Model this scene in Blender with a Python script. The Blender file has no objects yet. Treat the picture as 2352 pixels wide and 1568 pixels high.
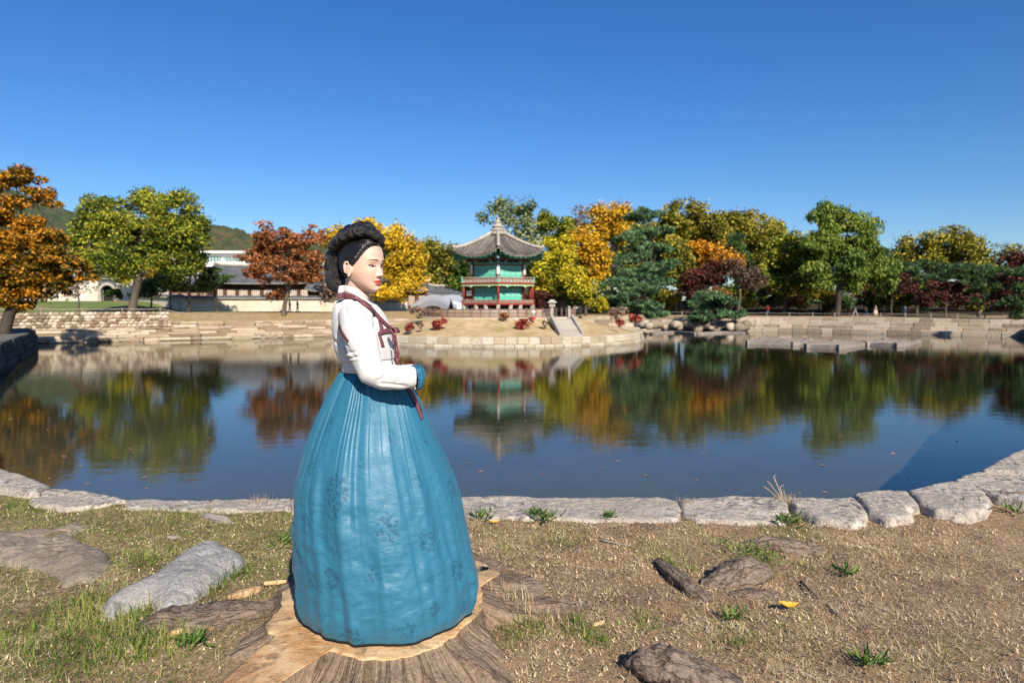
import bpy, math, random
import numpy as np
from mathutils import Vector, Matrix, Euler
from mathutils.bvhtree import BVHTree

scene = bpy.context.scene
COL = scene.collection
rnd = random.Random(7)
NR = np.random.default_rng(11)

# ------------------------------------------------------------------ camera
CAM_H = 1.5
PITCH = math.atan(84 / 1568)
cam_data = bpy.data.cameras.new('camera')
cam = bpy.data.objects.new('camera', cam_data)
COL.objects.link(cam)
cam.location = (0, 0, CAM_H)
cam.rotation_euler = (math.pi / 2 - PITCH, 0, 0)
cam_data.sensor_width = 36
cam_data.lens = 24
cam_data.clip_start = 0.05
cam_data.clip_end = 8000
cam_data.dof.use_dof = True
cam_data.dof.focus_distance = 2.95
cam_data.dof.aperture_fstop = 3.2
scene.camera = cam

# ------------------------------------------------------------------ sky and sun
SUN_EL = math.radians(34)
SUN_AZ = math.atan2(0.34, -0.94)          # the sun stands behind the camera, to its right
sun_dir = Vector((math.sin(SUN_AZ) * math.cos(SUN_EL), math.cos(SUN_AZ) * math.cos(SUN_EL), math.sin(SUN_EL)))
world = bpy.data.worlds.new('World')
scene.world = world
world.use_nodes = True
wn = world.node_tree.nodes
wl = world.node_tree.links
wn.clear()
sky = wn.new('ShaderNodeTexSky')
sky.sky_type = 'NISHITA'
sky.sun_disc = False
sky.sun_elevation = SUN_EL
sky.sun_rotation = SUN_AZ
sky.altitude = 50
sky.air_density = 1.0
sky.dust_density = 0.5
sky.ozone_density = 6.0
bg = wn.new('ShaderNodeBackground')
bg.inputs['Strength'].default_value = 0.091
wo = wn.new('ShaderNodeOutputWorld')
hs = wn.new('ShaderNodeHueSaturation')
hs.inputs['Saturation'].default_value = 1.22
hs.inputs['Hue'].default_value = 0.507
wl.new(sky.outputs[0], hs.inputs['Color'])
wl.new(hs.outputs[0], bg.inputs[0])
wl.new(bg.outputs[0], wo.inputs[0])
sd = bpy.data.lights.new('sun', 'SUN')
sd.energy = 5.0
sd.angle = math.radians(0.53)
sd.color = (1.0, 0.915, 0.785)
sun = bpy.data.objects.new('sun', sd)
COL.objects.link(sun)
sun.location = (20, -40, 60)
sun.rotation_euler = sun_dir.to_track_quat('Z', 'Y').to_euler()

scene.view_settings.view_transform = 'Standard'
scene.view_settings.look = 'None'
scene.view_settings.gamma = 1
scene.view_settings.exposure = 0.5
scene.view_settings.use_curve_mapping = False
scene.render.engine = 'CYCLES'
scene.cycles.use_denoising = True
scene.cycles.max_bounces = 6
scene.cycles.diffuse_bounces = 2
scene.cycles.glossy_bounces = 3
scene.cycles.transmission_bounces = 3
scene.cycles.transparent_max_bounces = 6
scene.cycles.caustics_reflective = False
scene.cycles.caustics_refractive = False

# ------------------------------------------------------------------ measuring the photograph
CP, SP = math.cos(PITCH), math.sin(PITCH)


def at(px, py, D):
    """World point at depth D (metres along +Y) seen at photo position px, py (2352 x 1568 scale)."""
    u = (px - 1176) / 1568
    v = (784 - py) / 1568
    y = CP + v * SP
    z = -SP + v * CP
    return Vector((u * D / y, D, CAM_H + z * D / y))


def ground_pt(px, py, z=0.0):
    u = (px - 1176) / 1568
    v = (784 - py) / 1568
    y = CP + v * SP
    zz = -SP + v * CP
    k = (z - CAM_H) / zz
    return Vector((u * k, y * k, z))


def zat(py, D):
    return at(1176, py, D).z


def xat(px, D, py=700):
    return at(px, py, D).x


# ------------------------------------------------------------------ object helpers
def tag(o, label=None, cat=None, group=None, kind=None):
    if label:
        o['label'] = label
    if cat:
        o['category'] = cat
    if group:
        o['group'] = group
    if kind:
        o['kind'] = kind
    return o


def thing(name, loc, label, cat, group=None, rz=0.0):
    o = bpy.data.objects.new(name, None)
    o.empty_display_size = 0.2
    COL.objects.link(o)
    o.location = loc
    o.rotation_euler = (0, 0, rz)
    return tag(o, label, cat, group)


def wloc(o):
    v = Vector((0, 0, 0))
    while o is not None:
        v = v + o.location
        o = o.parent
    return v


class MB:
    """Collects geometry, then links it as ONE mesh object."""

    def __init__(self):
        self.V = []
        self.F = []
        self.MI = []
        self.n = 0

    def add(self, V, F, mi=0):
        V = np.asarray(V, dtype=np.float64).reshape(-1, 3)
        base = self.n
        self.V.append(V)
        self.n += len(V)
        if isinstance(F, np.ndarray):
            self.F.append(F + base)
            self.MI.append(np.full(len(F), mi))
        else:
            by = {}
            for f in F:
                by.setdefault(len(f), []).append(f)
            for k, fs in by.items():
                self.F.append(np.array(fs, dtype=np.int64) + base)
                self.MI.append(np.full(len(fs), mi))
        return self

    def box(self, c, s, rz=0.0, mi=0, jit=0.0, top=1.0):
        x, y, z = s[0] / 2, s[1] / 2, s[2] / 2
        P = np.array([(-x, -y, -z), (x, -y, -z), (x, y, -z), (-x, y, -z),
                      (-x * top, -y * top, z), (x * top, -y * top, z), (x * top, y * top, z), (-x * top, y * top, z)])
        if jit:
            P = P + NR.uniform(-jit, jit, P.shape)
        if rz:
            ca, sa = math.cos(rz), math.sin(rz)
            P = np.stack([P[:, 0] * ca - P[:, 1] * sa, P[:, 0] * sa + P[:, 1] * ca, P[:, 2]], 1)
        P = P + np.array(c)
        self.add(P, np.array([(0, 3, 2, 1), (4, 5, 6, 7), (0, 1, 5, 4), (1, 2, 6, 5), (2, 3, 7, 6), (3, 0, 4, 7)]), mi)
        return self

    def loft(self, rings, cap=True, mi=0, closed=True):
        """rings: list of equal-length point lists."""
        R = np.asarray(rings, dtype=np.float64)
        m, k = R.shape[0], R.shape[1]
        idx = np.arange(m * k).reshape(m, k)
        if closed:
            nx = np.roll(idx, -1, axis=1)
            a, b, c, d = idx[:-1], nx[:-1], nx[1:], idx[1:]
        else:
            a, b, c, d = idx[:-1, :-1], idx[:-1, 1:], idx[1:, 1:], idx[1:, :-1]
        F = np.stack([a, b, c, d], -1).reshape(-1, 4)
        base = self.n
        self.add(R.reshape(-1, 3), F, mi)
        if cap and closed:
            self.F.append((idx[0][::-1] + base)[None, :])
            self.MI.append(np.array([mi]))
            self.F.append((idx[-1] + base)[None, :])
            self.MI.append(np.array([mi]))
        return self

    def tube(self, pts, radii, seg=8, mi=0, cap=True):
        pts = [Vector(p) for p in pts]
        if not hasattr(radii, '__len__'):
            radii = [radii] * len(pts)
        rings = []
        up = None
        for i, p in enumerate(pts):
            t = (pts[min(i + 1, len(pts) - 1)] - pts[max(i - 1, 0)])
            t = t.normalized() if t.length > 1e-9 else Vector((0, 0, 1))
            if up is None:
                ref = Vector((0, 0, 1)) if abs(t.z) < 0.9 else Vector((1, 0, 0))
                up = t.cross(ref).normalized()
            else:
                up = (up - t * up.dot(t))
                up = up.normalized() if up.length > 1e-6 else t.orthogonal().normalized()
            b = t.cross(up)
            r = radii[i]
            rings.append([p + (up * math.cos(2 * math.pi * j / seg) + b * math.sin(2 * math.pi * j / seg)) * r
                          for j in range(seg)])
        return self.loft(rings, cap, mi)

    def bar(self, p0, p1, w, h, mi=0):
        p0, p1 = Vector(p0), Vector(p1)
        t = (p1 - p0).normalized()
        ref = Vector((0, 0, 1)) if abs(t.z) < 0.95 else Vector((0, 1, 0))
        s = t.cross(ref).normalized() * (w / 2)
        u = s.normalized().cross(t).normalized() * (h / 2)
        rings = [[p - s - u, p + s - u, p + s + u, p - s + u] for p in (p0, p1)]
        return self.loft(rings, True, mi)

    def build(self, name, mats, parent=None, smooth=False, local=False, attrs=None):
        me = bpy.data.meshes.new(name)
        V = np.concatenate(self.V) if self.V else np.zeros((0, 3))
        if parent is not None and not local:
            V = V - np.array(wloc(parent))
        me.vertices.add(len(V))
        me.vertices.foreach_set('co', V.astype(np.float32).ravel())
        loops = np.concatenate([f.ravel() for f in self.F])
        tot = np.concatenate([np.full(len(f), f.shape[1]) for f in self.F])
        start = np.concatenate([[0], np.cumsum(tot)[:-1]])
        me.loops.add(len(loops))
        me.loops.foreach_set('vertex_index', loops.astype(np.int32))
        me.polygons.add(len(tot))
        me.polygons.foreach_set('loop_start', start.astype(np.int32))
        if not isinstance(mats, (list, tuple)):
            mats = [mats]
        for m in mats:
            me.materials.append(m)
        if len(mats) > 1:
            me.polygons.foreach_set('material_index', np.concatenate(self.MI).astype(np.int32))
        me.polygons.foreach_set('use_smooth', np.full(len(tot), bool(smooth)))
        me.update(calc_edges=True)
        if attrs:
            for k, a in attrs.items():
                a = np.asarray(a, dtype=np.float32)
                if a.ndim == 1:
                    at_ = me.attributes.new(k, 'FLOAT', 'POINT')
                    at_.data.foreach_set('value', a)
                else:
                    at_ = me.color_attributes.new(k, 'FLOAT_COLOR', 'POINT')
                    if a.shape[1] == 3:
                        a = np.concatenate([a, np.ones((len(a), 1), np.float32)], 1)
                    at_.data.foreach_set('color', a.ravel())
        o = bpy.data.objects.new(name, me)
        COL.objects.link(o)
        if parent is not None:
            o.parent = parent
        return o


def link_mesh(name, me, parent=None, loc=(0, 0, 0), rot=(0, 0, 0), scale=(1, 1, 1)):
    o = bpy.data.objects.new(name, me)
    COL.objects.link(o)
    o.parent = parent
    o.location = loc
    o.rotation_euler = rot
    o.scale = scale
    return o


# ------------------------------------------------------------------ numpy value noise
def _hash(ix, iy, iz, seed):
    h = (ix * 374761393 + iy * 668265263 + iz * 2147483647 + seed * 1274126177) & 0xFFFFFFFF
    h = ((h ^ (h >> 13)) * 1274126177) & 0xFFFFFFFF
    h = h ^ (h >> 16)
    return (h & 0xFFFF) / 65535.0


def vnoise(P, scale=1.0, seed=0):
    P = np.asarray(P, dtype=np.float64) * scale
    if P.shape[-1] == 2:
        P = np.concatenate([P, np.zeros(P.shape[:-1] + (1,))], -1)
    i = np.floor(P).astype(np.int64)
    f = P - i
    f = f * f * (3 - 2 * f)
    out = 0
    for dx in (0, 1):
        for dy in (0, 1):
            for dz in (0, 1):
                w = (f[..., 0] if dx else 1 - f[..., 0]) * (f[..., 1] if dy else 1 - f[..., 1]) * (f[..., 2] if dz else 1 - f[..., 2])
                out = out + w * _hash(i[..., 0] + dx, i[..., 1] + dy, i[..., 2] + dz, seed)
    return out


def fbm(P, scale=1.0, octaves=4, seed=0, gain=0.5):
    a, s, t, o = 1.0, scale, 0.0, 0.0
    for k in range(octaves):
        o = o + a * vnoise(P, s, seed + k * 17)
        t += a
        a *= gain
        s *= 2.03
    return o / t


def sstep(a, b, x):
    t = np.clip((x - a) / (b - a), 0, 1)
    return t * t * (3 - 2 * t)


# ------------------------------------------------------------------ materials
MATS = {}


class NT:
    def __init__(self, name):
        self.m = bpy.data.materials.new(name)
        self.m.use_nodes = True
        self.t = self.m.node_tree
        self.n = self.t.nodes
        self.l = self.t.links
        self.p = self.n['Principled BSDF']
        MATS[name] = self.m

    def new(self, ty, **kw):
        nd = self.n.new(ty)
        for k, v in kw.items():
            setattr(nd, k, v)
        return nd

    def link(self, a, b):
        self.l.new(a, b)

    def coord(self, kind='Object', scale=(1, 1, 1), rot=(0, 0, 0)):
        tc = self.new('ShaderNodeTexCoord')
        mp = self.new('ShaderNodeMapping')
        mp.inputs['Scale'].default_value = scale
        mp.inputs['Rotation'].default_value = rot
        if kind == 'World':
            g = self.new('ShaderNodeNewGeometry')
            self.link(g.outputs['Position'], mp.inputs[0])
        else:
            self.link(tc.outputs[kind], mp.inputs[0])
        return mp.outputs[0]

    def noise(self, co, scale, detail=4, rough=0.55, dist=0.0):
        nd = self.new('ShaderNodeTexNoise')
        nd.inputs['Scale'].default_value = scale
        nd.inputs['Detail'].default_value = detail
        nd.inputs['Roughness'].default_value = rough
        nd.inputs['Distortion'].default_value = dist
        self.link(co, nd.inputs['Vector'])
        return nd.outputs['Fac']

    def voronoi(self, co, scale, feature='F1', out='Distance'):
        nd = self.new('ShaderNodeTexVoronoi')
        nd.feature = feature
        nd.inputs['Scale'].default_value = scale
        self.link(co, nd.inputs['Vector'])
        return nd.outputs[out]

    def ramp(self, fac, stops):
        nd = self.new('ShaderNodeValToRGB')
        cr = nd.color_ramp
        while len(cr.elements) > 1:
            cr.elements.remove(cr.elements[-1])
        for i, (p, c) in enumerate(stops):
            e = cr.elements[0] if i == 0 else cr.elements.new(p)
            e.position = p
            e.color = (c[0], c[1], c[2], 1) if hasattr(c, '__len__') else (c, c, c, 1)
        self.link(fac, nd.inputs[0])
        return nd.outputs[0]

    def mix(self, fac, a, b, mode='MIX'):
        nd = self.new('ShaderNodeMix', data_type='RGBA', blend_type=mode)
        for sock, v in ((nd.inputs[0], fac), (nd.inputs[6], a), (nd.inputs[7], b)):
            if hasattr(v, 'is_output') or isinstance(v, bpy.types.NodeSocket):
                self.link(v, sock)
            elif hasattr(v, '__len__'):
                sock.default_value = (v[0], v[1], v[2], 1)
            else:
                sock.default_value = v
        return nd.outputs[2]

    def math(self, op, a, b=0.5, c=None):
        nd = self.new('ShaderNodeMath', operation=op)
        for i, v in enumerate((a, b, c)):
            if v is None:
                continue
            if isinstance(v, bpy.types.NodeSocket):
                self.link(v, nd.inputs[i])
            else:
                nd.inputs[i].default_value = v
        return nd.outputs[0]

    def attr(self, name, out='Color'):
        nd = self.new('ShaderNodeAttribute')
        nd.attribute_name = name
        return nd.outputs[out]

    def bump(self, h, strength=0.5, dist=0.01, normal=None):
        nd = self.new('ShaderNodeBump')
        nd.inputs['Strength'].default_value = strength
        nd.inputs['Distance'].default_value = dist
        self.link(h, nd.inputs['Height'])
        if normal is not None:
            self.link(normal, nd.inputs['Normal'])
        return nd.outputs[0]

    def base(self, c):
        if isinstance(c, bpy.types.NodeSocket):
            self.link(c, self.p.inputs['Base Color'])
        else:
            self.p.inputs['Base Color'].default_value = (c[0], c[1], c[2], 1)
        return self

    def set(self, rough=None, spec=None, normal=None, **kw):
        if rough is not None:
            if isinstance(rough, bpy.types.NodeSocket):
                self.link(rough, self.p.inputs['Roughness'])
            else:
                self.p.inputs['Roughness'].default_value = rough
        if spec is not None:
            self.p.inputs['Specular IOR Level'].default_value = spec
        if normal is not None:
            self.link(normal, self.p.inputs['Normal'])
        for k, v in kw.items():
            self.p.inputs[k].default_value = v
        return self


def simple(name, stops, scale=4.0, rough=0.8, bump=0.3, bdist=0.01, coord='Object', stretch=(1, 1, 1), fine=6.0, spec=0.3, isl=0.0):
    """Two-scale noise through a colour ramp plus fine relief."""
    m = NT(name)
    co = m.coord(coord, stretch)
    n1 = m.noise(co, scale, 5, 0.6)
    n2 = m.noise(co, scale * fine, 4, 0.6)
    f = m.math('ADD', m.math('MULTIPLY', n1, 0.65), m.math('MULTIPLY', n2, 0.35))
    if isl:
        g = m.new('ShaderNodeObjectInfo')
        f = m.math('ADD', f, m.math('MULTIPLY', m.math('SUBTRACT', g.outputs['Random'], 0.5), isl))
    m.base(m.ramp(f, stops))
    m.set(rough=rough, spec=spec)
    if bump:
        m.set(normal=m.bump(n2, bump, bdist))
    return m.m


def leaf_mat(name, cols, hue_scale=0.22, rough=0.6, transl=0.2, jitter=0.9):
    """cols: dark to light list; position noise drives broad patches, each leaf jitters."""
    m = NT(name)
    co = m.coord('Object')
    g = m.new('ShaderNodeNewGeometry')
    n = m.noise(co, hue_scale, 3, 0.6)
    f = m.math('ADD', m.math('MULTIPLY', m.math('SUBTRACT', n, 0.5), 1.7), 0.5)
    f = m.math('ADD', f, m.math('MULTIPLY', m.math('SUBTRACT', g.outputs['Random Per Island'], 0.5), jitter))
    k = len(cols)
    c = m.ramp(f, [(0.12 + 0.76 * i / (k - 1), cols[i]) for i in range(k)])
    m.base(c)
    m.set(rough=rough, spec=0.25)
    tr = m.new('ShaderNodeBsdfTranslucent')
    m.link(c, tr.inputs[0])
    ms = m.new('ShaderNodeMixShader')
    ms.inputs[0].default_value = transl
    m.link(m.p.outputs[0], ms.inputs[1])
    m.link(tr.outputs[0], ms.inputs[2])
    m.link(ms.outputs[0], m.n['Material Output'].inputs[0])
    return m.m

# ================================================================== LAND AND WATER
WATER_Z = -2.0
POND = np.array([(-5.6, 7.3), (-4.55, 6.06), (-3.7, 5.48), (-3.05, 5.22), (1.28, 5.16), (2.1, 5.2), (2.66, 5.29),
                 (3.14, 5.39), (3.87, 5.76), (4.25, 6.08), (5.2, 6.95), (9, 11.4), (22, 28), (40, 52), (56, 74),
                 (38, 88), (20, 96), (8, 97), (-2, 93), (-10, 84), (-19.4, 75.5), (-31, 68), (-43, 61.5),
                 (-38.5, 55.5), (-28.5, 38.5), (-24.5, 32.5), (-18, 22.5)])
LEFT_LINE = np.array([(-60, 51.5), (-43, 61.5), (-31, 68), (-19.4, 75.5), (-10, 84), (-2, 93)])


def seg_dist(P, A, closed=True):
    """Distance from points P (n,2) to the polyline A."""
    best = np.full(len(P), 1e9)
    m = len(A)
    for i in range(m if closed else m - 1):
        a, b = A[i], A[(i + 1) % m]
        ab = b - a
        t = np.clip(((P - a) @ ab) / (ab @ ab), 0, 1)
        q = a + t[:, None] * ab
        best = np.minimum(best, np.hypot(P[:, 0] - q[:, 0], P[:, 1] - q[:, 1]))
    return best


def inside(P, A):
    c = np.zeros(len(P), bool)
    m = len(A)
    for i in range(m):
        a, b = A[i], A[(i + 1) % m]
        cond = (a[1] > P[:, 1]) != (b[1] > P[:, 1])
        xi = (b[0] - a[0]) * (P[:, 1] - a[1]) / (b[1] - a[1] + 1e-12) + a[0]
        c ^= cond & (P[:, 0] < xi)
    return c


def past_line(P, A):
    """Signed distance beyond LEFT_LINE (positive on the far side)."""
    d = seg_dist(P, A, False)
    yl = np.interp(P[:, 0], A[:, 0], A[:, 1])
    return np.where(P[:, 1] > yl, d, -d)


def land_z(P):
    P = np.asarray(P, float).reshape(-1, 2)
    x, y = P[:, 0], P[:, 1]
    d = np.where(inside(P, POND), -1, 1) * seg_dist(P, POND)
    z = np.zeros(len(P))
    # soft relief of the trodden near bank
    near = 1 - sstep(7, 12, y)
    z += near * (0.05 * (fbm(P, 0.9, 3, 3) - 0.5) + 0.035 * (fbm(P, 5.0, 3, 5) - 0.5) + 0.02 * (vnoise(P, 18, 9) - 0.5))
    z += near * 0.10 * np.exp(-(((x + 0.5) / 1.1) ** 2 + ((y - 2.9) / 0.9) ** 2))
    z += near * 0.028 * sstep(1.25, 0.7, d)
    # left shore
    lw = sstep(-6, -12, x)
    zl = -0.62 + 0.5 * sstep(0, 8, d) + 0.3 * np.clip(fbm(P, 0.08, 2, 8) - 0.5, -0.3, 0.5)
    z = z * (1 - lw) + zl * lw * 1.0
    t = past_line(P, LEFT_LINE)
    zt = np.where(x < -36, 0.6 - 0.2 * sstep(6, 3, t), -0.22 + 0.8 * sstep(4, 11, t))
    far_l = sstep(2.5, 3.3, t) * sstep(3, -4, x)
    z = z * (1 - far_l) + zt * far_l
    z += 1.55 * sstep(88, 114, y) * sstep(-44, -58, x)
    # a rise under the wood beyond the right bank
    wood = sstep(100, 150, y) * sstep(-5, 15, x)
    z += wood * 2.5 - 0.15 * sstep(12, 40, x) * (1 - wood)
    # pond bed
    lim = np.where(y < 9, 0.22, np.where(y < 57, 0.4, 2.7))
    z = np.where(y < 9, z - 3 * sstep(lim, lim - 0.2, d), z - 4.2 * sstep(lim + 0.9, lim, d))
    return z


def gz(x, y):
    return float(land_z([(x, y)])[0])


def green_mask(P):
    """How much living grass grows at a spot of the near bank."""
    P = np.asarray(P, float).reshape(-1, 2)
    x, y = P[:, 0], P[:, 1]
    n = fbm(P, 1.7, 4, 21)
    left = sstep(-0.3, -1.1, x)
    g = 0.22 + 0.36 * left - 0.14 * sstep(1.6, 2.6, x)
    g = g + 0.16 * np.exp(-((y - 4.35) / 0.25) ** 2) * sstep(1.0, -0.5, x)
    return np.clip((n - (1 - g) + 0.20) * 4.2, 0, 1)


# ---------------------------------------------------------------- materials of the land
def ground_material():
    m = NT('earth_and_lawn')
    co = m.coord('World')
    a = m.attr('zone')
    sep = m.new('ShaderNodeSeparateColor')
    m.link(a, sep.inputs[0])
    n1 = m.noise(co, 2.3, 6, 0.65)
    n2 = m.noise(co, 26, 6, 0.7)
    n3 = m.noise(co, 140, 4, 0.7)
    f = m.math('ADD', m.math('MULTIPLY', n1, 0.45), m.math('MULTIPLY', n2, 0.55))
    soil = m.ramp(f, [(0.30, (0.12, 0.068, 0.036)), (0.46, (0.29, 0.184, 0.105)), (0.58, (0.45, 0.305, 0.185)), (0.72, (0.58, 0.425, 0.275))])
    st = m.ramp(n3, [(0.40, (0.06, 0.035, 0.02)), (0.53, (0.32, 0.215, 0.125)), (0.64, (0.60, 0.45, 0.28))])
    c = m.mix(0.45, soil, st)
    grn = m.ramp(n2, [(0.3, (0.035, 0.055, 0.012)), (0.55, (0.10, 0.15, 0.03)), (0.75, (0.24, 0.24, 0.07))])
    c = m.mix(m.math('MULTIPLY', sep.outputs[0], 0.40), c, grn)
    lawn = m.ramp(m.noise(co, 1.1, 5, 0.7), [(0.3, (0.035, 0.085, 0.012)), (0.6, (0.09, 0.20, 0.03)), (0.8, (0.17, 0.26, 0.06))])
    c = m.mix(sep.outputs[1], c, lawn)
    dry = m.ramp(m.noise(co, 1.6, 6, 0.75), [(0.3, (0.22, 0.15, 0.07)), (0.5, (0.36, 0.26, 0.13)), (0.7, (0.50, 0.39, 0.22))])
    c = m.mix(sep.outputs[2], c, dry)
    shade_c = m.ramp(m.noise(co, 3.0, 5, 0.7), [(0.3, (0.022, 0.016, 0.010)), (0.6, (0.055, 0.038, 0.02)), (0.8, (0.11, 0.07, 0.03))])  # tree shade under the far wood, painted as dark brown ground
    c = m.mix(m.attr('wood_shade', 'Fac'), c, shade_c)
    m.base(c)
    h = m.math('ADD', m.math('MULTIPLY', n2, 1.0), m.math('MULTIPLY', n3, 0.45))
    m.set(rough=0.95, spec=0.15, normal=m.bump(h, 0.9, 0.02))
    return m.m


def water_material():
    m = NT('pond_water')
    co = m.coord('World', (1, 1, 1))
    a = m.noise(m.coord('World', (0.8, 1.5, 1)), 1.3, 3, 0.6)
    b = m.noise(m.coord('World', (1.0, 2.4, 1)), 7.0, 3, 0.55)
    h = m.math('ADD', m.math('MULTIPLY', a, 1.0), m.math('MULTIPLY', b, 0.16))
    sp_ = m.new('ShaderNodeSeparateXYZ')
    m.link(co, sp_.inputs[0])
    shallow = m.ramp(m.math('MULTIPLY', sp_.outputs[1], 0.02), [(0.10, 1.0), (0.50, 0.0)])   # silt lies close under the surface by the near bank
    deep = m.ramp(m.noise(co, 0.12, 2, 0.5), [(0.3, (0.013, 0.014, 0.005)), (0.7, (0.022, 0.022, 0.009))])
    silt = m.ramp(m.noise(co, 0.8, 4, 0.6), [(0.3, (0.078, 0.080, 0.050)), (0.7, (0.105, 0.104, 0.070))])
    m.base(m.mix(shallow, deep, silt))
    m.set(rough=0.008, normal=m.bump(h, 0.07, 0.05), IOR=1.333)
    m.p.inputs['Specular IOR Level'].default_value = 0.5
    return m.m


def granite(name, c0, c1, c2, stain=0.5, scale=1.0, isl=0.0):
    m = NT(name)
    co = m.coord('World')
    big = m.noise(co, 2.2 * scale, 5, 0.6)
    sp = m.noise(co, 70 * scale, 3, 0.7)
    pit = m.noise(co, 22 * scale, 6, 0.7)
    f = m.math('ADD', m.math('MULTIPLY', sp, 0.5), m.math('MULTIPLY', big, 0.5))
    if isl:
        oi = m.new('ShaderNodeObjectInfo')
        f = m.math('ADD', f, m.math('MULTIPLY', m.math('SUBTRACT', oi.outputs['Random'], 0.5), isl))
    c = m.ramp(f, [(0.32, c0), (0.5, c1), (0.66, c2)])
    lich = m.math('MULTIPLY', m.ramp(pit, [(0.46, 0.0), (0.60, 1.0)]), m.ramp(big, [(0.38, 0.0), (0.60, stain)]))
    c = m.mix(lich, c, (0.055, 0.05, 0.045))
    m.base(c)
    h = m.math('ADD', pit, m.math('MULTIPLY', sp, 0.35))
    m.set(rough=0.9, spec=0.2, normal=m.bump(h, 0.8, 0.025))
    return m.m


M_ground = ground_material()
M_water = water_material()
M_kerb = granite('kerb_granite', (0.20, 0.165, 0.125), (0.47, 0.405, 0.335), (0.68, 0.605, 0.515), 0.9)
M_rock = granite('boulder_granite', (0.17, 0.16, 0.15), (0.36, 0.34, 0.32), (0.56, 0.535, 0.505), 0.55)
M_block = granite('bank_block', (0.25, 0.18, 0.115), (0.41, 0.315, 0.215), (0.56, 0.46, 0.345), 0.55, 0.25, 0.38)
M_block_r = granite('bank_block_grey', (0.22, 0.165, 0.115), (0.38, 0.30, 0.215), (0.53, 0.44, 0.34), 0.55, 0.25, 0.30)
M_rubble = granite('rubble_stone', (0.22, 0.155, 0.105), (0.40, 0.30, 0.21), (0.60, 0.50, 0.39), 0.5, 0.6, 0.7)
M_darkblock = granite('shade_toned_block', (0.05, 0.047, 0.042), (0.10, 0.095, 0.085), (0.17, 0.16, 0.145), 0.4, 0.4, 0.3)  # dark tone carries the maple's shade on the shore wall
M_pale = granite('pale_island_block', (0.33, 0.25, 0.165), (0.49, 0.40, 0.295), (0.61, 0.53, 0.425), 0.45, 0.25, 0.30)
M_white_stone = granite('pale_dressed_stone', (0.28, 0.24, 0.19), (0.38, 0.34, 0.29), (0.47, 0.43, 0.38), 0.25, 0.5, 0.1)
M_mudrock = granite('mud_worn_stone', (0.17, 0.125, 0.09), (0.29, 0.23, 0.17), (0.41, 0.34, 0.26), 0.5)
M_pebble = granite('small_pebble', (0.20, 0.15, 0.10), (0.36, 0.29, 0.22), (0.50, 0.43, 0.35), 0.1, 1.0, 0.5)

# ---------------------------------------------------------------- ground sheet
xs = np.concatenate([[-4000, -2000, -900, -400, -250, -170, -125, -98, -82], np.arange(-70, -7, 1.0), np.arange(-7, 7, 0.06),
                     np.arange(7, 71, 1.0), [80, 95, 120, 170, 250, 400, 900, 2000, 4000]])
ys = np.concatenate([[-300, -60, -20, -6, -1], np.arange(0, 7, 0.06), np.arange(7, 132, 1.0), [145, 165, 200, 300, 500, 900, 1800, 5000]])
GX, GY = np.meshgrid(xs, ys)
P2 = np.stack([GX.ravel(), GY.ravel()], 1)
Z = land_z(P2)
nx_, ny_ = len(xs), len(ys)
idx = np.arange(nx_ * ny_).reshape(ny_, nx_)
F = np.stack([idx[:-1, :-1], idx[:-1, 1:], idx[1:, 1:], idx[1:, :-1]], -1).reshape(-1, 4)
zone = np.zeros((len(P2), 3))
nearw = (P2[:, 1] < 9)
zone[:, 0] = np.where(nearw, green_mask(P2), 0.3)
tl = past_line(P2, LEFT_LINE)
zone[:, 1] = np.where((P2[:, 0] < -30) & (tl > 14), 0.95, 0) + np.where((P2[:, 0] < -10) & (P2[:, 1] > 10) & (tl < 0), 0.9, 0) \
    
zone[:, 1] = np.clip(zone[:, 1], 0, 1) * sstep(0.25, 0.5, fbm(P2, 0.25, 3, 4))
zone[:, 2] = np.where(nearw, 0, np.where((tl > 2) & (tl < 15) & (P2[:, 0] < 5), 0.85, np.where(P2[:, 0] > 8, 0.35, 0.2)))
wood_f = np.where((P2[:, 0] > 5), sstep(101, 106, P2[:, 1]), 0)  # where the wood's shade is painted into the ground colour
mb = MB()
mb.add(np.column_stack([P2, Z]), F)
ground = mb.build('ground', M_ground, smooth=True, attrs={'zone': zone, 'wood_shade': wood_f})
tag(ground, 'brown trodden earth and lawn round the pond', 'ground', kind='structure')

# ---------------------------------------------------------------- pond water
mb = MB()
mb.add([(-70, 3.0, WATER_Z), (75, 3.0, WATER_Z), (75, 110, WATER_Z), (-70, 110, WATER_Z)], [(0, 1, 2, 3)])
water = mb.build('pond_water', M_water)
tag(water, 'still pond reflecting the trees and pavilion', 'pond', kind='structure')


# ---------------------------------------------------------------- stone blocks
def chamfer_block(L, W, H, ch=0.04, jit=0.02):
    """A hewn block, length along x, centred, with worn edges."""
    def ring(l, w, z, c):
        return [(-l + c, -w, z), (l - c, -w, z), (l, -w + c, z), (l, w - c, z), (l - c, w, z), (-l + c, w, z), (-l, w - c, z), (-l, -w + c, z)]
    l, w, h = L / 2, W / 2, H / 2
    R = np.array([ring(l - ch, w - ch, -h, ch), ring(l, w, -h + ch, ch), ring(l, w, h - ch, ch), ring(l - ch, w - ch, h, ch)])
    R = R + NR.uniform(-jit, jit, R.shape)
    return MB().loft(R)


def block_variants(n, L, W, H, mat, ch=0.04, jit=0.02):
    out = []
    for k in range(n):
        b = chamfer_block(L, W, H, ch, jit)
        o = b.build('stone', mat)
        out.append(o.data)
        bpy.data.objects.remove(o)
    return out


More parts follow.
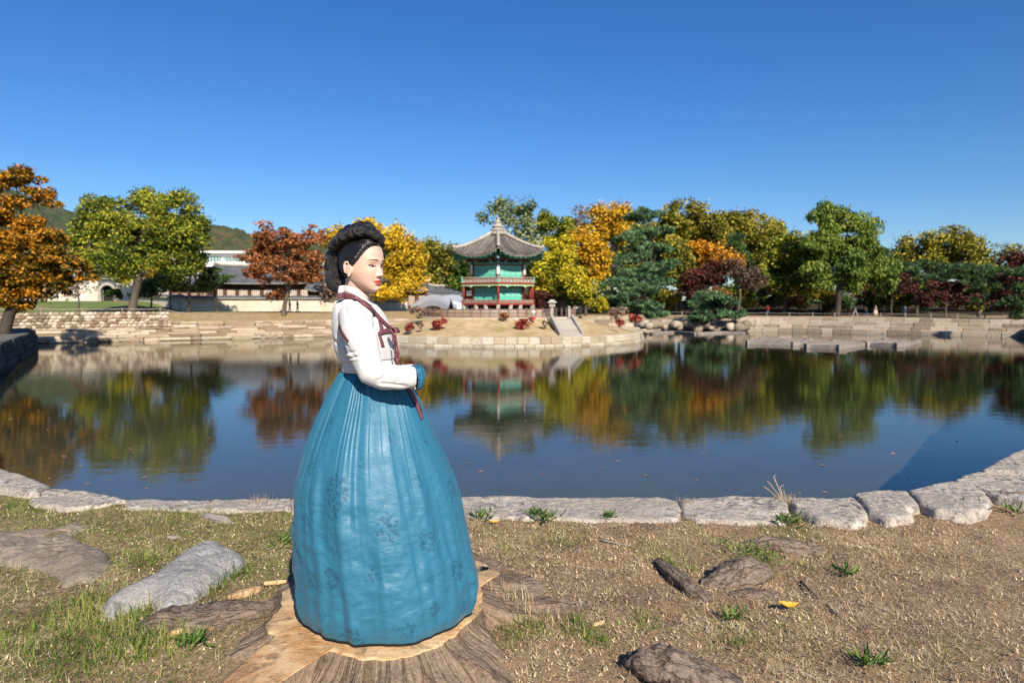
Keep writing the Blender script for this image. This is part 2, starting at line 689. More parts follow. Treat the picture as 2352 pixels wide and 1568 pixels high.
def offset_line(A, d):
    """Shift a polyline to its left-hand side by d."""
    A = np.asarray(A, float)
    T = np.diff(A, axis=0)
    T = T / np.linalg.norm(T, axis=1)[:, None]
    N = np.stack([-T[:, 1], T[:, 0]], 1)
    VN = np.concatenate([[N[0]], (N[:-1] + N[1:]) / 2, [N[-1]]])
    VN = VN / (np.linalg.norm(VN, axis=1) ** 2)[:, None]
    return A + VN * d


def lay_course(line, z0, z1, depth, variants, vsize, parent, lmin, lmax, name='stone', jz=0.02, jd=0.04, rng=None):
    """A course of separate blocks along a polyline; depth goes to the left of its direction."""
    rng = rng or rnd
    A = np.asarray(line, float)
    seg = np.diff(A, axis=0)
    sl = np.linalg.norm(seg, axis=1)
    for i in range(len(seg)):
        t = seg[i] / sl[i]
        n = np.array([-t[1], t[0]])
        p, ln = 0.0, sl[i]
        ang = math.atan2(t[1], t[0])
        while p < ln - 0.15:
            L = rng.uniform(lmin, lmax)
            if ln - p - L < lmin * 0.5:
                L = ln - p
            c = A[i] + t * (p + L / 2) + n * (depth / 2 + rng.uniform(-jd, jd))
            hz = z1 - z0
            o = link_mesh(name, rng.choice(variants), parent)
            o.location = Vector((c[0], c[1], (z0 + z1) / 2 + rng.uniform(-jz, jz) * 0.5)) - wloc(parent)
            o.rotation_euler = (rng.uniform(-.012, .012), rng.uniform(-.01, .01), ang + rng.uniform(-0.012, 0.012))
            o.scale = ((L - rng.uniform(0.008, 0.03)) / vsize[0], depth / vsize[1], (hz - 0.012) / vsize[2])
            p += L


VS = (1.3, 1.3, 0.5)
var_block = block_variants(6, *VS, M_block, 0.05, 0.03)
var_block_r = block_variants(6, *VS, M_block_r, 0.04, 0.02)
var_pale = block_variants(6, *VS, M_pale, 0.035, 0.015)
var_dark = block_variants(5, *VS, M_darkblock, 0.05, 0.035)

# far left bank: three steps of two courses
w_left = thing('stepped_stone_bank', (-31, 69, -2.4), 'stepped bank of tan stone blocks below the long tiled palace wall', 'stone bank')
LL = np.array([(-43.2, 61.4), (-31, 68), (-19.4, 75.5), (-10, 84), (-2, 93)])
for (d, z0, z1) in ((0.0, -2.3, -1.96), (0.05, -1.96, -1.66), (0.1, -1.66, -1.38), (1.5, -1.5, -1.16), (1.54, -1.16, -.94), (1.58, -0.94, -0.74), (3.0, -0.85, -.5), (3.05, -.5, -0.22)):
    lay_course(offset_line(LL[:-1] if d > 1.4 else LL, d), z0, z1, 1.9, var_block, VS, w_left, 1.2, 3.2)
# right bank: four steps
RL = np.array([(57, 73.2), (38, 88), (20, 96), (8, 97)])[::-1]
w_right = thing('stepped_stone_bank', (38, 89, -2.4), 'stepped bank of grey stone blocks under the big green tree', 'stone bank')
for k, (z0, z1) in enumerate(((-2.3, -1.5), (-1.55, -1.08), (-1.15, -0.62), (-0.7, -0.15))):
    lay_course(offset_line(RL, k * 0.85), z0, z1, 1.5, var_block_r, VS, w_right, 1.2, 2.6)
# near-left shore wall, the maple's shade put into its block colour
w_nl = thing('shore_wall', (-28.5, 39, -2.4), 'weathered block wall coloured dark for the shade of the orange maple', 'stone wall')
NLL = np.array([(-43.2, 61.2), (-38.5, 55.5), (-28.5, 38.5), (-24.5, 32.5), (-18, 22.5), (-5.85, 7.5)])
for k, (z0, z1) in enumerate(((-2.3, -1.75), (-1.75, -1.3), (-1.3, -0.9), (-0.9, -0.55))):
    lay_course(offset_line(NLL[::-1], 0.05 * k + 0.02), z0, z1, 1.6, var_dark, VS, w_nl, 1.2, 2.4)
w_nr = thing('shore_wall', (30, 38, -2.4), 'plain block wall along the shore toward the big right bank', 'stone wall')
NRR = np.array([(5.4, 7.2), (9, 11.4), (22, 28), (40, 52), (56.5, 73.5)])
for k, (z0, z1) in enumerate(((-2.3, -1.2), (-1.2, -0.5), (-0.5, 0.04))):
    lay_course(offset_line(NRR[::-1], 0.05 * k + 0.02), z0, z1, 1.7, var_block_r, VS, w_nr, 1.6, 3.0)

# rubble wall behind the left end
w_rub = thing('rubble_wall', (-44, 64, -1), 'rough rubble stone wall behind the orange maple trunk', 'stone wall')
RU = offset_line(np.array([(-62, 50.2), (-43.2, 61.4), (-33.5, 66.6)]), 2.9)
mb = MB()
for a, b in zip(RU[:-1], RU[1:]):
    t = (b - a) / np.linalg.norm(b - a)
    n = np.array([-t[1], t[0]])
    mb.bar((a[0] + n[0] * .32, a[1] + n[1] * .32, -.3), (b[0] + n[0] * .32, b[1] + n[1] * .32, -.3), 0.5, 1.84)
mb.build('wall_core', M_rubble, w_rub)


def lump(seed, n=10, m=7, rough=0.25):
    r = np.random.default_rng(seed)
    R = []
    for i in range(m):
        ph = math.pi * (i + 0.5) / m
        R.append([(math.sin(ph) * math.cos(2 * math.pi * j / n), math.sin(ph) * math.sin(2 * math.pi * j / n), -math.cos(ph)) for j in range(n)])
    R = np.array(R)
    k = 0.75 + rough * 2 * (fbm(R.reshape(-1, 3) + seed * 3.7, 1.3, 2, seed) - 0.25)
    R = R * k.reshape(m, n)[..., None]
    R = np.sign(R) * np.abs(R) ** 0.8
    return R


rub_var = []
for k in range(8):
    o = MB().loft(lump(k, 8, 5)).build('rubble_stone', M_rubble, smooth=True)
    rub_var.append(o.data)
    bpy.data.objects.remove(o)
for a, b in zip(RU[:-1], RU[1:]):
    L = np.linalg.norm(b - a)
    t = (b - a) / L
    n = np.array([-t[1], t[0]])
    z = -1.05
    while z < 0.55:
        h = rnd.uniform(0.22, 0.36)
        p = rnd.uniform(-.2, 0)
        p = max(p, 8.0 if L > 15 and a[0] < -50 else p)
        while p < L:
            w = rnd.uniform(0.28, 0.62)
            c = a + t * (p + w / 2) + n * rnd.uniform(0.02, 0.1)
            o = link_mesh('rubble_stone', rnd.choice(rub_var), w_rub)
            o.location = Vector((c[0], c[1], z + h / 2)) - w_rub.location
            o.scale = (w * 0.62, 0.2, h * 0.62)
            o.rotation_euler = (0, rnd.uniform(-.3, .3), math.atan2(t[1], t[0]))
            p += w
        z += h

# ---------------------------------------------------------------- the island
IC = Vector((-1.5, 71.0, 0))
IR = 15.0
PL = 0.2


def island_z(r):
    return np.interp(r, [0, 7.9, 8.3, 10.5, 14.2, 14.75], [0.35, PL, PL - .02, -0.55, -1.22, -1.3])


def island_material():
    m = NT('dry_island_lawn')
    co = m.coord('World')
    n = m.noise(co, 1.3, 6, 0.7)
    st = m.noise(m.coord('World', (0.5, 2.2, 2.2)), 1.7, 3, 0.5)
    c = m.ramp(n, [(0.28, (0.34, 0.235, 0.115)), (0.5, (0.49, 0.36, 0.20)), (0.72, (0.60, 0.46, 0.28))])
    c = m.mix(m.ramp(st, [(0.58, 0.0), (0.70, 0.6)]), c, (0.20, 0.17, 0.06))
    g = m.ramp(m.noise(co, 0.35, 3, 0.6), [(0.52, 0.0), (0.68, 0.6)])
    c = m.mix(g, c, (0.25, 0.22, 0.07))
    m.base(c)
    m.set(rough=0.95, spec=0.1, normal=m.bump(m.noise(co, 9, 5, 0.7), 0.8, 0.06))
    return m.m


M_island = island_material()
rr = np.array([0.01, 3, 6, 7.9, 8.3, 9.2, 10.2, 11.2, 12.2, 13.2, 14.2, 14.75])
na = 96
V = []
for r in rr:
    for j in range(na):
        a = 2 * math.pi * j / na
        p = (IC.x + r * math.cos(a), IC.y + r * math.sin(a))
        V.append((p[0], p[1], float(island_z(r)) + (0.16 * (fbm(np.array([[p[0], p[1]]]), 0.5, 3, 2)[0] - 0.5) if 8 < r < 14 else 0)))
mb = MB()
mb.loft(np.array(V).reshape(len(rr), na, 3)[::-1], cap=True)
island = mb.build('island', M_island, smooth=True)
tag(island, 'round island mound of dry golden grass', 'island', kind='structure')
w_isl = thing('island_wall', (IC.x, IC.y, -2.4), 'low pale stone wall ringing the grassy island', 'stone wall')


def arc(r, a0, a1, n):
    return np.array([(IC.x + r * math.cos(math.radians(a0 + (a1 - a0) * i / n)), IC.y + r * math.sin(math.radians(a0 + (a1 - a0) * i / n))) for i in range(n + 1)])


lay_course(arc(15.0, 165, 375, 64), -2.35, -1.78, 1.2, var_pale, VS, w_isl, 0.8, 0.83, jd=0.02)
lay_course(arc(14.88, 165, 375, 56), -1.78, -1.2, 1.2, var_pale, VS, w_isl, 0.9, 0.95, jd=0.02)
# kerb round the plateau
w_ed = thing('terrace_edging', (IC.x, IC.y, 0), 'pale stone edging round the pavilion terrace', 'stone edging')
lay_course(arc(8.35, 185, 355, 34), 0.02, 0.32, 0.5, var_pale, VS, w_ed, 0.75, 0.8, jd=0.01)

# stone stair down the slope
st_t = thing('stone_stair', (4.9, 60, -1.2), 'pale stone stair descending the grassy island slope', 'stairs')
s0, s1 = Vector((5.15, 58.5, -1.12)), Vector((4.6, 62.9, 0.24))
ax = (Vector((s1.x, s1.y, 0)) - Vector((s0.x, s0.y, 0)))
run = ax.length
ax = ax.normalized()
ang = math.atan2(ax.y, ax.x)
NS = 9
for k in range(NS):
    c = s0 + ax * (run * (k + 0.5) / NS)
    zt = s0.z + (s1.z - s0.z) * (k + 1) / NS
    MB().box((c.x, c.y, zt - 0.35), (run / NS + 0.06, 1.7, 0.7), ang, jit=0.008).build('step', M_white_stone, st_t)
side = Vector((-ax.y, ax.x, 0))
for sgn in (-1, 1):
    a = s0 + side * .97 * sgn
    b = s1 + side * .97 * sgn
    MB().bar((a.x, a.y, a.z - 0.02), (b.x, b.y, b.z + 0.1), 0.26, 0.5).build('side_slab', M_white_stone, st_t)
for px_, lab in ((1307, 'tall pale stone post at the head of the stair, darker rail beside it'), (1266, 'shorter pale stone post across the stair head')):
    p = at(px_, 733, 63.4)
    h = 1.1 if px_ == 1307 else .5
    t = thing('stone_post', (p.x, p.y, 0.1), lab, 'post', 'posts at the stair head')
    MB().box((p.x, p.y, 0.1 + h / 2), (0.24, 0.24, h), 0.2, top=0.92).build('shaft', M_white_stone, t)
    R = lump(3, 12, 7, 0.05) * np.array([0.15, 0.15, 0.12]) + np.array([p.x, p.y, 0.1 + h + 0.1])
    MB().loft(R).build('cap', M_white_stone, t, smooth=True)


# ---------------------------------------------------------------- near kerb, one stone at a time
def outline_stone(name, poly_px, top_z, base_z, mat, parent, dome=0.0, jit=0.012, seed=0, n=44, slope=None, rough=0.008, flare=0.03):
    """A stone whose plan is traced on the ground plane; its sides go down into the earth."""
    P = np.array([tuple(ground_pt(x, y, top_z))[:2] for x, y in poly_px])
    Q = np.concatenate([P, P[:1]])
    sl = np.linalg.norm(np.diff(Q, axis=0), axis=1)
    cum = np.concatenate([[0], np.cumsum(sl)])
    s = np.linspace(0, cum[-1], n, endpoint=False)
    O = np.stack([np.interp(s, cum, Q[:, 0]), np.interp(s, cum, Q[:, 1])], 1)
    O = O + NR.uniform(-jit, jit, O.shape)
    C = O.mean(0)
    rings = []
    for k, zz in ((1.0 + flare, base_z), (1.0 + flare * .5, top_z - 0.06), (1.0, top_z - 0.03), (0.992, top_z - 0.012), (0.975, top_z), (0.94, top_z), (0.90, top_z), (0.84, top_z), (0.76, top_z), (0.68, top_z), (0.58, top_z), (0.48, top_z), (0.38, top_z), (0.28, top_z), (0.17, top_z), (0.07, top_z)):
        R = C + (O - C) * k
        z = np.full(n, float(zz))
        if k < 1.0:
            z = z + dome * (1 - k ** 2) + ((fbm(R, 7, 5, seed, .6) - 0.5) * rough * 5 + (vnoise(R, 60, seed + 2) - .5) * rough * .8) * (1 if k < 0.98 else 0.6)
            if slope is not None:
                z = z + (R[:, 0] - C[0]) * slope[0] + (R[:, 1] - C[1]) * slope[1]
        rings.append(np.column_stack([R, z]))
    mb = MB()
    mb.loft(np.array(rings))
    return mb.build(name, mat, parent, smooth=True)


def field_stone(name, poly_px, top_z, base_z, mat, parent, H, edge, step=0.02, seed=0, rough=0.01, wob=0.012, tilt=(0, 0), plan_z=None):
    """A solid stone modelled as relief over its traced plan, rounded towards its edge, sides sunk in the earth."""
    P = np.array([tuple(ground_pt(x, y, top_z if plan_z is None else plan_z))[:2] for x, y in poly_px])
    lo, hi = P.min(0) - 0.04, P.max(0) + 0.04
    X, Y = np.meshgrid(np.arange(lo[0], hi[0] + step, step), np.arange(lo[1], hi[1] + step, step))
    Q = np.stack([X.ravel(), Y.ravel()], 1)
    W = Q + wob * 2 * np.stack([fbm(Q, 9, 3, seed) - .5, fbm(Q, 9, 3, seed + 7) - .5], 1)
    d = seg_dist(W, P) * np.where(inside(W, P), 1, -1) + .010
    t = np.clip(d / edge, 0, 1)
    c = Q.mean(0)
    z = top_z - H + H * np.sqrt(np.clip(1 - (1 - t) ** 2, 0, 1)) + (Q - c) @ np.array(tilt)
    z = z + ((fbm(Q, 5.5, 5, seed + 3, .55) - .5) * rough * 5 + (vnoise(Q, 45, seed + 4) - .5) * rough * .7) * t
    z = np.where(d > 0, z, np.maximum(top_z - H + d * 9, base_z))
    ny, nx = X.shape
    ii = np.arange(nx * ny).reshape(ny, nx)
    Fq = np.stack([ii[:-1, :-1], ii[:-1, 1:], ii[1:, 1:], ii[1:, :-1]], -1).reshape(-1, 4)
    keep = (d[Fq] > -0.05).any(1)
    Fq = Fq[keep]
    used, inv = np.unique(Fq, return_inverse=True)
    mb = MB()
    mb.add(np.column_stack([Q, z])[used], inv.reshape(Fq.shape))
    return mb.build(name, mat, parent, smooth=True)


kerb = thing('pond_kerb', (0.3, 4.9, -0.4), 'row of weathered granite kerb stones along the near pond edge', 'kerb')
KST = [
    ([(-60, 1042), (0, 1073), (60, 1092), (110, 1112), (86, 1132), (30, 1126), (0, 1120), (-60, 1100)], 0.08),
    ([(104, 1122), (150, 1122), (205, 1128), (262, 1137), (292, 1146), (230, 1160), (150, 1164), (80, 1158), (66, 1146)], 0.055),
    ([(286, 1142), (390, 1147), (484, 1146), (480, 1168), (390, 1170), (290, 1166)], 0.045),
    ([(484, 1145), (580, 1144), (668, 1143), (670, 1170), (580, 1172), (484, 1168)], 0.05),
    ([(668, 1142), (860, 1141), (1052, 1139), (1058, 1176), (860, 1176), (670, 1172)], 0.06),
    ([(1054, 1139), (1180, 1137), (1300, 1141), (1420, 1139), (1515, 1141), (1552, 1148), (1564, 1166), (1560, 1190), (1500, 1194), (1300, 1190), (1062, 1184)], 0.07),
    ([(1560, 1150), (1572, 1142), (1680, 1140), (1785, 1138), (1804, 1146), (1812, 1180), (1800, 1192), (1700, 1196), (1600, 1194), (1570, 1180)], 0.07),
    ([(1808, 1142), (1880, 1141), (1958, 1140), (1978, 1156), (1992, 1180), (1985, 1194), (1950, 1200), (1880, 1190), (1828, 1168)], 0.075),
    ([(1962, 1132), (2000, 1126), (2040, 1123), (2082, 1126), (2102, 1144), (2112, 1160), (2080, 1168), (2096, 1180), (2036, 1192), (1998, 1174), (1980, 1150)], 0.085),
    ([(2086, 1124), (2130, 1112), (2180, 1105), (2228, 1106), (2262, 1128), (2276, 1148), (2262, 1166), (2216, 1176), (2150, 1168), (2112, 1150)], 0.10),
    ([(2192, 1100), (2228, 1086), (2262, 1078), (2310, 1080), (2352, 1086), (2420, 1108), (2420, 1150), (2352, 1146), (2290, 1134), (2238, 1112)], 0.11),
    ([(2258, 1074), (2300, 1052), (2352, 1028), (2440, 990), (2480, 1040), (2420, 1094), (2352, 1084), (2300, 1078)], 0.15),
]
for k, (poly, tz) in enumerate(KST):
    field_stone('kerb_stone', poly, tz, -0.6, M_kerb, kerb, 0.035, 0.035, 0.018, seed=k * 5, rough=0.009, wob=0.012)

boulder = field_stone('boulder', [(232, 1395), (255, 1372), (330, 1345), (372, 1310), (420, 1275), (470, 1258), (515, 1256), (530, 1268),
                                     (560, 1278), (565, 1296), (530, 1318), (500, 1345), (460, 1378), (420, 1398), (395, 1414), (362, 1408), (340, 1388), (290, 1398), (262, 1418), (236, 1412)],
                         0.13, -0.15, M_rock, None, 0.15, 0.17, 0.012, seed=31, rough=0.012, wob=0.01, plan_z=0.045)
tag(boulder, 'long grey speckled boulder lying in the grass', 'boulder')
mud = field_stone('flat_stone', [(-60, 1232), (20, 1222), (110, 1212), (190, 1200), (205, 1214), (160, 1232), (235, 1262), (262, 1300), (215, 1330), (150, 1345), (118, 1318), (60, 1292), (-60, 1280)],
                     0.045, -0.15, M_mudrock, None, 0.05, 0.12, 0.014, seed=52, rough=0.018, wob=0.03, plan_z=0.02)
tag(mud, 'flat brown mud-covered stone level with the grass', 'stone')

# ================================================================== TREES AND SHRUBS
L_GREEN = leaf_mat('leaves_green_gold', [(0.022, 0.040, 0.005), (0.096, 0.145, 0.015), (0.256, 0.293, 0.028), (0.523, 0.459, 0.044)], 0.20)
L_GREEN2 = leaf_mat('leaves_mid_green', [(0.016, 0.036, 0.005), (0.067, 0.122, 0.015), (0.162, 0.235, 0.032), (0.314, 0.367, 0.053)], 0.18)
L_OLIVE = leaf_mat('leaves_olive_gold', [(0.036, 0.043, 0.007), (0.146, 0.150, 0.017), (0.350, 0.308, 0.032), (0.550, 0.427, 0.053)], 0.15)
L_YELLOW = leaf_mat('leaves_yellow', [(0.129, 0.094, 0.007), (0.468, 0.302, 0.013), (0.850, 0.494, 0.019), (0.850, 0.629, 0.043)], 0.22)
L_YELGREEN = leaf_mat('leaves_yellow_green', [(0.053, 0.070, 0.006), (0.254, 0.254, 0.013), (0.598, 0.494, 0.023), (0.829, 0.629, 0.043)], 0.22)
L_ORANGE = leaf_mat('leaves_orange', [(0.076, 0.044, 0.005), (0.322, 0.146, 0.010), (0.715, 0.286, 0.016), (0.850, 0.429, 0.029)], 0.30)
L_AMBER = leaf_mat('leaves_amber', [(0.129, 0.088, 0.006), (0.439, 0.244, 0.012), (0.806, 0.416, 0.021), (0.850, 0.543, 0.029)], 0.2)
L_MAPLE = leaf_mat('leaves_maple_near', [(0.020, 0.022, 0.003), (0.13, 0.095, 0.007), (0.45, 0.22, 0.014), (0.70, 0.26, 0.012)], 0.33)
L_RUST = leaf_mat('leaves_rust', [(0.054, 0.036, 0.010), (0.203, 0.083, 0.030), (0.428, 0.143, 0.056), (0.593, 0.244, 0.087)], 0.3)
L_MAROON = leaf_mat('leaves_maroon', [(0.014, 0.008, 0.005), (0.055, 0.018, 0.014), (0.12, 0.030, 0.022), (0.18, 0.055, 0.030)], 0.3)
L_PINE = leaf_mat('needles_pine', [(0.010, 0.025, 0.010), (0.042, 0.101, 0.042), (0.120, 0.231, 0.095), (0.227, 0.349, 0.140)], 0.5, 0.5, 0.15, 0.7)
L_PINE_D = leaf_mat('needles_dark_pine', [(0.007, 0.017, 0.007), (0.028, 0.062, 0.019), (0.079, 0.143, 0.044), (0.157, 0.227, 0.069)], 0.5, 0.5, 0.15, 0.7)
L_WILLOW = leaf_mat('leaves_grey_green', [(0.025, 0.043, 0.014), (0.090, 0.137, 0.047), (0.222, 0.270, 0.095), (0.384, 0.419, 0.157)], 0.4)
L_DRY = leaf_mat('leaves_dry_brown', [(0.059, 0.038, 0.026), (0.195, 0.132, 0.088), (0.390, 0.260, 0.182), (0.543, 0.358, 0.257)], 0.5)
L_BROWN = leaf_mat('leaves_dull_brown', [(0.03, 0.018, 0.012), (0.08, 0.045, 0.03), (0.14, 0.085, 0.06), (0.20, 0.12, 0.08)], 0.5)
L_RED = leaf_mat('leaves_scarlet', [(0.047, 0.007, 0.007), (0.214, 0.025, 0.022), (0.468, 0.065, 0.052), (0.601, 0.172, 0.114)], 0.8)
BARK = simple('bark_brown', [(0.3, (0.035, 0.026, 0.02)), (0.5, (0.09, 0.068, 0.052)), (0.7, (0.17, 0.135, 0.105))], 1.5, 0.95, 0.8, 0.05, stretch=(1, 1, 0.25))
BARK_D = simple('bark_dark', [(0.3, (0.02, 0.015, 0.012)), (0.5, (0.05, 0.038, 0.03)), (0.7, (0.10, 0.08, 0.06))], 1.5, 0.95, 0.8, 0.05, stretch=(1, 1, 0.25))


def leaves(cent, rad, n, size, rng, style='leaf', flat=0.75):
    """n leaf quads through an uneven cloud around cent (one clump)."""
    d = rng.normal(size=(n, 3))
    d /= np.linalg.norm(d, axis=1)[:, None] + 1e-9
    r = rng.random(n) ** (1 / 3.0) * np.where(rng.random(n) < .14, rng.uniform(1.0, 1.55, n), 1.0)
    off = d * r[:, None] * np.array([1, 1, flat]) * rng.uniform(.65, 1.4, 3) * rad
    c = cent + off
    if style == 'needle':
        up = np.array([0, 0, 1.0])
        ax = d * 0.7 + rng.normal(size=(n, 3)) * 0.5 + up * 0.8
        a = size * rng.uniform(0.8, 1.5, n)
        b = a * 0.27
    elif style == 'weep':
        ax = rng.normal(size=(n, 3)) * 0.35 + np.array([0, 0, -1.0]) + d * 0.3
        a = size * rng.uniform(0.8, 1.4, n)
        b = a * 0.38
    else:
        ax = rng.normal(size=(n, 3)) + d * 0.4 + np.array([0, 0, -0.35])
        a = size * rng.uniform(0.6, 1.25, n)
        b = a * 0.62
    ax /= np.linalg.norm(ax, axis=1)[:, None]
    nr = rng.normal(size=(n, 3)) * 0.75 + d * 0.5 + np.array([0, 0, 0.65])
    sd_ = np.cross(ax, nr)
    sd_ /= np.linalg.norm(sd_, axis=1)[:, None] + 1e-9
    A = ax * (a / 2)[:, None]
    B = sd_ * (b / 2)[:, None]
    V = np.stack([c - A, c + B - A * 0.15, c + A, c - B - A * 0.15], 1)
    return V.reshape(-1, 3)


def quads(n):
    return np.arange(n * 4).reshape(n, 4)


TREES_BUILT = []


def tree(name, label, base, D, crowns, leafmat, cat='tree', group=None, bark=BARK, style='leaf', dens=0.30, seed=1,
         trunk_r=0.28, via=None, clump_px=17, leaf_k=1.0, flat=0.75, limbs=10, depth=0.9, trunk=True, gaps=0.0, bare=0, zb=None, grow=1.12):
    """crowns: (cx, cy, rx, ry) ellipses measured in the photo at depth D; the tree is built there at true size."""
    rng = np.random.default_rng(seed)
    bx = xat(base[0], D)
    bz = gz(bx, D) if zb is None else zb
    bz_show = bz
    root = thing(name, (bx, D, bz), label, cat, group)
    k = D / 1568.0
    top_c = None
    cl = []
    LV = []
    size = D * 0.0042 * leaf_k
    for (cx, cy, rx, ry) in crowns:
        rx, ry = rx * grow, ry * grow
        c = np.array(at(cx, cy, D))
        c[1] += rng.uniform(-0.25, 0.25) * rx * k * depth
        hx, hy, hz = rx * k, min(rx, 90) * k * depth, ry * k
        area = math.pi * rx * ry
        nleaf = int(area * dens * 1.62)
        nc = max(3, int(area / (clump_px ** 2) * 1.25))
        u = rng.normal(size=(nc, 3))
        u /= np.linalg.norm(u, axis=1)[:, None]
        rr_ = rng.uniform(0.3, 1.0, nc) ** 0.6 * 0.86
        pos = c + u * rr_[:, None] * np.array([hx, hy, hz])
        rad = np.minimum(clump_px * k * rng.uniform(0.55, 1.35, nc), max(hx, hz) * 0.8)
        w = rad ** 2
        w = w / w.sum()
        for j in range(nc):
            if gaps and rng.random() < gaps:
                continue
            m = max(6, int(nleaf * w[j]))
            LV.append(leaves(pos[j], rad[j], m, size, rng, style, flat))
            cl.append(pos[j])
    # trunk and limbs
    if trunk:
        mb = MB()
        cw = np.mean(cl, axis=0)
        ztop = np.max([c[2] for c in cl])
        pts = [Vector((bx, D, bz - 0.4))]
        if via:
            for (vx, vy) in via:
                pts.append(at(vx, vy, D))
        else:
            pts.append(Vector((bx + (cw[0] - bx) * 0.15 + rng.uniform(-.2, .2), D, bz + (cw[2] - bz) * 0.4)))
        pts.append(Vector((cw[0] * 0.8 + pts[-1].x * 0.2, D, cw[2])))
        pts.append(Vector((cw[0] + rng.uniform(-.6, .6), D, cw[2] + (ztop - cw[2]) * 0.7)))
        # smooth
        fine = []
        for i in range(len(pts) - 1):
            for s in range(4):
                fine.append(pts[i].lerp(pts[i + 1], s / 4))
        fine.append(pts[-1])
        for _ in range(2):
            fine = [fine[0]] + [(fine[i - 1] + fine[i] * 2 + fine[i + 1]) / 4 for i in range(1, len(fine) - 1)] + [fine[-1]]
        nf = len(fine)
        rad = [trunk_r * (1.35 if i == 0 else 1) * (1 - 0.88 * i / (nf - 1)) for i in range(nf)]
        mb.tube(fine, rad, 9)
        order = rng.permutation(len(cl))[:limbs]
        for j in order:
            tgt = Vector(cl[j])
            i = int(nf * rng.uniform(0.35, 0.75))
            p0 = fine[i]
            mid = p0.lerp(tgt, 0.5) + Vector((rng.uniform(-.3, .3), rng.uniform(-.3, .3), 0.12 * (tgt - p0).length))
            r0 = rad[i] * 0.55
            mb.tube([p0, p0.lerp(mid, .5) + Vector((0, 0, .1)), mid, tgt], [r0, r0 * .75, r0 * .5, 0.02], 6, cap=False)
        for j in range(bare):
            c = crowns[rng.integers(len(crowns))]
            p0 = Vector(cl[rng.integers(len(cl))])
            tip = at(c[0] + rng.uniform(-1, 1) * c[2] * 1.1, c[1] - c[3] * rng.uniform(0.9, 1.6), D)
            m_ = p0.lerp(tip, .5) + Vector((rng.uniform(-.4, .4), 0, .2))
            mb.tube([p0, m_, tip], [0.05, 0.035, 0.012], 5, cap=False)
            for q in range(4):
                s = m_.lerp(tip, rng.uniform(0, .8))
                e = s + Vector((rng.uniform(-.7, .7), rng.uniform(-.3, .3), rng.uniform(.2, .9)))
                mb.tube([s, s.lerp(e, .5) + Vector((0, 0, .05)), e], [0.022, 0.016, 0.008], 4, cap=False)
        mb.build('trunk', bark, root, smooth=True)
    V = np.concatenate(LV)
    mb = MB()
    mb.add(V, quads(len(V) // 4))
    mb.build('crown', leafmat, root)
    TREES_BUILT.append((name, len(V) // 4))
    return root


def shrub(name, label, px, py, D, rx, ry, leafmat, cat='shrub', group=None, seed=1, dens=0.6, style='leaf', leaf_k=0.8, z=None, stems=6, clump=0.45, flat=0.8):
    rng = np.random.default_rng(seed)
    k = D / 1568.0
    c = np.array(at(px, py, D))
    base_z = c[2] - ry * k * 0.95 if z is None else z
    root = thing(name, (c[0], D, base_z), label, cat, group)
    n = int(math.pi * rx * ry * dens)
    nc = 9
    LV = []
    mb = MB()
    for j in range(nc):
        u = rng.normal(size=3)
        u /= np.linalg.norm(u)
        p = c + u * np.array([rx, rx * .8, ry]) * k * 0.58
        LV.append(leaves(p, clump * min(rx, ry * 1.2) * k * rng.uniform(.8, 1.3), max(8, n // nc), D * 0.0042 * leaf_k, rng, style, flat))
        if j < stems:
            b = Vector((c[0] + rng.uniform(-.2, .2) * rx * k, D, base_z - .1))
            mb.tube([b, b.lerp(Vector(p), .5) + Vector((rng.uniform(-.1, .1), 0, .05)), Vector(p)], [0.035, 0.025, 0.01], 5, cap=False)
    mb.build('stem', BARK, root, smooth=True)
    V = np.concatenate(LV)
    mb = MB()
    mb.add(V, quads(len(V) // 4))
    mb.build('foliage', leafmat, root)
    return root


# ---- left shore
tree('maple_tree', 'orange maple leaning over the dark shore wall', (2, 742), 48,
     [(60, 407, 38, 17), (89, 440, 30, 15), (120, 460, 22, 10), (8, 418, 34, 26), (43, 466, 28, 16), (75, 511, 32, 16), (8, 490, 34, 22),
      (121, 545, 38, 22), (80, 590, 52, 30), (161, 613, 36, 16), (190, 636, 20, 9), (20, 560, 55, 42), (80, 632, 80, 22), (134, 645, 48, 16),
      (14, 645, 60, 42), (22, 690, 56, 24), (-60, 560, 70, 110), (90, 668, 60, 18), (60, 545, 60, 34), (130, 590, 50, 26), (50, 615, 80, 40)],
     L_MAPLE, bark=BARK_D, dens=0.32, seed=3, trunk_r=0.42, via=[(28, 700), (62, 668), (30, 560)], clump_px=16, flat=0.6, limbs=16, bare=7, leaf_k=1.15, grow=1.08)
tree('ginkgo_tree', 'tall gold-tipped green tree with leaning trunk above the stepped bank', (300, 716), 82,
     [(245, 495, 62, 52), (400, 485, 62, 48), (340, 462, 40, 26), (205, 560, 50, 44), (330, 540, 80, 55), (430, 545, 45, 48), (190, 606, 38, 30),
      (275, 600, 60, 36), (405, 600, 55, 34), (455, 520, 22, 22)],
     L_GREEN, dens=0.34, seed=5, trunk_r=0.5, via=[(312, 668), (324, 625), (325, 560)], limbs=16)
tree('maple_tree', 'rust red maple in front of the palace wall', (650, 727), 80,
     [(640, 545, 62, 38), (600, 590, 48, 30), (690, 590, 50, 36), (722, 540, 20, 22), (650, 625, 70, 26), (715, 630, 32, 22), (622, 676, 40, 11), (575, 625, 26, 12)],
     L_RUST, dens=0.34, seed=7, trunk_r=0.3, via=[(655, 690), (668, 660)], limbs=14, flat=0.5, clump_px=15)
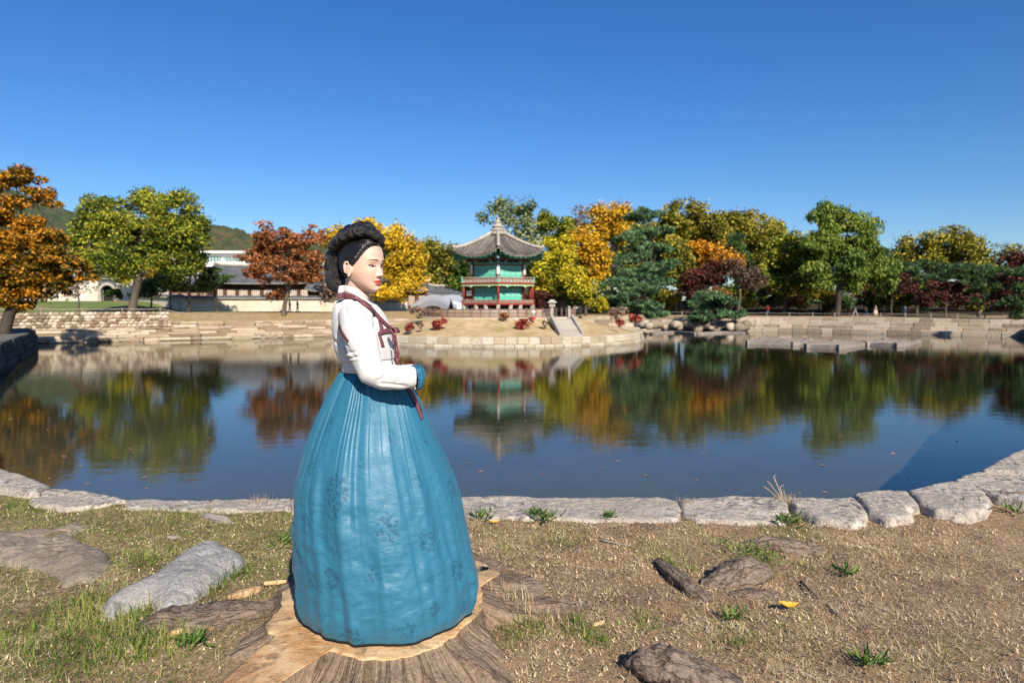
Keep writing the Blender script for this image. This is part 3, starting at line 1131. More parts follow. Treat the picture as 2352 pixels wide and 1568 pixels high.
tree('ginkgo_tree', 'golden yellow tree standing between the palace wall and the bridge', (842, 712), 99,
     [(775, 555, 42, 40), (880, 585, 70, 58), (935, 625, 46, 40), (800, 625, 55, 45), (895, 660, 72, 22), (845, 532, 38, 30), (905, 545, 28, 26), (945, 580, 26, 40)],
     L_YELLOW, dens=0.36, seed=9, trunk_r=0.35, limbs=14)
tree('pine_tree', 'small dark pine before the palace hall roof', (498, 700), 90,
     [(490, 640, 40, 16), (480, 658, 42, 14), (505, 622, 26, 10)], L_PINE_D, bark=BARK_D, style='needle', dens=0.55, seed=11, trunk_r=0.2, flat=0.4, limbs=8)
tree('slender_tree', 'slim dark-trunked tree beside the small gate roof', (432, 712), 86,
     [(440, 610, 26, 30), (418, 640, 26, 18), (455, 585, 22, 20)], L_GREEN2, bark=BARK_D, dens=0.22, seed=13, trunk_r=0.16, via=[(436, 670)], limbs=8)
tree('slender_tree', 'slim tree with straight dark trunk left of the gatehouse', (392, 712), 88,
     [(385, 640, 24, 22), (400, 655, 22, 14)], L_PINE_D, bark=BARK_D, style='needle', dens=0.4, seed=14, trunk_r=0.12, limbs=6, flat=0.5)
tree('pine_tree', 'dark green pine behind the leaning trunk', (345, 706), 94,
     [(352, 652, 34, 18), (338, 672, 34, 14), (366, 630, 24, 12)], L_PINE_D, bark=BARK_D, style='needle', dens=0.5, seed=15, trunk_r=0.16, limbs=6, flat=0.45)
tree('young_ginkgo', 'young yellow tree rising left over the arched gate wall', (276, 690), 112,
     [(272, 616, 30, 20), (285, 632, 18, 12)], L_YELGREEN, dens=0.5, seed=16, trunk_r=0.14, limbs=5)
tree('young_ginkgo', 'young yellow tree rising right over the arched gate wall', (352, 690), 112,
     [(352, 610, 24, 24), (340, 628, 18, 12)], L_YELLOW, dens=0.5, seed=17, trunk_r=0.14, limbs=5)
tree('sapling', 'nearly bare crooked sapling on top of the rubble wall', (176, 717), 76,
     [(182, 655, 22, 16), (165, 668, 18, 12)], L_DRY, bark=BARK, dens=0.10, seed=18, trunk_r=0.14, via=[(182, 696), (180, 678)], limbs=9, bare=4)
shrub('round_shrub', 'clipped green shrub in front of the stone arch', 262, 676, 96, 32, 13, L_GREEN2, seed=20, dens=1.0)
shrub('dry_shrub', 'small rust coloured tuft growing from the stepped bank', 294, 732, 71, 11, 7, L_ORANGE, seed=21, dens=0.9)
shrub('dry_shrub', 'pale brown leafless shrub at the end of the palace wall', 762, 662, 96, 32, 24, L_DRY, seed=22, dens=0.3)

# ---- behind the bridge and the pavilion
tree('background_tree', 'green and orange tree behind the long low palace roof', (1020, 700), 126,
     [(1000, 590, 30, 36), (1045, 600, 36, 32), (1020, 640, 50, 30), (995, 565, 18, 16)], L_OLIVE, dens=0.34, seed=24, group='trees behind the palace roofs')
tree('background_tree', 'dark green tree just left of the pavilion eaves', (1072, 700), 122,
     [(1070, 640, 42, 36), (1052, 665, 40, 20)], L_GREEN2, dens=0.36, seed=25, group='trees behind the palace roofs')
tree('willow_tree', 'loose grey-green tree towering behind the pavilion finial', (1190, 690), 112,
     [(1150, 490, 30, 28), (1195, 495, 36, 30), (1115, 500, 18, 12), (1185, 540, 42, 36), (1215, 475, 18, 16), (1150, 465, 20, 12)],
     L_WILLOW, dens=0.17, seed=26, trunk_r=0.35, limbs=16, clump_px=14, bare=5)
FG = 'autumn trees in the wood beyond the pavilion'
tree('wood_tree', 'green-gold tree rising right of the grey-green one', (1280, 690), 118, [(1275, 525, 45, 34), (1300, 560, 40, 30), (1250, 510, 24, 22)], L_GREEN, dens=0.36, seed=27, group=FG)
tree('wood_tree', 'bright lime yellow tree beside the pavilion eaves', (1272, 690), 100, [(1265, 580, 36, 40), (1290, 600, 34, 44), (1245, 620, 22, 30), (1270, 650, 40, 26), (1295, 560, 24, 24)], L_YELGREEN, dens=0.4, seed=28, trunk_r=0.22, group=FG)
tree('wood_tree', 'amber tree next to the lime yellow one', (1345, 700), 101, [(1345, 565, 34, 36), (1365, 610, 36, 40), (1330, 640, 30, 34), (1350, 540, 22, 20), (1372, 580, 26, 28)], L_AMBER, dens=0.4, seed=29, trunk_r=0.22, group=FG)
tree('wood_tree', 'low yellow-green tree trailing branches toward the terrace fence', (1332, 700), 96, [(1335, 660, 30, 26), (1320, 630, 22, 22), (1352, 680, 16, 18)], L_YELGREEN, dens=0.42, seed=30, trunk_r=0.15, group=FG)
tree('wood_tree', 'tall orange-gold tree with bare twigs above its crown', (1405, 690), 116, [(1395, 490, 38, 28), (1425, 500, 34, 26), (1405, 530, 44, 30), (1380, 510, 22, 20)], L_AMBER, dens=0.4, seed=31, bare=10, group=FG)
tree('bare_tree', 'thin twiggy tree poking above the orange crowns', (1345, 690), 122, [(1340, 500, 26, 22), (1330, 530, 30, 20)], L_DRY, dens=0.10, seed=32, bare=14, trunk_r=0.2)
tree('pine_tree', 'tall layered green pine in the middle of the wood', (1485, 700), 103,
     [(1480, 500, 42, 14), (1500, 528, 50, 14), (1455, 545, 44, 13), (1490, 572, 58, 15), (1440, 595, 40, 14), (1510, 612, 50, 14), (1462, 632, 58, 14), (1515, 650, 40, 13), (1480, 482, 24, 9)],
     L_PINE, style='needle', dens=0.60, seed=33, trunk_r=0.3, flat=0.38, limbs=20, clump_px=14)
tree('wood_tree', 'olive gold domed tree at the top of the wood', (1580, 690), 128, [(1575, 510, 55, 46), (1535, 530, 35, 40), (1610, 540, 40, 50), (1580, 570, 60, 40)], L_OLIVE, dens=0.34, seed=34, group=FG)
tree('wood_tree', 'broad olive domed tree next to the orange maple', (1725, 690), 124, [(1690, 530, 48, 50), (1745, 525, 55, 48), (1770, 570, 36, 45), (1710, 580, 60, 40), (1655, 510, 24, 22)], L_OLIVE, dens=0.34, seed=35, group=FG)
tree('wood_tree', 'pale yellow-green tree behind the layered pine', (1560, 700), 108, [(1555, 610, 34, 40), (1580, 640, 30, 36), (1545, 575, 22, 24)], L_OLIVE, dens=0.36, seed=36, group=FG)
tree('maple_tree', 'fiery orange maple above the maroon one', (1645, 700), 110, [(1640, 590, 42, 26), (1610, 570, 20, 18), (1675, 605, 28, 18)], L_ORANGE, dens=0.45, seed=37, trunk_r=0.18)
tree('maple_tree', 'deep maroon maple standing behind the small shore pine', (1612, 702), 102, [(1610, 640, 40, 26), (1640, 628, 28, 20), (1595, 665, 28, 16)], L_MAROON, dens=0.5, seed=38, trunk_r=0.16)
tree('cherry_tree', 'pinkish brown half-bare tree with forked pale trunk', (1693, 702), 100, [(1710, 630, 36, 26), (1735, 650, 24, 18), (1685, 615, 22, 16)], L_BROWN, dens=0.22, seed=39, trunk_r=0.25, via=[(1702, 675), (1692, 655)], limbs=18, bare=8)
tree('conifer', 'dark pointed conifer between olive crowns', (1688, 690), 114, [(1690, 560, 16, 26), (1688, 590, 24, 22), (1690, 615, 30, 18)], L_PINE_D, style='needle', dens=0.6, seed=40, trunk_r=0.2)
tree('wood_tree', 'light green tree left of the big bank tree', (1800, 705), 106, [(1800, 590, 46, 38), (1845, 570, 36, 30), (1780, 630, 40, 36), (1840, 630, 44, 36), (1810, 655, 50, 22), (1815, 555, 30, 20)], L_GREEN, dens=0.38, seed=41, trunk_r=0.3, group=FG)
tree('pagoda_tree', 'big spreading green tree with dark trunk on the stepped bank', (1922, 722), 98,
     [(1920, 510, 42, 38), (1985, 515, 34, 34), (1900, 560, 46, 36), (1965, 570, 52, 38), (1945, 610, 60, 40), (2020, 610, 42, 36), (1885, 625, 40, 36), (1880, 492, 20, 18), (2035, 645, 24, 32), (1960, 650, 50, 18)],
     L_GREEN2, dens=0.38, seed=42, trunk_r=0.5, via=[(1926, 690), (1924, 650)], limbs=22, bark=BARK_D, style='weep', leaf_k=1.1)
tree('wood_tree', 'brownish tree left of the gold dome', (2095, 700), 126, [(2085, 575, 34, 26), (2070, 600, 34, 24)], L_OLIVE, dens=0.22, seed=43, bare=8, group=FG)
tree('wood_tree', 'domed gold-green tree above the dark pines', (2170, 700), 124, [(2165, 560, 50, 38), (2210, 580, 42, 36), (2130, 585, 40, 34), (2180, 610, 70, 26)], L_OLIVE, dens=0.36, seed=44, group=FG)
tree('wood_tree', 'thin twiggy tree beside the gold dome', (2275, 700), 122, [(2270, 590, 28, 26), (2310, 580, 26, 16)], L_OLIVE, dens=0.14, seed=45, bare=10, group=FG)
tree('pine_tree', 'spreading dark pine with bent pale trunk', (2105, 705), 108, [(2090, 618, 42, 13), (2125, 640, 40, 12), (2070, 650, 34, 12), (2140, 612, 30, 10)], L_PINE_D, style='needle', dens=0.5, seed=46, trunk_r=0.22, flat=0.4, limbs=12, via=[(2112, 665), (2100, 640)])
tree('pine_tree', 'wide dark pine over the shaded right bank', (2250, 712), 92, [(2220, 612, 60, 14), (2270, 630, 60, 16), (2210, 645, 52, 14), (2280, 660, 52, 14), (2250, 690, 50, 12), (2180, 625, 34, 11)], L_PINE_D, style='needle', dens=0.55, seed=47, trunk_r=0.3, flat=0.4, limbs=16)
tree('maple_tree', 'dull red maple behind the strolling visitors', (2048, 708), 106, [(2050, 650, 38, 16), (2075, 665, 28, 12), (2030, 668, 26, 10)], L_MAROON, dens=0.45, seed=48, trunk_r=0.14)
tree('maple_tree', 'low spreading dark red maple on the right bank top', (2172, 722), 92, [(2165, 668, 52, 16), (2200, 680, 40, 13), (2135, 685, 34, 10), (2195, 655, 30, 10)], L_MAROON, dens=0.45, seed=49, trunk_r=0.18)
tree('maple_tree', 'dark red maple at the shadowed end of the right bank', (2370, 745), 78, [(2350, 640, 46, 36), (2380, 600, 50, 34), (2330, 690, 40, 26), (2400, 690, 50, 40)], L_MAROON, bark=BARK_D, dens=0.45, seed=50, trunk_r=0.3)
tree('pine_tree', 'dark pine leaning past the shadowed end of the right bank', (2440, 760), 66, [(2380, 660, 60, 16), (2420, 620, 70, 18), (2370, 720, 40, 14), (2440, 700, 70, 22), (2430, 580, 50, 16), (2330, 620, 44, 14), (2350, 690, 50, 16)], L_PINE_D, bark=BARK_D, style='needle', dens=0.5, seed=51, trunk_r=0.35, flat=0.45)
# two small pines at the water
tree('pine_tree', 'low blue-green pine at the edge of the island', (1462, 752), 77, [(1440, 652, 50, 12), (1475, 668, 48, 13), (1420, 676, 40, 11), (1490, 700, 44, 13), (1455, 700, 46, 12), (1500, 720, 34, 11), (1405, 650, 30, 10)],
     L_PINE, style='needle', dens=0.65, seed=52, trunk_r=0.2, flat=0.42, limbs=14, clump_px=12, zb=-0.6)
tree('pine_tree', 'small bushy pine on the rocks behind the island', (1640, 748), 91, [(1630, 680, 40, 12), (1660, 695, 40, 13), (1605, 702, 34, 12), (1640, 720, 50, 12), (1680, 722, 34, 10), (1600, 728, 26, 9)],
     L_PINE, style='needle', dens=0.65, seed=53, trunk_r=0.18, flat=0.42, limbs=14, clump_px=12, zb=-1.2)
# dark understorey that closes the wood
UG = 'undergrowth shrubs at the foot of the wood'
us = np.random.default_rng(5)
UL = [('yellow', L_OLIVE), ('dark green', L_GREEN2), ('rusty', L_RUST), ('deep green', L_PINE_D)]
for i, px in enumerate(range(1235, 2360, 44)):
    nm, lm = UL[(i * 7 + 3) % 4]
    shrub('undergrowth_shrub', nm + ' undergrowth shrub in the shade at the foot of the wood', px + us.uniform(-10, 10), 686 + us.uniform(-8, 4), 110 + us.uniform(-2, 6), 38, 27, lm, group=UG, seed=60 + i, dens=1.0, stems=4)
BK = [(1010, 605, 60), (1240, 600, 60), (1330, 560, 60), (1440, 545, 70), (1500, 560, 70), (1560, 545, 70), (1640, 545, 70), (1700, 560, 70), (1780, 580, 60), (1850, 605, 60), (2000, 630, 60), (2080, 625, 60), (2240, 630, 60), (2340, 635, 60), (1390, 610, 60), (1600, 610, 60), (1740, 640, 60)]
BN = ['the long gallery roof', 'the grey-green willow', 'the twiggy tree', 'the orange-gold crown', 'the layered pine top', 'the olive domed tree', 'the gap between two olive domes', 'the dark conifer', 'the broad olive dome', 'the light green bank tree', 'the big spreading tree', 'the bent pine', 'the wide dark pine', 'the twiggy tree beside the gold dome', 'the amber tree', 'the maroon maple', 'the half-bare cherry']
for i, (px, py, r) in enumerate(BK):
    tree('backing_tree', 'shaded tree deep in the wood behind ' + BN[i], (px, 690), 136, [(px, py, r, 50), (px + 20, py + 45, r, 40)], (L_OLIVE, L_GREEN2, L_GREEN)[i % 3], dens=0.16, seed=90 + i, group='trees deep in the wood', limbs=4)

# ---- island shrubs
RB = [('red_shrub', 'bright red shrub on the island slope beside a bare patch', 1010, 742, 60.5, 19, 17, L_RED),
      ('red_shrub', 'small red shrub low on the slope next to a dry tuft', 941, 751, 59.5, 13, 12, L_RED),
      ('red_shrub', 'dull red shrub between the stair and the terrace edging', 1203, 744, 60.2, 18, 16, L_RED),
      ('red_shrub', 'little russet shrub against the pavilion terrace edging', 1158, 725, 62, 11, 8, L_RUST),
      ('red_shrub', 'small crimson shrub at the right shoulder of the island', 1424, 741, 64, 11, 9, L_RED),
      ('red_shrub', 'russet shrub in front of the low blue-green pine', 1458, 732, 67, 15, 13, L_RED),
      ('dry_shrub', 'leafless brown shrub hiding the foot of the bridge', 962, 716, 64, 26, 14, L_DRY),
      ('dry_shrub', 'pale brown leafless shrub beside the low blue-green pine', 1418, 716, 69, 24, 18, L_DRY),
      ('dry_shrub', 'dark dry tuft between two red shrubs', 966, 746, 60, 12, 7, L_DRY),
      ('dry_shrub', 'thin dry tuft beside the stone stair', 1252, 742, 60.5, 10, 8, L_DRY),
      ('green_shrub', 'yellow-green shrub at the end of the brown fence', 1385, 700, 72, 24, 18, L_YELGREEN),
      ('red_shrub', 'dark red maple shrub right behind the pavilion', 1232, 690, 82, 26, 34, L_MAROON)]
for i, (nm, lab, px, py, D, rx, ry, lm) in enumerate(RB):
    shrub(nm, lab, px, py, D, rx, ry, lm, seed=120 + i, dens=0.9 if lm is not L_DRY else 0.45, group='shrubs on the island' if nm == 'red_shrub' else None)


# ---- hills behind the palace
def hill(name, label, ridge, D0, D1, seed, stops, amp=7.0):
    px = np.array([r[0] for r in ridge], float)
    py = np.array([r[1] for r in ridge], float)
    u = np.linspace(px[0], px[-1], 280)
    yy = np.interp(u, px, py)
    rows = 84
    V = []
    for i in range(rows):
        t = i / (rows - 1)
        D = D0 + (D1 - D0) * t
        prof = math.sin(min(t / 0.72, 1) * math.pi / 2) ** 1.2 if t <= 0.72 else 1 - 0.5 * ((t - 0.72) / 0.28) ** 2
        Dr = D0 + (D1 - D0) * 0.72
        top = CAM_H + (700 - yy) / 1568 * Dr
        X = (u - 1176) / 1568 * Dr
        V.append(np.column_stack([X, np.full(len(u), D), -2 + prof * (top + 2)]))
    V = np.array(V)
    P = V.reshape(-1, 3)
    nz = fbm(P[:, :2], 1 / 14.0, 3, seed) + 0.6 * vnoise(P[:, :2], 1 / 5.0, seed + 3)
    nz = nz + .5 * vnoise(P[:, :2], 1 / 7.0, seed + 5)
    P[:, 2] += (nz - 1.05) * amp
    mb = MB()
    mb.loft(P.reshape(V.shape), closed=False)
    m = NT(name + '_forest')
    co = m.coord('World')
    n = m.noise(co, 0.06, 6, 0.75)
    b = m.noise(co, 0.25, 4, 0.7)
    m.base(m.ramp(m.math('ADD', m.math('MULTIPLY', n, .6), m.math('MULTIPLY', b, .4)), stops))
    m.set(rough=1.0, spec=0.0, normal=m.bump(b, 1.0, 3.0))
    o = mb.build(name, m.m, smooth=True)
    tag(o, label, 'hill', kind='structure')


hill('wooded_hill', 'dark green wooded mountain slope behind the orange maple', [(-400, 330), (-200, 360), (-60, 425), (20, 438), (60, 452), (120, 478), (180, 492), (230, 498), (300, 520), (420, 560), (600, 640)], 520, 900, 3,
     [(0.3, (0.035, 0.05, 0.03)), (0.48, (0.06, 0.085, 0.045)), (0.58, (0.10, 0.10, 0.06)), (0.7, (0.17, 0.09, 0.06))])
hill('wooded_hill', 'low wooded ridge behind the white modern building', [(300, 560), (420, 528), (480, 521), (530, 527), (580, 540), (640, 556), (760, 570), (900, 582), (1000, 578), (1100, 590), (1300, 640)], 420, 760, 9,
     [(0.3, (0.04, 0.055, 0.03)), (0.48, (0.075, 0.09, 0.045)), (0.58, (0.13, 0.10, 0.055)), (0.7, (0.22, 0.13, 0.07))])

# ================================================================== PAVILION, PALACE, BRIDGE, PEOPLE
def paint(name, c, rough=0.55, var=0.25, scale=3.0):
    lo = tuple(v * (1 - var) for v in c)
    hi = tuple(min(1, v * (1 + var)) for v in c)
    return simple(name, [(0.3, lo), (0.5, c), (0.7, hi)], scale, rough, 0.15, 0.01)


P_RED = paint('oxblood_paint', (0.23, 0.032, 0.022))
P_TEAL = paint('jade_paint', (0.115, 0.47, 0.34), 0.5, 0.2)
P_PALE = paint('pale_jade_panel', (0.33, 0.60, 0.50), 0.6, 0.15)
P_FRINGE = paint('fringe_green', (0.36, 0.50, 0.27), 0.6, 0.2)
P_DKTEAL = paint('dark_teal_paint', (0.030, 0.12, 0.095), 0.5, 0.3)
P_WHITE = paint('chalk_white', (0.72, 0.70, 0.66), 0.7, 0.08)
P_BEIGE = paint('rail_beige', (0.30, 0.21, 0.155), 0.7, 0.2)
P_BLUE = paint('bracket_blue', (0.06, 0.10, 0.24), 0.5, 0.3)
P_ORANGE = paint('bracket_orange', (0.45, 0.13, 0.035), 0.5, 0.3)
M_TILE = simple('roof_tile', [(0.3, (0.06, 0.052, 0.046)), (0.5, (0.125, 0.11, 0.098)), (0.7, (0.215, 0.19, 0.165))], 1.2, 0.85, 0.5, 0.03, isl=0.25)
M_TILE_D = simple('dark_roof_tile', [(0.3, (0.055, 0.06, 0.068)), (0.5, (0.095, 0.10, 0.11)), (0.7, (0.15, 0.155, 0.165))], 1.0, 0.7, 0.4, 0.03)
M_RIDGE = simple('ridge_plaster', [(0.3, (0.26, 0.22, 0.18)), (0.5, (0.38, 0.33, 0.27)), (0.7, (0.50, 0.45, 0.38))], 2.0, 0.9, 0.3, 0.02)
M_WOOD = simple('brown_timber', [(0.3, (0.05, 0.022, 0.014)), (0.5, (0.11, 0.047, 0.03)), (0.7, (0.19, 0.085, 0.055))], 2.0, 0.7, 0.3, 0.01)
M_FENCE = simple('fence_timber', [(0.3, (0.09, 0.05, 0.038)), (0.5, (0.16, 0.095, 0.075)), (0.7, (0.24, 0.15, 0.12))], 2.0, 0.8, 0.3, 0.01)
M_RAFT = simple('weathered_planks', [(0.3, (0.15, 0.12, 0.10)), (0.5, (0.27, 0.225, 0.19)), (0.7, (0.40, 0.345, 0.30))], 2.0, 0.85, 0.4, 0.01)
M_PLASTER = simple('pale_plaster', [(0.3, (0.48, 0.42, 0.33)), (0.5, (0.62, 0.55, 0.45)), (0.7, (0.74, 0.68, 0.58))], 0.6, 0.9, 0.2, 0.02, stretch=(1, 1, 0.5))
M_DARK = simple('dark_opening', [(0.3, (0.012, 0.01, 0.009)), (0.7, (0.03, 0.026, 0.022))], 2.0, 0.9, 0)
M_STEEL = paint('bridge_white', (0.74, 0.76, 0.79), 0.45, 0.05)
M_PAPER = paint('window_paper', (0.68, 0.58, 0.48), 0.8, 0.1)
M_GLASS = paint('green_glass', (0.10, 0.22, 0.20), 0.15, 0.2)
M_BRICKW = None


def brick_wall_mat():
    m = NT('palace_wall_courses')
    co = m.coord('World', (1, 1, 1))
    sep = m.new('ShaderNodeSeparateXYZ')
    m.link(co, sep.inputs[0])
    cmb = m.new('ShaderNodeCombineXYZ')
    m.link(m.math('ADD', sep.outputs[0], m.math('MULTIPLY', sep.outputs[1], 0.3)), cmb.inputs[0])
    m.link(sep.outputs[2], cmb.inputs[1])
    br = m.new('ShaderNodeTexBrick')
    br.inputs['Scale'].default_value = 2.4
    br.inputs['Mortar Size'].default_value = 0.035
    br.inputs['Brick Width'].default_value = 0.9
    br.inputs['Row Height'].default_value = 0.42
    br.inputs['Color1'].default_value = (0.66, 0.57, 0.44, 1)
    br.inputs['Color2'].default_value = (0.56, 0.48, 0.37, 1)
    br.inputs['Mortar'].default_value = (0.74, 0.68, 0.57, 1)
    m.link(cmb.outputs[0], br.inputs['Vector'])
    st = m.ramp(m.noise(co, 0.5, 5, 0.7), [(0.45, 0.0), (0.7, 0.5)])
    m.base(m.mix(st, br.outputs[0], (0.36, 0.27, 0.18)))
    m.set(rough=0.92, spec=0.15, normal=m.bump(br.outputs['Fac'], 0.5, -0.02))
    return m.m


M_BRICKW = brick_wall_mat()

# ---------------------------------------------------------------- hexagonal pavilion
PC = Vector((xat(1144, 70), 70.0, 0))
VA = [math.radians(-90 + 1.5 + 60 * k) for k in range(6)]      # one corner faces the near shore


def hexp(R, k, z):
    return Vector((PC.x + R * math.cos(VA[k % 6]), PC.y + R * math.sin(VA[k % 6]), z))


pav = thing('hexagonal_pavilion', (PC.x, PC.y, 0.3), 'two-storey hexagonal pavilion with tiled roof, red columns and jade doors', 'pavilion')


def hex_slab(name, R0, R1, z0, z1, mat, parent, inner=None):
    mb = MB()
    rings = [[hexp(R0, k, z0) for k in range(6)], [hexp(R1, k, z1) for k in range(6)]]
    if inner:
        rings = [[hexp(inner, k, z0) for k in range(6)]] + rings + [[hexp(inner, k, z1) for k in range(6)]]
        rings.append(rings[0])
        mb.loft(rings, cap=False)
    else:
        mb.loft(rings)
    return mb.build(name, mat, parent)


# stone platform in two tiers of slabs
plat = hex_slab('platform', 5.7, 5.65, 0.2, 0.98, M_pale, pav)
for k in range(6):
    a, b = hexp(5.72, k, 0), hexp(5.72, k + 1, 0)
    n = 4
    for j in range(n):
        p, q = a.lerp(b, j / n), a.lerp(b, (j + 1) / n)
        c = (p + q) / 2
        MB().box((c.x, c.y, 0.66), ((q - p).length - 0.03, 0.14, 0.72), math.atan2((q - p).y, (q - p).x), jit=0.01).build('platform_slab', M_pale, plat)
for k in range(6):
    for R, f in ((3.95, 0.0), (3.95, 0.36), (3.95, 0.64)):
        a, b = hexp(R, k, 0), hexp(R, k + 1, 0)
        p = a.lerp(b, f)
        MB().box((p.x, p.y, 1.26), (0.34, 0.34, 0.6), VA[k], top=0.9).build('stone_pier', M_white_stone, pav)
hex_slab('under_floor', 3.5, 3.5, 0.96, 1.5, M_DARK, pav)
deck = hex_slab('lower_deck', 4.15, 4.15, 1.5, 1.68, P_RED, pav)
hex_slab('lower_core', 2.62, 2.62, 1.68, 3.55, P_DKTEAL, pav)
hex_slab('upper_core', 2.62, 2.62, 3.7, 5.7, P_DKTEAL, pav)
balc = hex_slab('balcony_deck', 4.2, 4.2, 3.52, 3.68, P_RED, pav)
mb = MB()
for k in range(6):
    mb.tube([hexp(2.9, k, 1.6), hexp(2.9, k, 5.75)], 0.15, 10)
    mb.build('column', P_RED, pav, smooth=True)
    mb = MB()
    mb.tube([hexp(3.95, k, 1.66), hexp(3.95, k, 3.55)], 0.11, 10)
    mb.build('veranda_column', P_RED, pav, smooth=True)
    mb = MB()
# white calligraphy boards on upper columns
for k in (0, 1, 5):
    p = hexp(3.07, k, 4.98)
    MB().box(p, (0.10, 0.26, 0.95), VA[k]).build('column_board', P_WHITE, pav)

# doors: frame, pale panel, lattice
DW, DH = 0.64, 1.24


def door_meshes():
    f = MB()
    for x in (-DW / 2 + .03, DW / 2 - .03):
        f.box((x, 0, 0), (.06, .05, DH))
    for z in (-DH / 2 + .03, DH / 2 - .03, -DH / 2 + .34):
        f.box((0, 0.002, z), (DW - .125, .046, .06))
    f.box((0, 0.02, -DH / 2 + .19), (DW - .124, .02, .23))
    l = MB()
    l.box((0, 0.03, .17), (DW - .13, .01, .84))
    g = MB()
    for x in (-.17, -.057, .057, .17):
        g.box((x, 0.01, .17), (.022, .02, .80))
    for z in (-.15, .02, .19, .36, .5):
        g.box((0, 0.005, z), (DW - .14, .02, .022))
    # octagon rosette
    R = [(0.13 * math.cos(2 * math.pi * j / 8 + .39), -0.01, .17 + .17 * math.sin(2 * math.pi * j / 8 + .39)) for j in range(9)]
    g.tube(R, .02, 5, cap=False)
    o = [f.build('door', P_TEAL), l.build('paper', P_PALE), g.build('lattice', P_TEAL)]
    d = [q.data for q in o]
    for q in o:
        bpy.data.objects.remove(q)
    return d


dm = door_meshes()
for zc in (2.62, 4.76):
    for k in range(6):
        a, b = hexp(2.9, k, zc), hexp(2.9, k + 1, zc)
        t = (b - a).normalized()
        for j in range(4):
            c = (a + b) / 2 + t * ((j - 1.5) * DW)
            inn = (Vector((PC.x, PC.y, zc)) - (a + b) / 2).normalized()
            o = link_mesh('door', dm[0], pav, c - pav.location, (0, 0, math.atan2(inn.y, inn.x) - math.pi / 2))
            link_mesh('paper', dm[1], o)
            link_mesh('lattice', dm[2], o)
        for dz, h, mt, nm in ((-.74, .2, P_RED, 'sill_beam'), (.70, .13, P_RED, 'head_beam'), (.85, .16, P_TEAL, 'frieze')):
            p, q = a.lerp(b, .05), a.lerp(b, .95)
            MB().bar((p.x, p.y, zc + dz), (q.x, q.y, zc + dz), .16, h).build(nm, mt, pav)


def railing(R, z0, h, par, nb, mat, cmat, tip):
    for k in range(6):
        a, b = hexp(R, k, 0), hexp(R, k + 1, 0)
        for z, w in ((z0 + .05, .09), (z0 + h * .62, .07), (z0 + h, .09)):
            p, q = a.lerp(b, .012), a.lerp(b, .988)
            MB().bar((p.x, p.y, z), (q.x, q.y, z), w, w * .9).build('rail', mat, par)
        for j in range(nb):
            c = a.lerp(b, (j + .5) / nb)
            MB().box((c.x, c.y, z0 + h * .36), ((b - a).length / nb * .62, .045, h * .46), math.atan2((b - a).y, (b - a).x)).build('rail_panel', cmat, par)
            c = a.lerp(b, (j + 1) / nb)
            MB().box((c.x, c.y, z0 + h * .55), (.06, .08, h * 1.05), math.atan2((b - a).y, (b - a).x), top=.7).build('baluster', mat, par)
        c = hexp(R + .04, k, z0 + h * .62)
        MB().box(c, (.12, .12, h * 1.25), VA[k], top=.6).build('corner_post', tip, par)


railing(4.1, 3.66, .52, balc, 10, P_BEIGE, M_RIDGE, P_TEAL)
railing(4.08, 1.66, .30, deck, 10, P_BEIGE, P_RED, P_RED)
# scalloped green fringe under the balcony
for k in range(6):
    a, b = hexp(4.12, k, 0), hexp(4.12, k + 1, 0)
    n = 40
    top, bot, top2, bot2 = [], [], [], []
    inn = (PC - (a + b) / 2)
    inn.z = 0
    inn = inn.normalized() * 0.04
    for j in range(n + 1):
        s = j / n
        p = a.lerp(b, s)
        dz = 0.12 + 0.07 * abs(math.sin(s * math.pi * 10)) + 0.13 * max(0, 1 - abs((s * 2 % 1) - .5) * 7)
        top.append((p.x, p.y, 3.52))
        bot.append((p.x, p.y, 3.52 - dz))
        top2.append((p.x + inn.x, p.y + inn.y, 3.52))
        bot2.append((p.x + inn.x, p.y + inn.y, 3.52 - dz))
    MB().loft([top, bot, bot2, top2], closed=False).build('scalloped_fringe', P_FRINGE, pav)

# eaves: brackets and rafters
ZT, ZE, ZC = 8.95, 6.30, 7.02
RE = 5.16
AP = RE * math.cos(math.pi / 6)


def roof_z(w, h):
    t = max(h, 1e-3) / AP
    s = min(1.0, abs(w) / (max(h, 1e-3) * math.tan(math.pi / 6)))
    ze = ZE + (ZC - ZE) * s ** 2.6
    f = 1 - (1 - min(t, 1)) ** 1.55
    return ZT + 0.25 + (ze - ZT - 0.25) * f


def sector(k, w, h, dz=0.0):
    a = (VA[k] + VA[(k + 1) % 6] + (2 * math.pi if k == 5 else 0)) / 2 if k < 5 else VA[5] + math.pi / 6
    c, s = math.cos(a), math.sin(a)
    return Vector((PC.x + h * c - w * s, PC.y + h * s + w * c, roof_z(w, h) + dz))


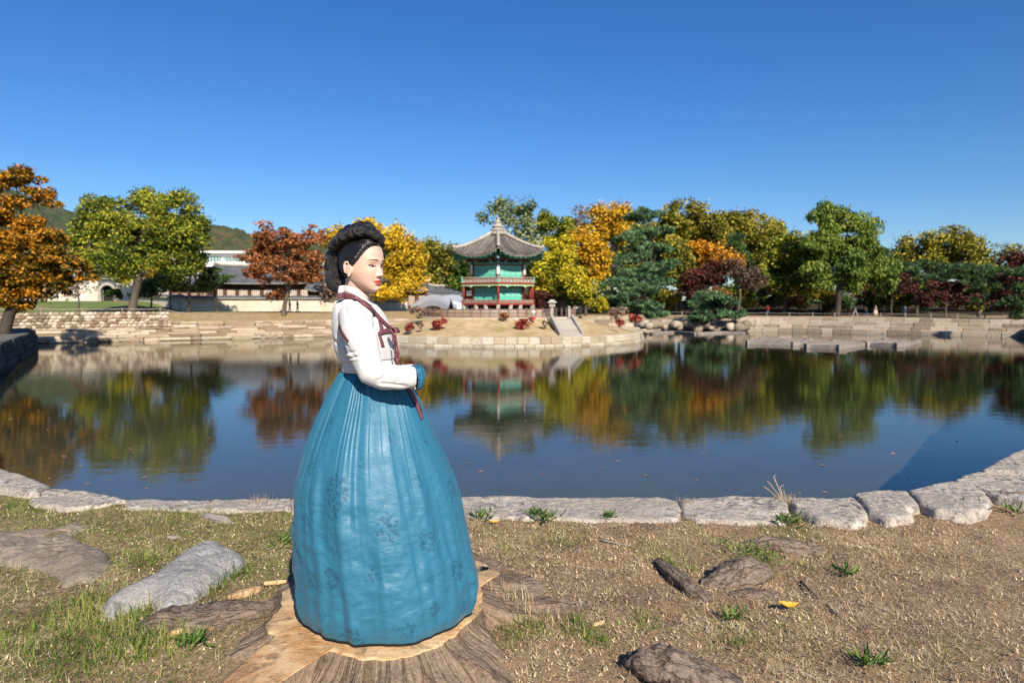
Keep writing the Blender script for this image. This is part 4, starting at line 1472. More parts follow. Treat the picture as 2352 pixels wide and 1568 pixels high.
roof = None
mb = MB()
for k in range(6):
    for (dz, flip) in ((0.0, False), (-0.16, True)):
        G = []
        for i in range(17):
            h = 0.35 + (AP - 0.35) * i / 16
            m = h * math.tan(math.pi / 6)
            row = [sector(k, m * (2 * j / 20 - 1), h, dz) for j in range(21)]
            G.append(row[::-1] if flip else row)
        mb.loft(G, closed=False)
    e0 = [sector(k, RE / 2 * (2 * j / 20 - 1), AP, 0) for j in range(21)]
    e1 = [sector(k, RE / 2 * (2 * j / 20 - 1), AP, -0.16) for j in range(21)]
    mb.loft([e0, e1], closed=False)
roof = mb.build('roof', M_TILE, pav, smooth=True)
for k in range(6):
    nrow = 19
    for j in range(nrow):
        w = RE * ((j + .5) / nrow - .5) * 0.985
        h0 = max(abs(w) / math.tan(math.pi / 6) + .05, .45)
        if AP - h0 < .25:
            continue
        pts = [sector(k, w, h0 + (AP + .05 - h0) * i / 9, .035) for i in range(10)]
        MB().tube(pts, .072, 6).build('tile_row', M_TILE, roof, smooth=True)
    # hip ridge with white end tile
    pts = []
    for i in range(14):
        h = .4 + (AP - .5) * i / 13
        pts.append(sector(k, h * math.tan(math.pi / 6), h, .10))
    MB().tube(pts, [.17] * 14, 8).build('hip_ridge', M_RIDGE, roof, smooth=True)
    e = pts[-1]
    MB().loft(lump(2, 12, 8, .02) * .22 + np.array(e + Vector((0, 0, .08)))).build('end_tile', M_RIDGE, roof, smooth=True)
    # rafters
    nr_ = 17
    for j in range(nr_):
        w = RE * ((j + .5) / nr_ - .5) * .93
        o0 = sector(k, w, AP - .06, -.24)
        wi = w * .60
        i0 = sector(k, wi, AP * .58, 0)
        i0.z = 5.98 + 0.12 * abs(2 * j / (nr_ - 1) - 1)
        MB().tube([i0, o0], .055, 6).build('rafter', P_DKTEAL if j % 2 else P_TEAL, roof)
    # bracket sets under the eaves
    a, b = hexp(3.05, k, 5.62), hexp(3.05, k + 1, 5.62)
    for j in range(5):
        c = a.lerp(b, j / 4 if j < 4 else .5)
        d = (c - Vector((PC.x, PC.y, c.z))).normalized()
        MB().box(c + d * .12 + Vector((0, 0, .06)), (.5, .22, .16), math.atan2(d.y, d.x)).build('bracket', P_TEAL, pav)
        MB().box(c + d * .28 + Vector((0, 0, .24)), (.62, .2, .14), math.atan2(d.y, d.x)).build('bracket', P_ORANGE if j % 2 else P_RED, pav)
        MB().box(c + d * .02 + Vector((0, 0, .24)), (.2, .62, .13), math.atan2(d.y, d.x)).build('bracket', P_BLUE, pav)
hex_slab('eave_beam', 3.12, 3.3, 5.86, 6.02, P_RED, pav)
# finial: stacked stone rings and a slender spire
fin = MB()
prof = [(.95, 8.62), (.98, 8.8), (.74, 8.86), (.70, 8.98), (.82, 9.04), (.82, 9.14), (.55, 9.2), (.52, 9.34), (.66, 9.4), (.64, 9.5), (.40, 9.6), (.34, 9.76), (.42, 9.82), (.26, 9.95), (.17, 10.08), (.2, 10.14), (.1, 10.22), (.05, 10.42), (.015, 10.6)]
fin.loft([[(PC.x + r * math.cos(2 * math.pi * j / 12), PC.y + r * math.sin(2 * math.pi * j / 12), z) for j in range(12)] for r, z in prof])
fin.build('finial', M_RIDGE, pav)

# ---------------------------------------------------------------- brown fence round the terrace
fen = thing('terrace_fence', (PC.x, 62.2, 0.2), 'brown timber fence round the pavilion terrace', 'fence')
FA = arc(8.05, 205, 352, 24)
for i, p in enumerate(FA):
    MB().box((p[0], p[1], .2 + .5), (.1, .1, 1.05), .2).build('post', M_FENCE, fen)
for a, b in zip(FA[:-1], FA[1:]):
    if abs((a[0] + b[0]) / 2 - 4.75) < 1.1:
        continue
    for z in (.42, .72, 1.08):
        MB().bar((a[0], a[1], z), (b[0], b[1], z), .06, .07).build('rail', M_FENCE, fen)
    n = 9
    m = MB()
    for j in range(1, n):
        s = j / n
        m.box((a[0] + (b[0] - a[0]) * s, a[1] + (b[1] - a[1]) * s, .74), (.03, .03, .66))
    o = m.build('picket_row', M_FENCE, fen)
    o['kind'] = 'stuff'

# ---------------------------------------------------------------- arched white bridge
brg = thing('arched_bridge', (-10, 89, -2), 'white arched footbridge to the island', 'bridge')
A0, B0 = Vector((xat(948, 96), 96, .55)), Vector((xat(1052, 82.5), 82.5, .45))
bd = Vector((B0.x - A0.x, B0.y - A0.y, 0)).normalized()
bs = Vector((-bd.y, bd.x, 0))
if bs.x < 0:
    bs = -bs


def bridge_pt(s, side_, z):
    p = A0.lerp(B0, s)
    return Vector((p.x, p.y, p.z + 1.45 * math.sin(math.pi * s))) + bs * side_ + Vector((0, 0, z))


n = 24
rings = []
for i in range(n + 1):
    s = i / n
    rings.append([bridge_pt(s, -.1, -.3), bridge_pt(s, 2.5, -.3), bridge_pt(s, 2.5, 0), bridge_pt(s, -.1, 0)])
MB().loft(rings).build('deck', M_STEEL, brg)
for sd_, nm in ((-.06, 'side_girder'), (2.46, 'side_girder')):
    rings = []
    for i in range(n + 1):
        s = i / n
        w = .45 + .15 * math.sin(math.pi * s)
        rings.append([bridge_pt(s, sd_ - .06, -.55), bridge_pt(s, sd_ + .06, -.55), bridge_pt(s, sd_ + .06, .12), bridge_pt(s, sd_ - .06, .12)])
    MB().loft(rings).build(nm, M_STEEL, brg)
    rings = []
    for i in range(n + 1):
        s = i / n
        rings.append([bridge_pt(s, sd_ - .05, .78), bridge_pt(s, sd_ + .05, .78), bridge_pt(s, sd_ + .05, .92), bridge_pt(s, sd_ - .05, .92)])
    MB().loft(rings).build('handrail', M_STEEL, brg)
    for i in range(64):
        s = (i + .5) / 64
        p = bridge_pt(s, sd_, .1)
        MB().box((p.x, p.y, p.z + .34), (.14, .1, .7), .6).build('baluster', M_STEEL, brg)
for s in (.0, 1.0):
    for sd_ in (-.06, 2.46):
        p = bridge_pt(s, sd_, 0)
        MB().box((p.x, p.y, p.z - .3), (.3, .3, 2.2), .5, top=.85).build('end_post', M_STEEL, brg)


# ---------------------------------------------------------------- tiled-roof palace buildings
def hanok(name, label, px0, px1, D, ridge_py, eave_py, depth, base_z, gap=0.5, rz=0.0, bays=6, group=None, windows=True, lift=0.5):
    x0, x1 = xat(px0, D), xat(px1, D)
    cx, L = (x0 + x1) / 2, abs(x1 - x0)
    zr, ze = zat(ridge_py, D + depth * .5), zat(eave_py, D)
    t = thing(name, (cx, D + depth / 2, base_z), label, 'palace building', group)
    cy = D + depth / 2
    n = max(30, int(L / .30) * 3)
    mb = MB()
    for sgn in (-1, 1):
        G = []
        for i in range(9):
            s = i / 8
            row = []
            for j in range(n + 1):
                u = j / n
                x = cx + (u - .5) * L
                up = lift * abs(2 * u - 1) ** 4
                z = zr + (ze - zr) * (1 - (1 - s) ** 1.45) + up * s + .35 * abs(2 * u - 1) ** 5 * (1 - s) + .045 * math.cos(2 * math.pi * x / .30)
                row.append((x, cy + sgn * s * depth * .5, z))
            G.append(row if sgn < 0 else row[::-1])
        mb.loft(G, closed=False)
        mb.loft([[(p[0], p[1], p[2]) for p in G[-1]], [(p[0], p[1] - sgn * .02, p[2] - .2) for p in G[-1]]], closed=False)
    roof_ = mb.build('roof', M_TILE_D, t, smooth=False)
    pts = [(cx + (u - .5) * L, cy, zr + .12 + .35 * abs(2 * u - 1) ** 5) for u in np.linspace(0, 1, 15)]
    MB().tube(pts, .24, 8).build('ridge', M_RIDGE, roof_, smooth=True)
    for sx in (-1, 1):
        p = Vector((cx + sx * L / 2, cy, zr + .5))
        MB().box(p, (.3, .3, .6), 0, top=.6).build('ridge_end', P_WHITE, roof_)
    # eave tile ends
    m = MB()
    for j in range(int(L / .30)):
        u = (j + .5) / int(L / .30)
        z = ze + lift * abs(2 * u - 1) ** 4
        m.box((cx + (u - .5) * L, D - .02, z - .08), (.16, .06, .15))
    o = m.build('eave_tile_ends', M_RIDGE, roof_)
    o['kind'] = 'stuff'
    # gable ends
    for sx in (-1, 1):
        x = cx + sx * (L / 2 - .5)
        MB().add([(x, cy - depth * .36, ze + .5), (x, cy + depth * .36, ze + .5), (x, cy, zr - .1)], [(0, 1, 2)]).build('gable', M_PLASTER, t)
    # body
    wd = D + depth * .16
    MB().box((cx, cy, (base_z + ze) / 2), (L * .9, depth * .66, ze - base_z + .6)).build('wall', M_WOOD, t)
    for j in range(bays + 1):
        x = cx + (j / bays - .5) * L * .9
        MB().box((x, wd - .06, (base_z + ze) / 2), (.28, .28, ze - base_z + .3)).build('column', M_WOOD, t)
    if windows:
        for j in range(bays):
            x = cx + ((j + .5) / bays - .5) * L * .9
            h = (ze - base_z)
            w = MB().box((x, wd - .03, base_z + h * .52), (L * .9 / bays - .75, .08, h * .5)).build('window', M_PAPER, t)
            for q in range(4):
                MB().box((x + ((q + .5) / 4 - .5) * (L * .9 / bays - .8), wd - .1, base_z + h * .52), (.1, .07, h * .5)).build('mullion', M_WOOD, w)
    return t


hanok('palace_hall', 'long palace hall with dark tiled roof behind the pale wall', 466, 752, 112, 611, 650, 9, .8, bays=9)
hanok('palace_wing', 'lower palace wing under dark tiles at the end of the hall', 380, 478, 106, 640, 660, 5, .6, bays=4)
hanok('palace_wing', 'small tiled wing beside the golden tree', 700, 800, 108, 640, 668, 6, .6, bays=4)
hanok('gatehouse', 'taller tiled gatehouse behind the golden tree', 905, 982, 118, 647, 668, 6, .5, bays=3)
hanok('palace_gallery', 'long low tiled gallery behind the white bridge', 976, 1110, 119, 658, 677, 5, .5, bays=8)
hanok('palace_hall', 'dark wooden hall peeking over the arched gate wall', 228, 330, 150, 600, 618, 8, 1.5, bays=4)


def coped_wall(name, label, p0, p1, D0, D1, base0, base1, h, mat, thick=.5, group=None, cat='wall'):
    a, b = Vector((xat(p0, D0), D0, base0)), Vector((xat(p1, D1), D1, base1))
    t = thing(name, ((a.x + b.x) / 2, (a.y + b.y) / 2, min(base0, base1)), label, cat, group)
    d = (b - a)
    ln = math.hypot(d.x, d.y)
    ang = math.atan2(d.y, d.x)
    c = (a + b) / 2
    MB().bar((a.x, a.y, a.z + h / 2 - .3), (b.x, b.y, b.z + h / 2 - .3), thick, h + .6).build('wall', mat, t)
    # tiled coping
    n = Vector((-d.y, d.x, 0)).normalized()
    rings = []
    for q in (a, b):
        rings.append([q + n * -.55 + Vector((0, 0, h)), q + n * -.5 + Vector((0, 0, h + .12)), q + Vector((0, 0, h + .42)), q + n * .5 + Vector((0, 0, h + .12)), q + n * .55 + Vector((0, 0, h))])
    cp = MB().loft(rings).build('coping', M_TILE_D, t)
    m = MB()
    k = int(ln / .32)
    for j in range(k):
        q = a.lerp(b, (j + .5) / k)
        for sg in (-1, 1):
            m.bar(q + n * (.52 * sg) + Vector((0, 0, h + .14)), q + n * (.02 * sg) + Vector((0, 0, h + .46)), .14, .1)
            m.box(q + n * (.56 * sg) + Vector((0, 0, h + .08)), (.17, .09, .17), ang, mi=1)
    o = m.build('coping_tiles', [M_TILE_D, M_RIDGE], cp)
    o['kind'] = 'stuff'
    return t


coped_wall('palace_wall', 'long pale wall with tiled coping on the palace lawn', 421, 790, 96, 97, .57, .57, 1.75, M_BRICKW)
coped_wall('palace_wall', 'pale wall stepping back beside the small gate', 322, 420, 112, 98, .9, .6, 1.9, M_BRICKW)
coped_wall('palace_wall', 'pale wall with a red door beside the bridge', 858, 936, 112, 112, .45, .45, 1.65, M_PLASTER)
coped_wall('palace_wall', 'shaded palace wall seen under the yellow trees', 1246, 1376, 114, 113, .6, .6, 1.7, M_PLASTER)
coped_wall('palace_wall', 'short pale wall peeping through the pine branches', 1476, 1526, 112, 112, .6, .6, 2.0, M_PLASTER)

# arched gate wall on the rise
AG = 118
gate_x = xat(250, AG)
gb = 2.0
gt = thing('arched_gate', (gate_x, AG, gb), 'pale stone arched gateway with tiled coping on the green rise', 'gate')
k_ = AG / 1568
hw, hh = 1.15, 3.9
zs = gb + 1.75
MB().box((gate_x - 8.2, AG, gb + hh / 2 - .4), (13.2, .7, hh + .8)).build('wall', M_PLASTER, gt)
MB().box((gate_x + 4.1, AG, gb + hh / 2 - .4), (5.0, .7, hh + .8)).build('wall', M_PLASTER, gt)
# wall over the arch, with the opening cut as a ring of points
ring_i = [(gate_x + hw * math.cos(a), zs + hw * math.sin(a)) for a in np.linspace(math.pi, 0, 17)]
mb = MB()
top_ = [(gate_x - 1.6 + 3.2 * j / 16, AG - .30, gb + hh) for j in range(17)]
low_ = [(x, AG - .30, z) for x, z in ring_i]
mb.loft([top_, low_, [(x, AG + .3, z) for x, z in ring_i]], closed=False)
for sg in (-1, 1):
    mb.box((gate_x + sg * (1.6 + hw) / 2, AG, (gb + zs) / 2), (1.6 - hw, .58, zs - gb))
mb.build('gate_face', M_TILE_D, gt)
for j in range(13):
    a0, a1 = math.pi * (1 - j / 13), math.pi * (1 - (j + 1) / 13)
    V = []
    for y in (AG - .42, AG - .2):
        for r, a in ((hw - .02, a0), (hw - .02, a1), (hw + .42, a1), (hw + .42, a0)):
            V.append((gate_x + r * math.cos(a * .985 + .02), y, zs + r * math.sin(a)))
    MB().add(V, [(0, 1, 2, 3), (7, 6, 5, 4), (0, 4, 5, 1), (1, 5, 6, 2), (2, 6, 7, 3), (3, 7, 4, 0)]).build('arch_stone', M_white_stone, gt)
for sg in (-1, 1):
    for j in range(3):
        MB().box((gate_x + sg * (hw + .2), AG - .3, gb + .3 + .58 * j), (.46 + .1 * (2 - j), .3, .56)).build('jamb_stone', M_white_stone, gt)
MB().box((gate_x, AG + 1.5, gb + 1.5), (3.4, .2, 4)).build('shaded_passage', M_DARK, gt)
a, b = Vector((gate_x - 14.8, AG, gb + hh)), Vector((gate_x + 6.6, AG, gb + hh))
MB().loft([[q + Vector((0, -.6, 0)), q + Vector((0, -.55, .15)), q + Vector((0, 0, .5)), q + Vector((0, .55, .15)), q + Vector((0, .6, 0))] for q in (a, b)]).build('coping', M_TILE_D, gt)
m = MB()
for j in range(64):
    q = a.lerp(b, (j + .5) / 64)
    m.bar(q + Vector((0, -.58, .16)), q + Vector((0, 0, .54)), .16, .1)
    m.box(q + Vector((0, -.62, .06)), (.18, .1, .18), mi=1)
o = m.build('coping_tiles', [M_TILE_D, M_RIDGE], gt)
o['kind'] = 'stuff'

# white modern building beyond
mbx = thing('modern_building', (xat(512, 210), 216, 2), 'white flat-roofed modern building beyond the palace hall', 'building')
for (p0, p1, y0, y1, D) in ((440, 600, 604, 640, 208), (462, 580, 580, 604, 214)):
    x0, x1, z0, z1 = xat(p0, D), xat(p1, D), zat(y1, D) - 8, zat(y0, D)
    MB().box(((x0 + x1) / 2, D + 5, (z0 + z1) / 2), (x1 - x0, 10, z1 - z0)).build('storey', P_WHITE, mbx)
for (p0, p1, y0, y1, D) in ((468, 510, 590, 600, 214), (518, 560, 592, 600, 214), (448, 520, 612, 622, 208)):
    x0, x1, z0, z1 = xat(p0, D), xat(p1, D), zat(y1, D), zat(y0, D)
    w = MB().box(((x0 + x1) / 2, D - .05, (z0 + z1) / 2), (x1 - x0, .2, z1 - z0)).build('window_band', M_GLASS, mbx)
    for j in range(6):
        MB().box((x0 + (x1 - x0) * (j + .5) / 6, D - .2, (z0 + z1) / 2), (.16, .1, z1 - z0)).build('mullion', P_WHITE, w)
x0, x1 = xat(455, 213), xat(566, 213)
MB().box(((x0 + x1) / 2, 218, zat(579, 213)), (x1 - x0 + 2, 12, .6)).build('roof_slab', P_WHITE, mbx)
for (nm, lab, p0, p1, y0, y1, D) in (('modern_building', 'pale block glimpsed through the gold-tipped tree', 330, 405, 588, 640, 190), ('modern_building', 'white block glimpsed behind the orange maple', 172, 205, 596, 640, 200)):
    x0, x1, z0, z1 = xat(p0, D), xat(p1, D), 0, zat(y0, D)
    t = thing(nm, ((x0 + x1) / 2, D + 4, 0), lab, 'building')
    MB().box(((x0 + x1) / 2, D + 4, (z0 + z1) / 2), (x1 - x0, 8, z1 - z0)).build('wall', P_WHITE if p0 < 200 else M_PLASTER, t)
    for r in range(3):
        for j in range(4):
            MB().box((x0 + (x1 - x0) * (j + .5) / 4, D - .03, z1 - 1.6 - 2.6 * r), ((x1 - x0) / 7, .2, 1.5)).build('window', M_GLASS, t)
    MB().box(((x0 + x1) / 2, D + 4, z1 + .15), (x1 - x0 + .8, 8.8, .35)).build('roof_slab', P_WHITE, t)

# rest hut among the trees on the right bank
ht = thing('rest_hut', (xat(1928, 113), 114, 0), 'small grey-roofed timber hut behind the dark trunk', 'hut')
hx, hz = xat(1928, 113), zat(688, 113)
MB().loft([[(hx + sx * 2.6, 114 + sy * 2.6, hz) for sx, sy in ((-1, -1), (1, -1), (1, 1), (-1, 1))], [(hx + sx * .3, 114 + sy * .3, hz + 1.1) for sx, sy in ((-1, -1), (1, -1), (1, 1), (-1, 1))]]).build('roof', M_TILE, ht)
for sx in (-1, 0, 1):
    for sy in (-1, 1):
        MB().box((hx + sx * 2, 114 + sy * 2, hz / 2 - .2), (.2, .2, hz + .4)).build('post', M_WOOD, ht)
MB().box((hx, 115, hz * .35), (4, .15, hz * .7)).build('back_panel', M_WOOD, ht)
MB().box((hx, 113, .45), (4, .3, .12)).build('bench', M_WOOD, ht)

# low rail fence along the right bank path
rf = thing('path_fence', (40, 97, -.1), 'low rope rail fence along the path on the right bank', 'fence')
FL = offset_line(RL[1:], 5.2)
prev = None
for a, b in zip(FL[:-1], FL[1:]):
    L = np.linalg.norm(b - a)
    k = int(L / 2.6)
    for j in range(k):
        q = a + (b - a) * (j / k)
        z = gz(q[0], q[1])
        MB().tube([(q[0], q[1], z - .2), (q[0], q[1], z + .62)], .07, 6).build('post', M_RAFT, rf)
        p = Vector((q[0], q[1], z + .52))
        if prev is not None:
            MB().tube([prev, (prev + p) / 2 - Vector((0, 0, .05)), p], .03, 5).build('rope', M_RAFT, rf)
        prev = p
rf2 = thing('path_fence', (-45, 74, .6), 'low rail fence above the rubble wall', 'fence')
FL = offset_line(np.array([(-58, 52.6), (-43, 61.5), (-31, 68)]), 5.5)
prev = None
for a, b in zip(FL[:-1], FL[1:]):
    k = int(np.linalg.norm(b - a) / 3)
    for j in range(k + 1):
        q = a + (b - a) * (j / k)
        z = gz(q[0], q[1])
        p = Vector((q[0], q[1], z + .5))
        if prev is None or (p - prev).length > .5:
            MB().tube([(q[0], q[1], z - .2), (q[0], q[1], z + .6)], .07, 6).build('post', M_RAFT, rf2)
            if prev is not None:
                MB().tube([prev, (prev + p) / 2 - Vector((0, 0, .05)), p], .04, 5).build('rope', M_RAFT, rf2)
            prev = p

# floating timber frames on the pond
for i, (p0, p1, yf, yb, sh, lab) in enumerate(((1722, 1856, 790, 782, 30, 'slim floating timber frame nearest the island side'), (1858, 1992, 798, 788, 60, 'widest floating timber frame lying lowest in the water'), (1996, 2104, 793, 785, 40, 'floating timber frame toward the shaded bank'))):
    t = thing('timber_raft', tuple(ground_pt((p0 + p1) / 2, yf, WATER_Z)), lab, 'floating frame', 'timber frames floating on the pond')
    c = [ground_pt(p0, yf - 3, WATER_Z + .12), ground_pt(p1 - sh, yf, WATER_Z + .12), ground_pt(p1, yb, WATER_Z + .12), ground_pt(p0 + sh, yb - 2, WATER_Z + .12)]
    for a, b in ((c[0], c[1]), (c[1], c[2]), (c[2], c[3]), (c[3], c[0])):
        MB().bar(a, b, .5, .32).build('beam', M_RAFT, t)
        for q in (a, ):
            MB().box((q.x, q.y, q.z + .04), (.6, .6, .36)).build('corner_block', M_RAFT, t)
    for f in (.33, .66):
        a, b = c[0].lerp(c[1], f), c[3].lerp(c[2], f)
        MB().bar(a + Vector((0, 0, .03)), b + Vector((0, 0, .03)), .25, .2).build('crossbeam', M_RAFT, t)
bm = thing('floating_boom', tuple(ground_pt(1600, 762, WATER_Z)), 'line of floating planks in front of the rocks behind the island', 'floating boom')
pp = [ground_pt(x, y, WATER_Z + .1) for x, y in ((1496, 766), (1548, 762), (1600, 766), (1655, 763), (1712, 764))]
for a, b in zip(pp[:-1], pp[1:]):
    MB().bar(a, a.lerp(b, .985), .5, .28).build('plank', M_RAFT, bm)

# natural rocks on the shore behind the island
rk = np.random.default_rng(8)
rock_mesh = []
for k in range(6):
    o = MB().loft(lump(40 + k, 12, 8, .3)).build('rock', M_block_r, smooth=True)
    rock_mesh.append(o.data)
    bpy.data.objects.remove(o)
for i in range(22):
    px = 1480 + i * 11 + rk.uniform(-4, 4)
    D = 92 + rk.uniform(-1.5, 2)
    if px > 1700:
        D = 90
    py = 748 + rk.uniform(-8, 8)
    p = at(px, py, D)
    o = link_mesh('shore_rock', rock_mesh[i % 6], None, p, (rk.uniform(-.3, .3), rk.uniform(-.3, .3), rk.uniform(0, 6)))
    s = rk.uniform(.5, 1.0)
    o.scale = (s * 1.3, s, s * .85)
    tag(o, 'pale rock on the shore among the small pines behind the island', 'rock', 'rocks on the shore behind the island')

# stone lantern and marker beside the pavilion
for px, D, h, nm, lab in ((1268, 66, 1.6, 'stone_lantern', 'weathered stone lantern beside the pavilion terrace'), ):
    p = at(px, 728, D)
    t = thing(nm, (p.x, p.y, .2), lab, 'lantern')
    MB().box((p.x, p.y, .35), (.7, .7, .3)).build('base', M_white_stone, t)
    MB().box((p.x, p.y, .9), (.3, .3, .8)).build('shaft', M_white_stone, t)
    MB().box((p.x, p.y, 1.5), (.55, .55, .4)).build('light_box', M_white_stone, t)
    MB().box((p.x, p.y, 1.85), (.9, .9, .3), top=.4).build('cap', M_white_stone, t)
p = at(1225, 734, 62.5)
t = thing('hydrant', (p.x, p.y, .2), 'small white hydrant with red foot on the terrace edging', 'hydrant')
MB().loft([[(p.x + r * math.cos(2 * math.pi * j / 10), p.y + r * math.sin(2 * math.pi * j / 10), z) for j in range(10)] for r, z in ((.14, .3), (.14, .75), (.19, .77), (.19, .85), (.12, .98), (.03, 1.02))]).build('body', P_WHITE, t, smooth=True)
MB().loft([[(p.x + r * math.cos(2 * math.pi * j / 10), p.y + r * math.sin(2 * math.pi * j / 10), z) for j in range(10)] for r, z in ((.2, .15), (.2, .38), (.15, .42))]).build('foot', paint('signal_red', (.5, .03, .02)), t, smooth=True)


# ---------------------------------------------------------------- far visitors
SKIN_F = paint('far_skin', (0.50, 0.31, 0.22), .6, .1)
HAIR_F = paint('far_hair', (0.02, 0.016, 0.014), .5, .2)


def ell_ring(c, rx, ry, z, n=10, rz=0.0):
    ca, sa = math.cos(rz), math.sin(rz)
    return [(c[0] + rx * math.cos(a) * ca - ry * math.sin(a) * sa, c[1] + rx * math.cos(a) * sa + ry * math.sin(a) * ca, z) for a in [2 * math.pi * j / n for j in range(n)]]


def figure(label, px, D, top_c, low_c, h=1.65, rz=0.0, robe=False, stride=.18, z=None, name='person', group='visitors strolling by the pond'):
    """A far-off standing or walking visitor with legs, torso, arms, neck and head."""
    x = xat(px, D)
    z0 = gz(x, D) if z is None else z
    t = thing(name, (x, D, z0), label, 'person', group, rz)
    k = h / 1.65
    tm = paint('cloth_%d' % len(MATS), top_c, .8, .15)
    lm = paint('cloth_%d' % len(MATS), low_c, .8, .15)
    mb = MB()
    # body skin: one surface from hands and neck to the head
    head = [ell_ring((0, 0), r, r * 1.1, zz) for r, zz in ((.10, .9), (.11, 1.1), (.10, 1.3), (.055, 1.39), (.05, 1.44), (.07, 1.47), (.082, 1.53), (.08, 1.58), (.055, 1.63), (.01, 1.65))]
    mb.loft(head)
    for s in (-1, 1):
        sw = s * stride
        mb.tube([(0, s * .17, 1.34), (.02, s * .23, 1.08), (.06 + sw * .4, s * .24, .84), (.08 + sw * .5, s * .24, .76)], [.05, .04, .032, .03], 7)
    b = mb.build('body', SKIN_F, t, smooth=True, local=True)
    hr = MB()
    hr.loft([ell_ring((-.018, 0), r, r * 1.05, zz) for r, zz in ((.06, 1.46), (.088, 1.52), (.092, 1.58), (.07, 1.64), (.012, 1.668))])
    hr.build('hair', HAIR_F, t, smooth=True, local=True)
    c = MB()
    c.loft([ell_ring((0, 0), a, bb, zz) for a, bb, zz in ((.13, .18, .82), (.12, .16, 1.0), (.12, .18, 1.2), (.11, .2, 1.33), (.07, .1, 1.41))])
    for s in (-1, 1):
        sw = s * stride
        c.tube([(0, s * .17, 1.35), (.015, s * .225, 1.1), (.055 + sw * .38, s * .24, .86)], [.07, .06, .045], 8)
    c.build('top', tm, t, smooth=True, local=True)
    l = MB()
    if robe:
        l.loft([ell_ring((0, 0), a, a, zz, 14) for a, zz in ((.38, .03), (.34, .4), (.24, .8), (.14, 1.08), (.12, 1.16))])
        l.build('skirt', lm, t, smooth=True, local=True)
    else:
        for s in (-1, 1):
            l.tube([(0, s * .08, .88), (-s * stride * .5 + .03, s * .09, .47), (-s * stride, s * .09, .06)], [.1, .075, .055], 8)
            l.box((-s * stride + .05, s * .09, .035), (.24, .09, .07))
        l.build('trousers', lm, t, smooth=True, local=True)
    t.scale = (k, k, k)
    return t


figure('visitor in red jacket and blue jeans beside a dark trunk', 1763, 104, (.35, .02, .02), (.05, .07, .16), rz=.5)
figure('child in red top near the big tree trunk', 1952, 103, (.5, .03, .03), (.5, .45, .4), h=1.15)
figure('walker in white shirt and pale trousers', 1964, 102, (.7, .7, .68), (.45, .43, .4), stride=.3)
figure('visitor in pale top and blue jeans with a white bag', 1990, 102.5, (.6, .52, .45), (.12, .2, .34), h=1.5)
figure('visitor in a long cream dress', 2011, 103, (.5, .38, .28), (.58, .45, .34), robe=True)
figure('visitor in light blue shirt and cream trousers', 2078, 101, (.25, .4, .62), (.62, .54, .42), stride=.1)
figure('visitor in dark grey coat beside the light blue shirt', 2071, 102, (.12, .11, .10), (.2, .18, .16))
figure('visitor in grey-blue robe before the palace wall', 745, 77, (.42, .48, .55), (.40, .45, .52), robe=True, h=1.7)
figure('dark clothed visitor in the wall shade wearing brown', 665, 92, (.12, .05, .04), (.03, .03, .035))
figure('dark clothed visitor in the wall shade wearing black', 683, 92, (.03, .03, .035), (.03, .03, .03))
figure('visitor in black coat at the island end of the bridge', 1036, 80.5, (.015, .015, .017), (.015, .015, .018), robe=True, z=.55)
figure('visitor in white top and navy trousers at the far end of the bridge', 956, 98, (.7, .7, .72), (.05, .06, .14), z=.55)
figure('visitor in black standing by the pale wall behind the pines', 1505, 108, (.02, .02, .02), (.03, .03, .03), z=.4)

# ================================================================== NEAR BANK: stump, roots, weeds, grass
def bark_mat(name, c0, c1, c2, sc=14):
    m = NT(name)
    co = m.coord('Object')
    a = m.attr('along', 'Vector')
    n = m.noise(a, sc, 6, 0.7, 0.6)
    f = m.noise(co, 60, 5, 0.7)
    ck = m.new('ShaderNodeTexVoronoi')
    ck.feature = 'DISTANCE_TO_EDGE'
    ck.inputs['Scale'].default_value = 3.2
    wp = m.new('ShaderNodeVectorMath', operation='ADD')
    m.link(a, wp.inputs[0])
    nv = m.new('ShaderNodeTexNoise')
    nv.inputs['Scale'].default_value = 7
    m.link(a, nv.inputs['Vector'])
    sv = m.new('ShaderNodeVectorMath', operation='SCALE')
    sv.inputs['Scale'].default_value = .35
    m.link(nv.outputs['Color'], sv.inputs[0])
    m.link(sv.outputs[0], wp.inputs[1])
    m.link(wp.outputs[0], ck.inputs['Vector'])
    crk = m.ramp(ck.outputs['Distance'], [(0.0, 0.0), (0.10, 1.0)])
    v = m.math('ADD', m.math('MULTIPLY', n, 0.40), m.math('MULTIPLY', f, 0.46))
    v = m.math('ADD', v, m.math('MULTIPLY', crk, 0.14))
    m.base(m.ramp(v, [(0.34, c0), (0.5, c1), (0.66, c2)]))
    m.set(rough=0.95, spec=0.15, normal=m.bump(v, 1.0, 0.03))
    return m.m


M_SBARK = bark_mat('stump_bark', (0.07, 0.042, 0.026), (0.22, 0.148, 0.095), (0.40, 0.295, 0.205))
M_ROOT = bark_mat('root_bark', (0.05, 0.032, 0.022), (0.185, 0.132, 0.095), (0.34, 0.26, 0.20), 9)


